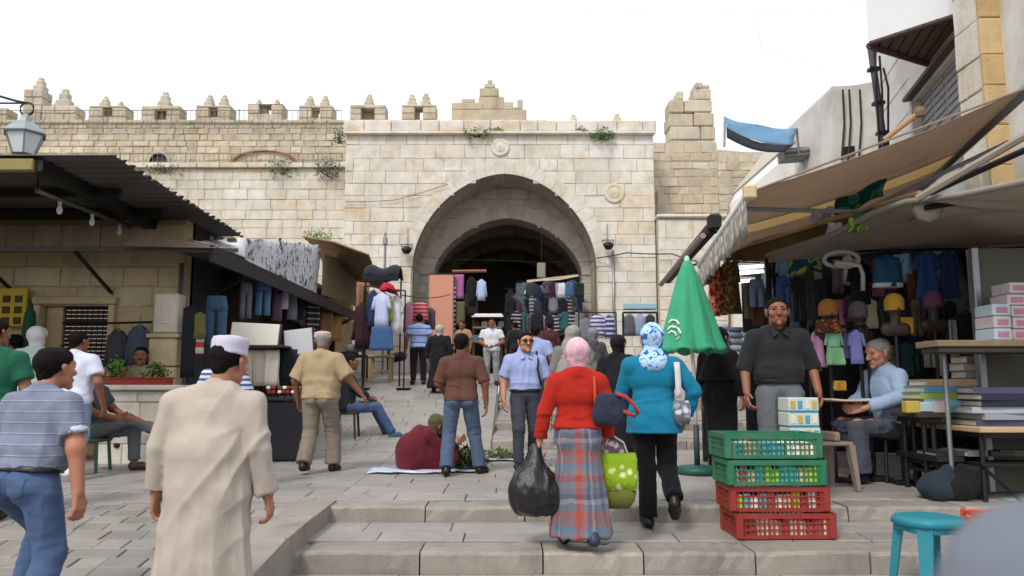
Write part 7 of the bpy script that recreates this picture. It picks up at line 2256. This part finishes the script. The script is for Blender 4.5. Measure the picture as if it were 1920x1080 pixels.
STR = fab('#6f7896', stripes([(0, '#757c90'), (.78, '#596078'), (.88, '#a3a8b6'), (.94, '#757c90')], .062), key='striped')
person('man from behind in a grey-blue striped tee shirt, jeans and dark belt', 66, 648, 4.75, -.3, wf=1.2, lean=10, nod=0, yaw=-8, vox=.011, belly=.02, skin=SKIN, hair=('short', HAIR), curl=.8,
       J=dict(hpL=(-.1, 0, .91), knL=(-.16, .30, .62), anL=(-.17, .2, .20), hpR=(.1, 0, .91), knR=(.15, .05, .50), anR=(.17, -.12, .10), toR=(.20, .03, .035), elL=(-.27, -.02, 1.12), wrL=(-.30, .15, .92), elR=(.275, -.0, 1.12), wrR=(.32, .03, .87)),
       clothes=[('shirt', STR, dict(sleeve=.72, hem=.995, arm=.016, infl=.012, boxy=1, collar=1, hemband=fab('#c3c7d0'))), ('trousers', JEANS, dict(infl=.014, cuff=.058, pockets=1)), ('belt', SHOE_B), ('shoes', SHOE_W)])
person('man in a dark green tee shirt cut off by the left edge', -8, 598, 6.9, .3, yaw=-35, vox=.014, skin=SKIN_D, clothes=[('shirt', fab('#1c5a44'), dict(sleeve=.7, boxy=1, collar=1)), ('trousers', JEANS_D), ('shoes', SHOE_B)])
person('woman in a white headscarf and pale green shirt behind the striped man', 70, 614, 10.3, .1, fem=True, vox=.02, skin=SKIN_P, hair=('none', None), clothes=[('shirt', fab('#b9c8c2'), dict(sleeve=1.9, hem=.75, boxy=1)), ('headscarf', fab('#d4d3da')), ('trousers', fab('#3b3d44')), ('shoes', SHOE_B)])
person('small dark haired man in an orange shirt by the yellow sign', 30, 628, 10.9, 1.2, vox=.02, skin=SKIN_D, clothes=[('shirt', fab('#8a4a2e'), dict(sleeve=.6, boxy=1)), ('trousers', fab('#2b2b30')), ('shoes', SHOE_B)])
person('man from behind in a white polo shirt and pale jeans', 146, 622, 9.1, -.05, wf=1.2, vox=.014, skin=SKIN_D, yaw=-15, J=mk(WALK_L, elR=(.26, -.03, 1.12), wrR=(.275, .05, .88)),
       clothes=[('shirt', fab('#ccd0e2'), dict(sleeve=.62, hem=.84, boxy=1, collar=1)), ('trousers', JEANS_P), ('shoes', SHOE_W)])
SITX = dict(pel=(0, 0, .50), hpL=(-.1, 0, .49), hpR=(.1, 0, .49), knL=(-.1, .42, .50), anL=(-.1, .44, .085), knR=(.05, .43, .63), anR=(-.03, .74, .47), toR=(-.03, .90, .43))
person('seated man with crossed legs in grey trousers behind the white polo shirt', 0, 0, 9.75, -PI / 2, x=W(172, 800, 9.75).x, h=1.72, vox=.016, skin=SKIN_D,
       J=mk(SITX, elL=(-.22, .1, .74), wrL=(-.1, .3, .66), elR=(.22, .08, .72), wrR=(.12, .3, .64)), bare='feet',
       clothes=[('shirt', fab('#4a4d50'), dict(sleeve=.7, hem=.44, boxy=1)), ('trousers', fab('#5c6062'), dict(len=.9, top=1.03)), ('shoes', SHOE_N)])
def simple_stool(label, x, Y, h, m, w=.36):
    z0 = zg(x, Y)
    t = thing('stool', label, 'stool', (x, Y, z0))
    MB().box((x, Y, z0 + h - .03), (w, w, .05), None, .015).build('seat', m, t)
    for sx in (-1, 1):
        for sy in (-1, 1): MB().tube([(x + sx * w * .4, Y + sy * w * .4, z0 + h - .05), (x + sx * w * .47, Y + sy * w * .47, z0)], .02, 6).build('leg', m, t)
simple_stool('green topped stool under the man with crossed legs', W(172, 800, 9.75).x, 9.75, .40, mat('dull_green', '#3d5a48', .6))
x_ = W(263, 700, 11.05).x
person('man facing us in a khaki shirt behind the stone counter', 0, 0, 11.05, PI + .3, x=x_, h=1.72, vox=.016, skin=SKIN_D, J=dict(pel=(0, 0, .72), hpL=(-.1, 0, .70), hpR=(.1, 0, .70), knL=(-.12, .38, .68), anL=(-.12, .34, .26), knR=(.12, .38, .68), anR=(.12, .34, .26), elL=(-.24, .06, .90), wrL=(-.13, .30, .92), elR=(.25, .06, .92), wrR=(.16, .2, 1.13)),
       clothes=[('shirt', fab('#8d8566'), dict(sleeve=1.6, hem=.66, boxy=1, collar=1)), ('trousers', fab('#3a3a3c')), ('shoes', SHOE_B), ('brows', HAIR), ('moustache', HAIR)])
simple_stool('tall stool under the man behind the stone counter', x_, 11.05, .6, WOOD_D)
person('person in a blue and white striped shirt half hidden behind the robed man', 424, 650, 8.3, .3, vox=.018, skin=SKIN, clothes=[('shirt', fab('#8d94b8', stripes([(0, '#4c5688'), (.5, '#c3c6d6')], .055), key='bws'), dict(sleeve=.8, boxy=1)), ('trousers', JEANS_D), ('shoes', SHOE_B)])
person('older man from behind in a beige shirt, grey trousers and a white cap', 604, 622, 9.6, -.12, wf=1.16, belly=.025, vox=.013, skin=SKIN_D, yaw=12, nod=6, hair=('bald', HAIR_G), curl=.6,
       J=mk(WALK_R, elL=(-.27, -.03, 1.13), wrL=(-.275, .08, .88), elR=(.30, .0, 1.16), wrR=(.42, .08, .97)),
       clothes=[('shirt', fab('#a08d6f'), dict(sleeve=.95, arm=.03, hem=.90, boxy=1, infl=.022, collar=1)), ('trousers', fab('#7d7468'), dict(infl=.022, cuff=.065, pockets=1)), ('kufi', fab('#b9a8a4'), dict(tall=.02)), ('shoes', SHOE_B)])
# squatting vegetable seller
person('woman squatting on the paving in a maroon robe and olive headscarf, hand at her face', 0, 0, 9.85, -1.25, x=W(783, 850, 9.85).x, h=1.5, wf=1.25, vox=.013, skin=SKIN, fem=True, hair=('none', None), nod=22, hs=1.15, face=True,
       J=dict(pel=(0, -.08, .13), wst=(0, -.05, .27), chs=(0, .04, .42), nck=(0, .16, .53), hd=(0, .25, .60), shL=(-.17, .10, .48), shR=(.17, .10, .48), elL=(-.2, .32, .30), wrL=(-.07, .37, .47), elR=(.22, .28, .26), wrR=(.10, .46, .36),
              hpL=(-.1, -.05, .13), hpR=(.1, -.05, .13), knL=(-.17, .30, .26), knR=(.17, .28, .24), anL=(-.12, .42, .06), anR=(.12, .40, .06), hdL=(.1, .1, 1), hdR=(0, .7, .5)),
       clothes=[('dress', fab('#5a1c28'), dict(sleeve=1.75, infl=.03, hem=.05, wide=.27, top=.20, fold='shirt')), ('headscarf', fab('#55523a')), ('shoes', SHOE_B)])
person('slim man from behind in a brown shirt and blue jeans', 866, 626, 9.4, .05, wf=1.16, vox=.012, skin=SKIN_D, yaw=-14, hair=('short', HAIR),
       J=mk(WALK_R, anL=(-.15, -.12, .09), knL=(-.13, .04, .50), toL=(-.16, .03, .03), knR=(.14, .12, .50), anR=(.20, .10, .085), toR=(.27, .24, .035), elL=(-.245, .0, 1.12), wrL=(-.20, .2, 1.02), elR=(.25, -.04, 1.12), wrR=(.265, .02, .87)),
       clothes=[('shirt', fab('#5b3d33'), dict(sleeve=.98, arm=.014, hem=.90, fold='tight', collar=1)), ('trousers', JEANS_D, dict(infl=.012, cuff=.06, pockets=1)), ('shoes', SHOE_B)])
SG = mat('sunglasses_black', '#0d0c0c', .15, 0, 5, 0)
person('man facing us in sunglasses and a pale blue shirt with a shoulder bag strap', 985, 624, 9.9, PI + .12, wf=1.12, vox=.011, skin=SKIN_P, yaw=10,
       J=mk(WALK_R, elR=(.25, -.02, 1.12), wrR=(.26, .06, .88)),
       clothes=[('shirt', fab('#97a2cc'), dict(sleeve=.85, hem=.995, arm=.018, boxy=1, collar='open')), ('trousers', fab('#3a3c46')), ('belt', SHOE_B), ('shoes', SHOE_B), ('glasses', SG), ('moustache', HAIR), ('brows', HAIR), ('strap', fab('#1c1d22'), dict(side='L'))])
def plaid(k, p, base):
    s = k.n('SeparateXYZ'); k.l(p, s.inputs[0])
    wob = k.math('MULTIPLY', k.noise(p, 4, 2), .09)
    ang = k.math('ADD', k.math('MULTIPLY', k.math('ARCTAN2', s.outputs[0], k.math('MULTIPLY', s.outputs[1], -1)), .24), k.math('MULTIPLY', wob, 1.0))
    z = k.math('ADD', s.outputs[2], wob)
    hz = k.ramp(k.math('FRACT', k.math('DIVIDE', z, .46)), [(0, lin('#5f6672')), (.10, lin('#6d7480')), (.2, lin('#96463a')), (.30, lin('#75757c')), (.40, lin('#3f7a96')), (.46, lin('#87605c')), (.60, lin('#9a5244')), (.70, lin('#5c6a7c')), (.82, lin('#8f8a8c')), (.90, lin('#434c66'))], True)
    vt = k.ramp(k.math('FRACT', k.math('ADD', k.math('DIVIDE', ang, .37), .42)), [(0, lin('#5c6470')), (.22, lin('#6a6a72')), (.36, lin('#a8432f')), (.60, lin('#7a7076')), (.72, lin('#46536e')), (.84, lin('#8f8a8a')), (.92, lin('#62566a'))], True)
    return k.mix(.5, hz, vt)
red, jr, sr = person('woman from behind in a red jacket, plaid skirt and pink headscarf', 1082, 638, 6.3, .02, wf=1.03, fem=True, vox=.011, skin=SKIN_P, hair=('none', None), curl=1.1, nod=5,
       J=mk(WALK_L, elL=(-.275, -.02, 1.13), wrL=(-.315, .04, .88), elR=(.265, -.01, 1.12), wrR=(.25, .12, .90)),
       clothes=[('skirt', fab('#7a6060', plaid, key='plaid'), dict(wide=.235)), ('shirt', fab('#a32417'), dict(sleeve=1.9, arm=.020, hem=.985, infl=.026, fold='tight')), ('headscarf', fab('#cf9fb0', blotch([(0, '#d3a5b4'), (.5, '#cb9aac'), (.66, '#dab4c0')], 48), key='pink')), ('shoes', mat('navy_shoe', '#26304a', .5)), ('strap', fab('#b8482a'), dict(side='R'))])
blue, jb, sb_ = person('woman from behind in a turquoise jacket and blue floral headscarf', 1222, 610, 7.05, -.08, wf=1.1, fem=True, vox=.011, skin=SKIN_P, hair=('none', None), curl=.7, nod=4,
       J=mk(WALK_L, knR=(.10, .05, .50), anR=(.12, -.22, .27), toR=(.13, -.16, .12), knL=(-.06, .03, .50), anL=(-.06, -.02, .085), elL=(-.24, .06, 1.14), wrL=(-.16, .22, 1.0), elR=(.31, -.04, 1.16), wrR=(.26, .06, .93)),
       clothes=[('shirt', fab('#14708f'), dict(sleeve=1.9, arm=.018, hem=.80, infl=.018, skirt=.20, fold='tight')), ('trousers', fab('#0f1013'), dict(cuff=.06)), ('headscarf', fab('#8fb0dc', blotch([(0, '#2f5f9f'), (.26, '#7fb0e0'), (.42, '#bcd6f0'), (.62, '#9cc4ea'), (.82, '#2c5f9e')], 24), key='floral'), dict(drape=1)), ('shoes', SHOE_B)])
person('figure in a pale grey hooded wrap behind the woman in red', 1074, 612, 11.8, .1, fem=True, vox=.02, skin=SKIN_P, hair=('none', None), clothes=[('dress', fab('#74716c'), dict(sleeve=1.9)), ('headscarf', fab('#8d8a85'), dict(long=1)), ('shoes', SHOE_B)])
person('woman in a black headscarf and robe between the red and turquoise jackets', 1158, 630, 11.0, -.5, fem=True, vox=.02, skin=SKIN_P, hair=('none', None), clothes=[('dress', fab('#1b1a1e'), dict(sleeve=1.9)), ('headscarf', fab('#19181c')), ('shoes', SHOE_B)])
person('woman in a long black robe and veil right of the green parasol', 1346, 616, 10.0, -.8, fem=True, vox=.018, skin=SKIN_P, hair=('none', None), wf=1.1, clothes=[('dress', fab('#131317'), dict(sleeve=1.9, wide=.2)), ('headscarf', fab('#121216'), dict(long=1)), ('shoes', SHOE_B)])
person('heavy man facing us in a dark grey shirt and grey trousers behind the crates', 1455, 560, 7.85, PI - .08, wf=1.08, vox=.011, skin=SKIN_D, belly=.02, hair=('short', HAIR), yaw=-6, curl=.6, hs=1.06,
       J=dict(elL=(-.27, -.02, 1.13), wrL=(-.28, .10, .90), elR=(.275, -.0, 1.13), wrR=(.285, .10, .90)),
       clothes=[('shirt', fab('#232628'), dict(sleeve=1.1, arm=.03, hem=.995, infl=.014, boxy=1, collar='open')), ('trousers', fab('#63656c'), dict(infl=.02, cuff=.06)), ('belt', SHOE_B), ('shoes', SHOE_B), ('brows', HAIR)])
rx, ry = W(1664, 700, 8.9).x, 8.9
person('seated grey haired man in a light blue shirt reading at the book stall', 0, 0, ry, PI / 2 + .25, x=rx, h=1.98, vox=.012, skin=SKIN_P, hair=('short', HAIR_G), nod=14, lean=5, wf=1.1, hs=1.08,
       J=dict(pel=(0, 0, .55), hpL=(-.1, 0, .53), hpR=(.1, 0, .53), knL=(-.11, .43, .53), anL=(-.10, .40, .085), knR=(.11, .42, .54), anR=(.14, .16, .10), toR=(.2, .26, .03), elL=(-.24, .05, .80), wrL=(-.10, .34, .72), elR=(.24, .06, .80), wrR=(.10, .33, .73), hdL=(.5, .8, -.1), hdR=(-.5, .8, -.1)),
       clothes=[('shirt', fab('#93a9c6'), dict(sleeve=1.85, hem=.50, boxy=1, collar=1)), ('trousers', fab('#4a4e5a'), dict(top=.99, infl=.018, cuff=.06)), ('shoes', SHOE_B), ('brows', HAIR_G)])
simple_stool('dark stool under the seated reader', rx + .02, ry, .50, BLACK, .38)
c = Vector((rx - .50, ry - .12, zg(rx, ry) + .86))
t = thing('open_book', 'open book lying on the knees of the seated reader', 'book', c)
for sgn in (-1, 1):
    MB().box(c + Vector((sgn * .12, 0, .012)), (.23, .32, .022), Matrix.Rotation(-.08 * sgn, 3, 'Y'), .004).build('page_block', PAGE, t)
MB().box(c, (.5, .34, .008)).build('cover', SHOE_N, t)
# people further up, in front of the gate
person('man from behind in a light blue striped tee shirt below the red striped top', 786, 589, 18.3, .2, wf=1.2, vox=.022, skin=SKIN_D, clothes=[('shirt', fab('#8fa6d2', stripes([(0, '#93aad6'), (.6, '#93aad6'), (.8, '#51648f')], .16), key='lbs'), dict(sleeve=.6, hem=.9, boxy=1)), ('trousers', fab('#1c1d24')), ('shoes', SHOE_B)])
person('woman in a cream headscarf and black robe left of the brown shirted man', 824, 610, 17.2, -.2, fem=True, vox=.022, wf=1.25, skin=SKIN_P, hair=('none', None), clothes=[('dress', fab('#191a1f'), dict(sleeve=1.9, wide=.25)), ('headscarf', fab('#a9a598'), dict(drape=0)), ('shoes', SHOE_B)])
person('man facing us in a white tee shirt and pale grey trousers before the archway', 922, 598, 18.2, PI, wf=1.2, vox=.02, skin=SKIN_D, J=dict(elL=(-.25, .02, 1.12), wrL=(-.1, .22, 1.02), elR=(.25, .02, 1.12), wrR=(.1, .22, 1.0)), clothes=[('shirt', fab('#c8cbd2'), dict(sleeve=.65, hem=.88, boxy=1)), ('trousers', fab('#8b8c90')), ('shoes', SHOE_B), ('brows', HAIR)])
person('man in a pale blue shirt walking away behind the man in sunglasses', 1004, 610, 14.5, -.2, wf=1.2, vox=.02, skin=SKIN_D, clothes=[('shirt', fab('#93a3cc'), dict(sleeve=.8, hem=.9, boxy=1)), ('trousers', fab('#2f3340')), ('shoes', SHOE_B)])
person('dark haired man in black before the dark clothes in the archway', 966, 604, 20.2, .4, vox=.024, skin=SKIN_D, clothes=[('shirt', fab('#222228'), dict(sleeve=1.9, hem=.85, boxy=1)), ('trousers', fab('#2a2b30')), ('shoes', SHOE_B)])
person('man in a tan shirt beside the white topped stall', 868, 602, 20.4, PI - .5, vox=.024, skin=SKIN_D, clothes=[('shirt', fab('#9a7a5a'), dict(sleeve=.8, hem=.85, boxy=1)), ('trousers', fab('#55504a')), ('shoes', SHOE_B)])
person('man in a maroon shirt at the back of the crowd under the archway', 1030, 604, 19.2, .3, vox=.024, skin=SKIN_D, clothes=[('shirt', fab('#4d2a30'), dict(sleeve=1.9, hem=.85, boxy=1)), ('trousers', fab('#26272c')), ('shoes', SHOE_B)])
person('woman in a grey headscarf near the striped shirts right of the archway', 1112, 616, 15.5, .5, fem=True, vox=.024, skin=SKIN_P, hair=('none', None), clothes=[('dress', fab('#4a4b55'), dict(sleeve=1.9)), ('headscarf', fab('#7a7a84')), ('shoes', SHOE_B)])
px_ = W(652, 720, 12.9)
person('person in blue jeans sitting by the cloth bundles behind the man in beige', 0, 0, 12.9, -1.2, x=px_.x, h=1.72, vox=.02, skin=SKIN_D, J=dict(pel=(0, 0, .55), hpL=(-.1, 0, .54), hpR=(.1, 0, .54), knL=(-.1, .42, .50), anL=(-.1, .62, .085), knR=(.1, .42, .5), anR=(.1, .66, .085), elL=(-.22, .1, .80), wrL=(-.1, .3, .66), elR=(.22, .08, .80), wrR=(.12, .3, .64)),
       clothes=[('shirt', fab('#26272e'), dict(sleeve=1.8, hem=.5, boxy=1)), ('trousers', JEANS), ('shoes', JEANS_D)])
simple_stool('low stool under the person in blue jeans', px_.x, 12.9, .44, WOOD_D)
# the bystander brushing the lower right corner of the view
person('bystander in a plain grey shirt so close that only a blurred shoulder shows', 0, 0, .54, -.35, x=.585, zbase=0, h=1.695, wf=1.15, vox=.014, skin=SKIN_D, clothes=[('shirt', fab('#6c727d'), dict(sleeve=.9, boxy=1, collar=1)), ('trousers', JEANS_D), ('shoes', SHOE_B)])

# ------------------------------------------------------------------ bags in hand
def sdf_thing(name, label, cat, parts, loc):
    t = thing(name, label, cat, loc, 0, None, local=True)
    for nm, prims, m, fold, k, cuts in parts:
        v, f = sdf_mesh(prims, .011, k, cuts)
        np_obj(nm, [(folds(v, f, fold, 1.3, 2), f)], m, t)
    return t
hl = jr['wrL']
SHINY = NT('black_bin_bag'); SHINY.b.inputs['Base Color'].default_value = (.012, .012, .014, 1); SHINY.b.inputs['Roughness'].default_value = .32
SHINY.bump(SHINY.noise(SHINY.scale(SHINY.pos(True), (1, 1, .35)), 22, 5), .8, .02)
sdf_thing('bin_bag', 'bulging black plastic bag carried by the woman in red', 'bag', [
    ('bag', [pr((-.05, 0, -.40), (.06, 0, -.40), .155, .15), pr((-.03, 0, -.34), (0, 0, -.10), .16, .05, k=.08), pr((0, 0, -.12), (.0, 0, -.06), .035, .03), pr((-.10, .02, -.46), (.13, .0, -.47), .10)], SHINY.m, 'bag', .06, [(V3(0, 0, -.565), V3(0, 0, -1))]),
    ('knot', [pr((-.03, 0, -.075), (.035, 0, -.06), .028, .02)], SHINY.m, 'bag', .02, [])], hl + Vector((-.03, .0, -.0)))
hr = jr['wrR']
# green tote: box tapering to the base
fl_ = fab('#7d9b2a', blotch([(0, '#d5d8c0'), (.30, '#b9c27a'), (.42, '#7f9f22'), (.9, '#6d8f1e')], 11), key='tote')
t = thing('tote_bag', 'lime green flowered tote bag in the right hand of the woman in red', 'bag', hr + Vector((.07, -.02, -.12)), -.1, local=True)
k = MB()
rows = [(.0, .155, .07), (-.05, .165, .08), (-.2, .165, .085), (-.28, .16, .085)]
loft(k, [(Vector((0, 0, z)), a, b) for z, a, b in rows], 24, 5, .01, 4); k.build('bag', fl_, t, True)
k = MB(); loft(k, [(Vector((0, 0, z)), a, b) for z, a, b in ((-.275, .161, .087), (-.36, .14, .08), (-.42, .10, .06))], 24, 4, .008, 4); k.build('lower_panel', fab('#5d6328'), t, True)
for sy in (-.05, .05):
    MB().tube([Vector((-.09, sy, 0)), Vector((-.07, sy * .6, .08)), Vector((-.05, 0, .125)), Vector((-.01, 0, .125)), Vector((.06, sy * .6, .08)), Vector((.09, sy, 0))], .008, 6).build('handle', fab('#cfc8c0'), t, True)
k = MB(); loft(k, [(Vector((-.02, .0, z)), a, b) for z, a, b in ((.10, .03, .03), (.05, .08, .05), (-.02, .11, .06))], 14, 3, .015, 4); k.build('inner_bag', fab('#a8a0a4', blotch([(0, '#c0b8bc'), (.55, '#6d5f68')], 16), key='inb'), t, True)
er = jr['elR']
t = thing('handbag', 'navy handbag with orange trim hanging at the elbow of the woman in red', 'bag', er + Vector((-.02, -.12, .07)), 0, local=True)
v, f = sdf_mesh([pr((-.045, 0, -.09), (.05, 0, -.09), .085, None, (1, .62, 1)), pr((-.045, 0, .01), (.04, 0, .0), .07, None, (1, .6, 1))], .01, .04)
np_obj('bag', [(folds(v, f, 'bag', .7, 1), f)], fab('#2c3142'), t)
MB().tube([Vector((.05, -.04, .07)), Vector((.12, -.05, .05)), Vector((.18, -.05, -.01)), Vector((.215, -.05, -.08)), Vector((.19, -.05, -.10)), Vector((.10, -.06, -.06))], .015, 6).build('trim_handle', fab('#a83c2c'), t, True)
sbp = jb['shR']
t = thing('shoulder_bag', 'white patterned bag on the right shoulder of the woman in turquoise', 'bag', sbp + Vector((.02, -.11, -.30)), .0, local=True)
k = MB(); loft(k, [(Vector((0, 0, z)), a, b) for z, a, b in ((.0, .06, .035), (-.05, .075, .045), (-.14, .075, .045), (-.2, .06, .035))], 16, 4, .006, 4); k.build('bag', fab('#b9bac0', blotch([(0, '#c9c9cf'), (.5, '#8f93a0'), (.62, '#5f646f')], 14), key='wb'), t, True)
k = MB(); k.grid([[Vector((-.05 + .05 * j, -.02 + .05 * (i / 6) ** 3, .02 + .31 * i / 6)) for j in range(2)] for i in range(7)], (0, .006, 0)); k.build('strap', fab('#c3c3c8'), t, True)
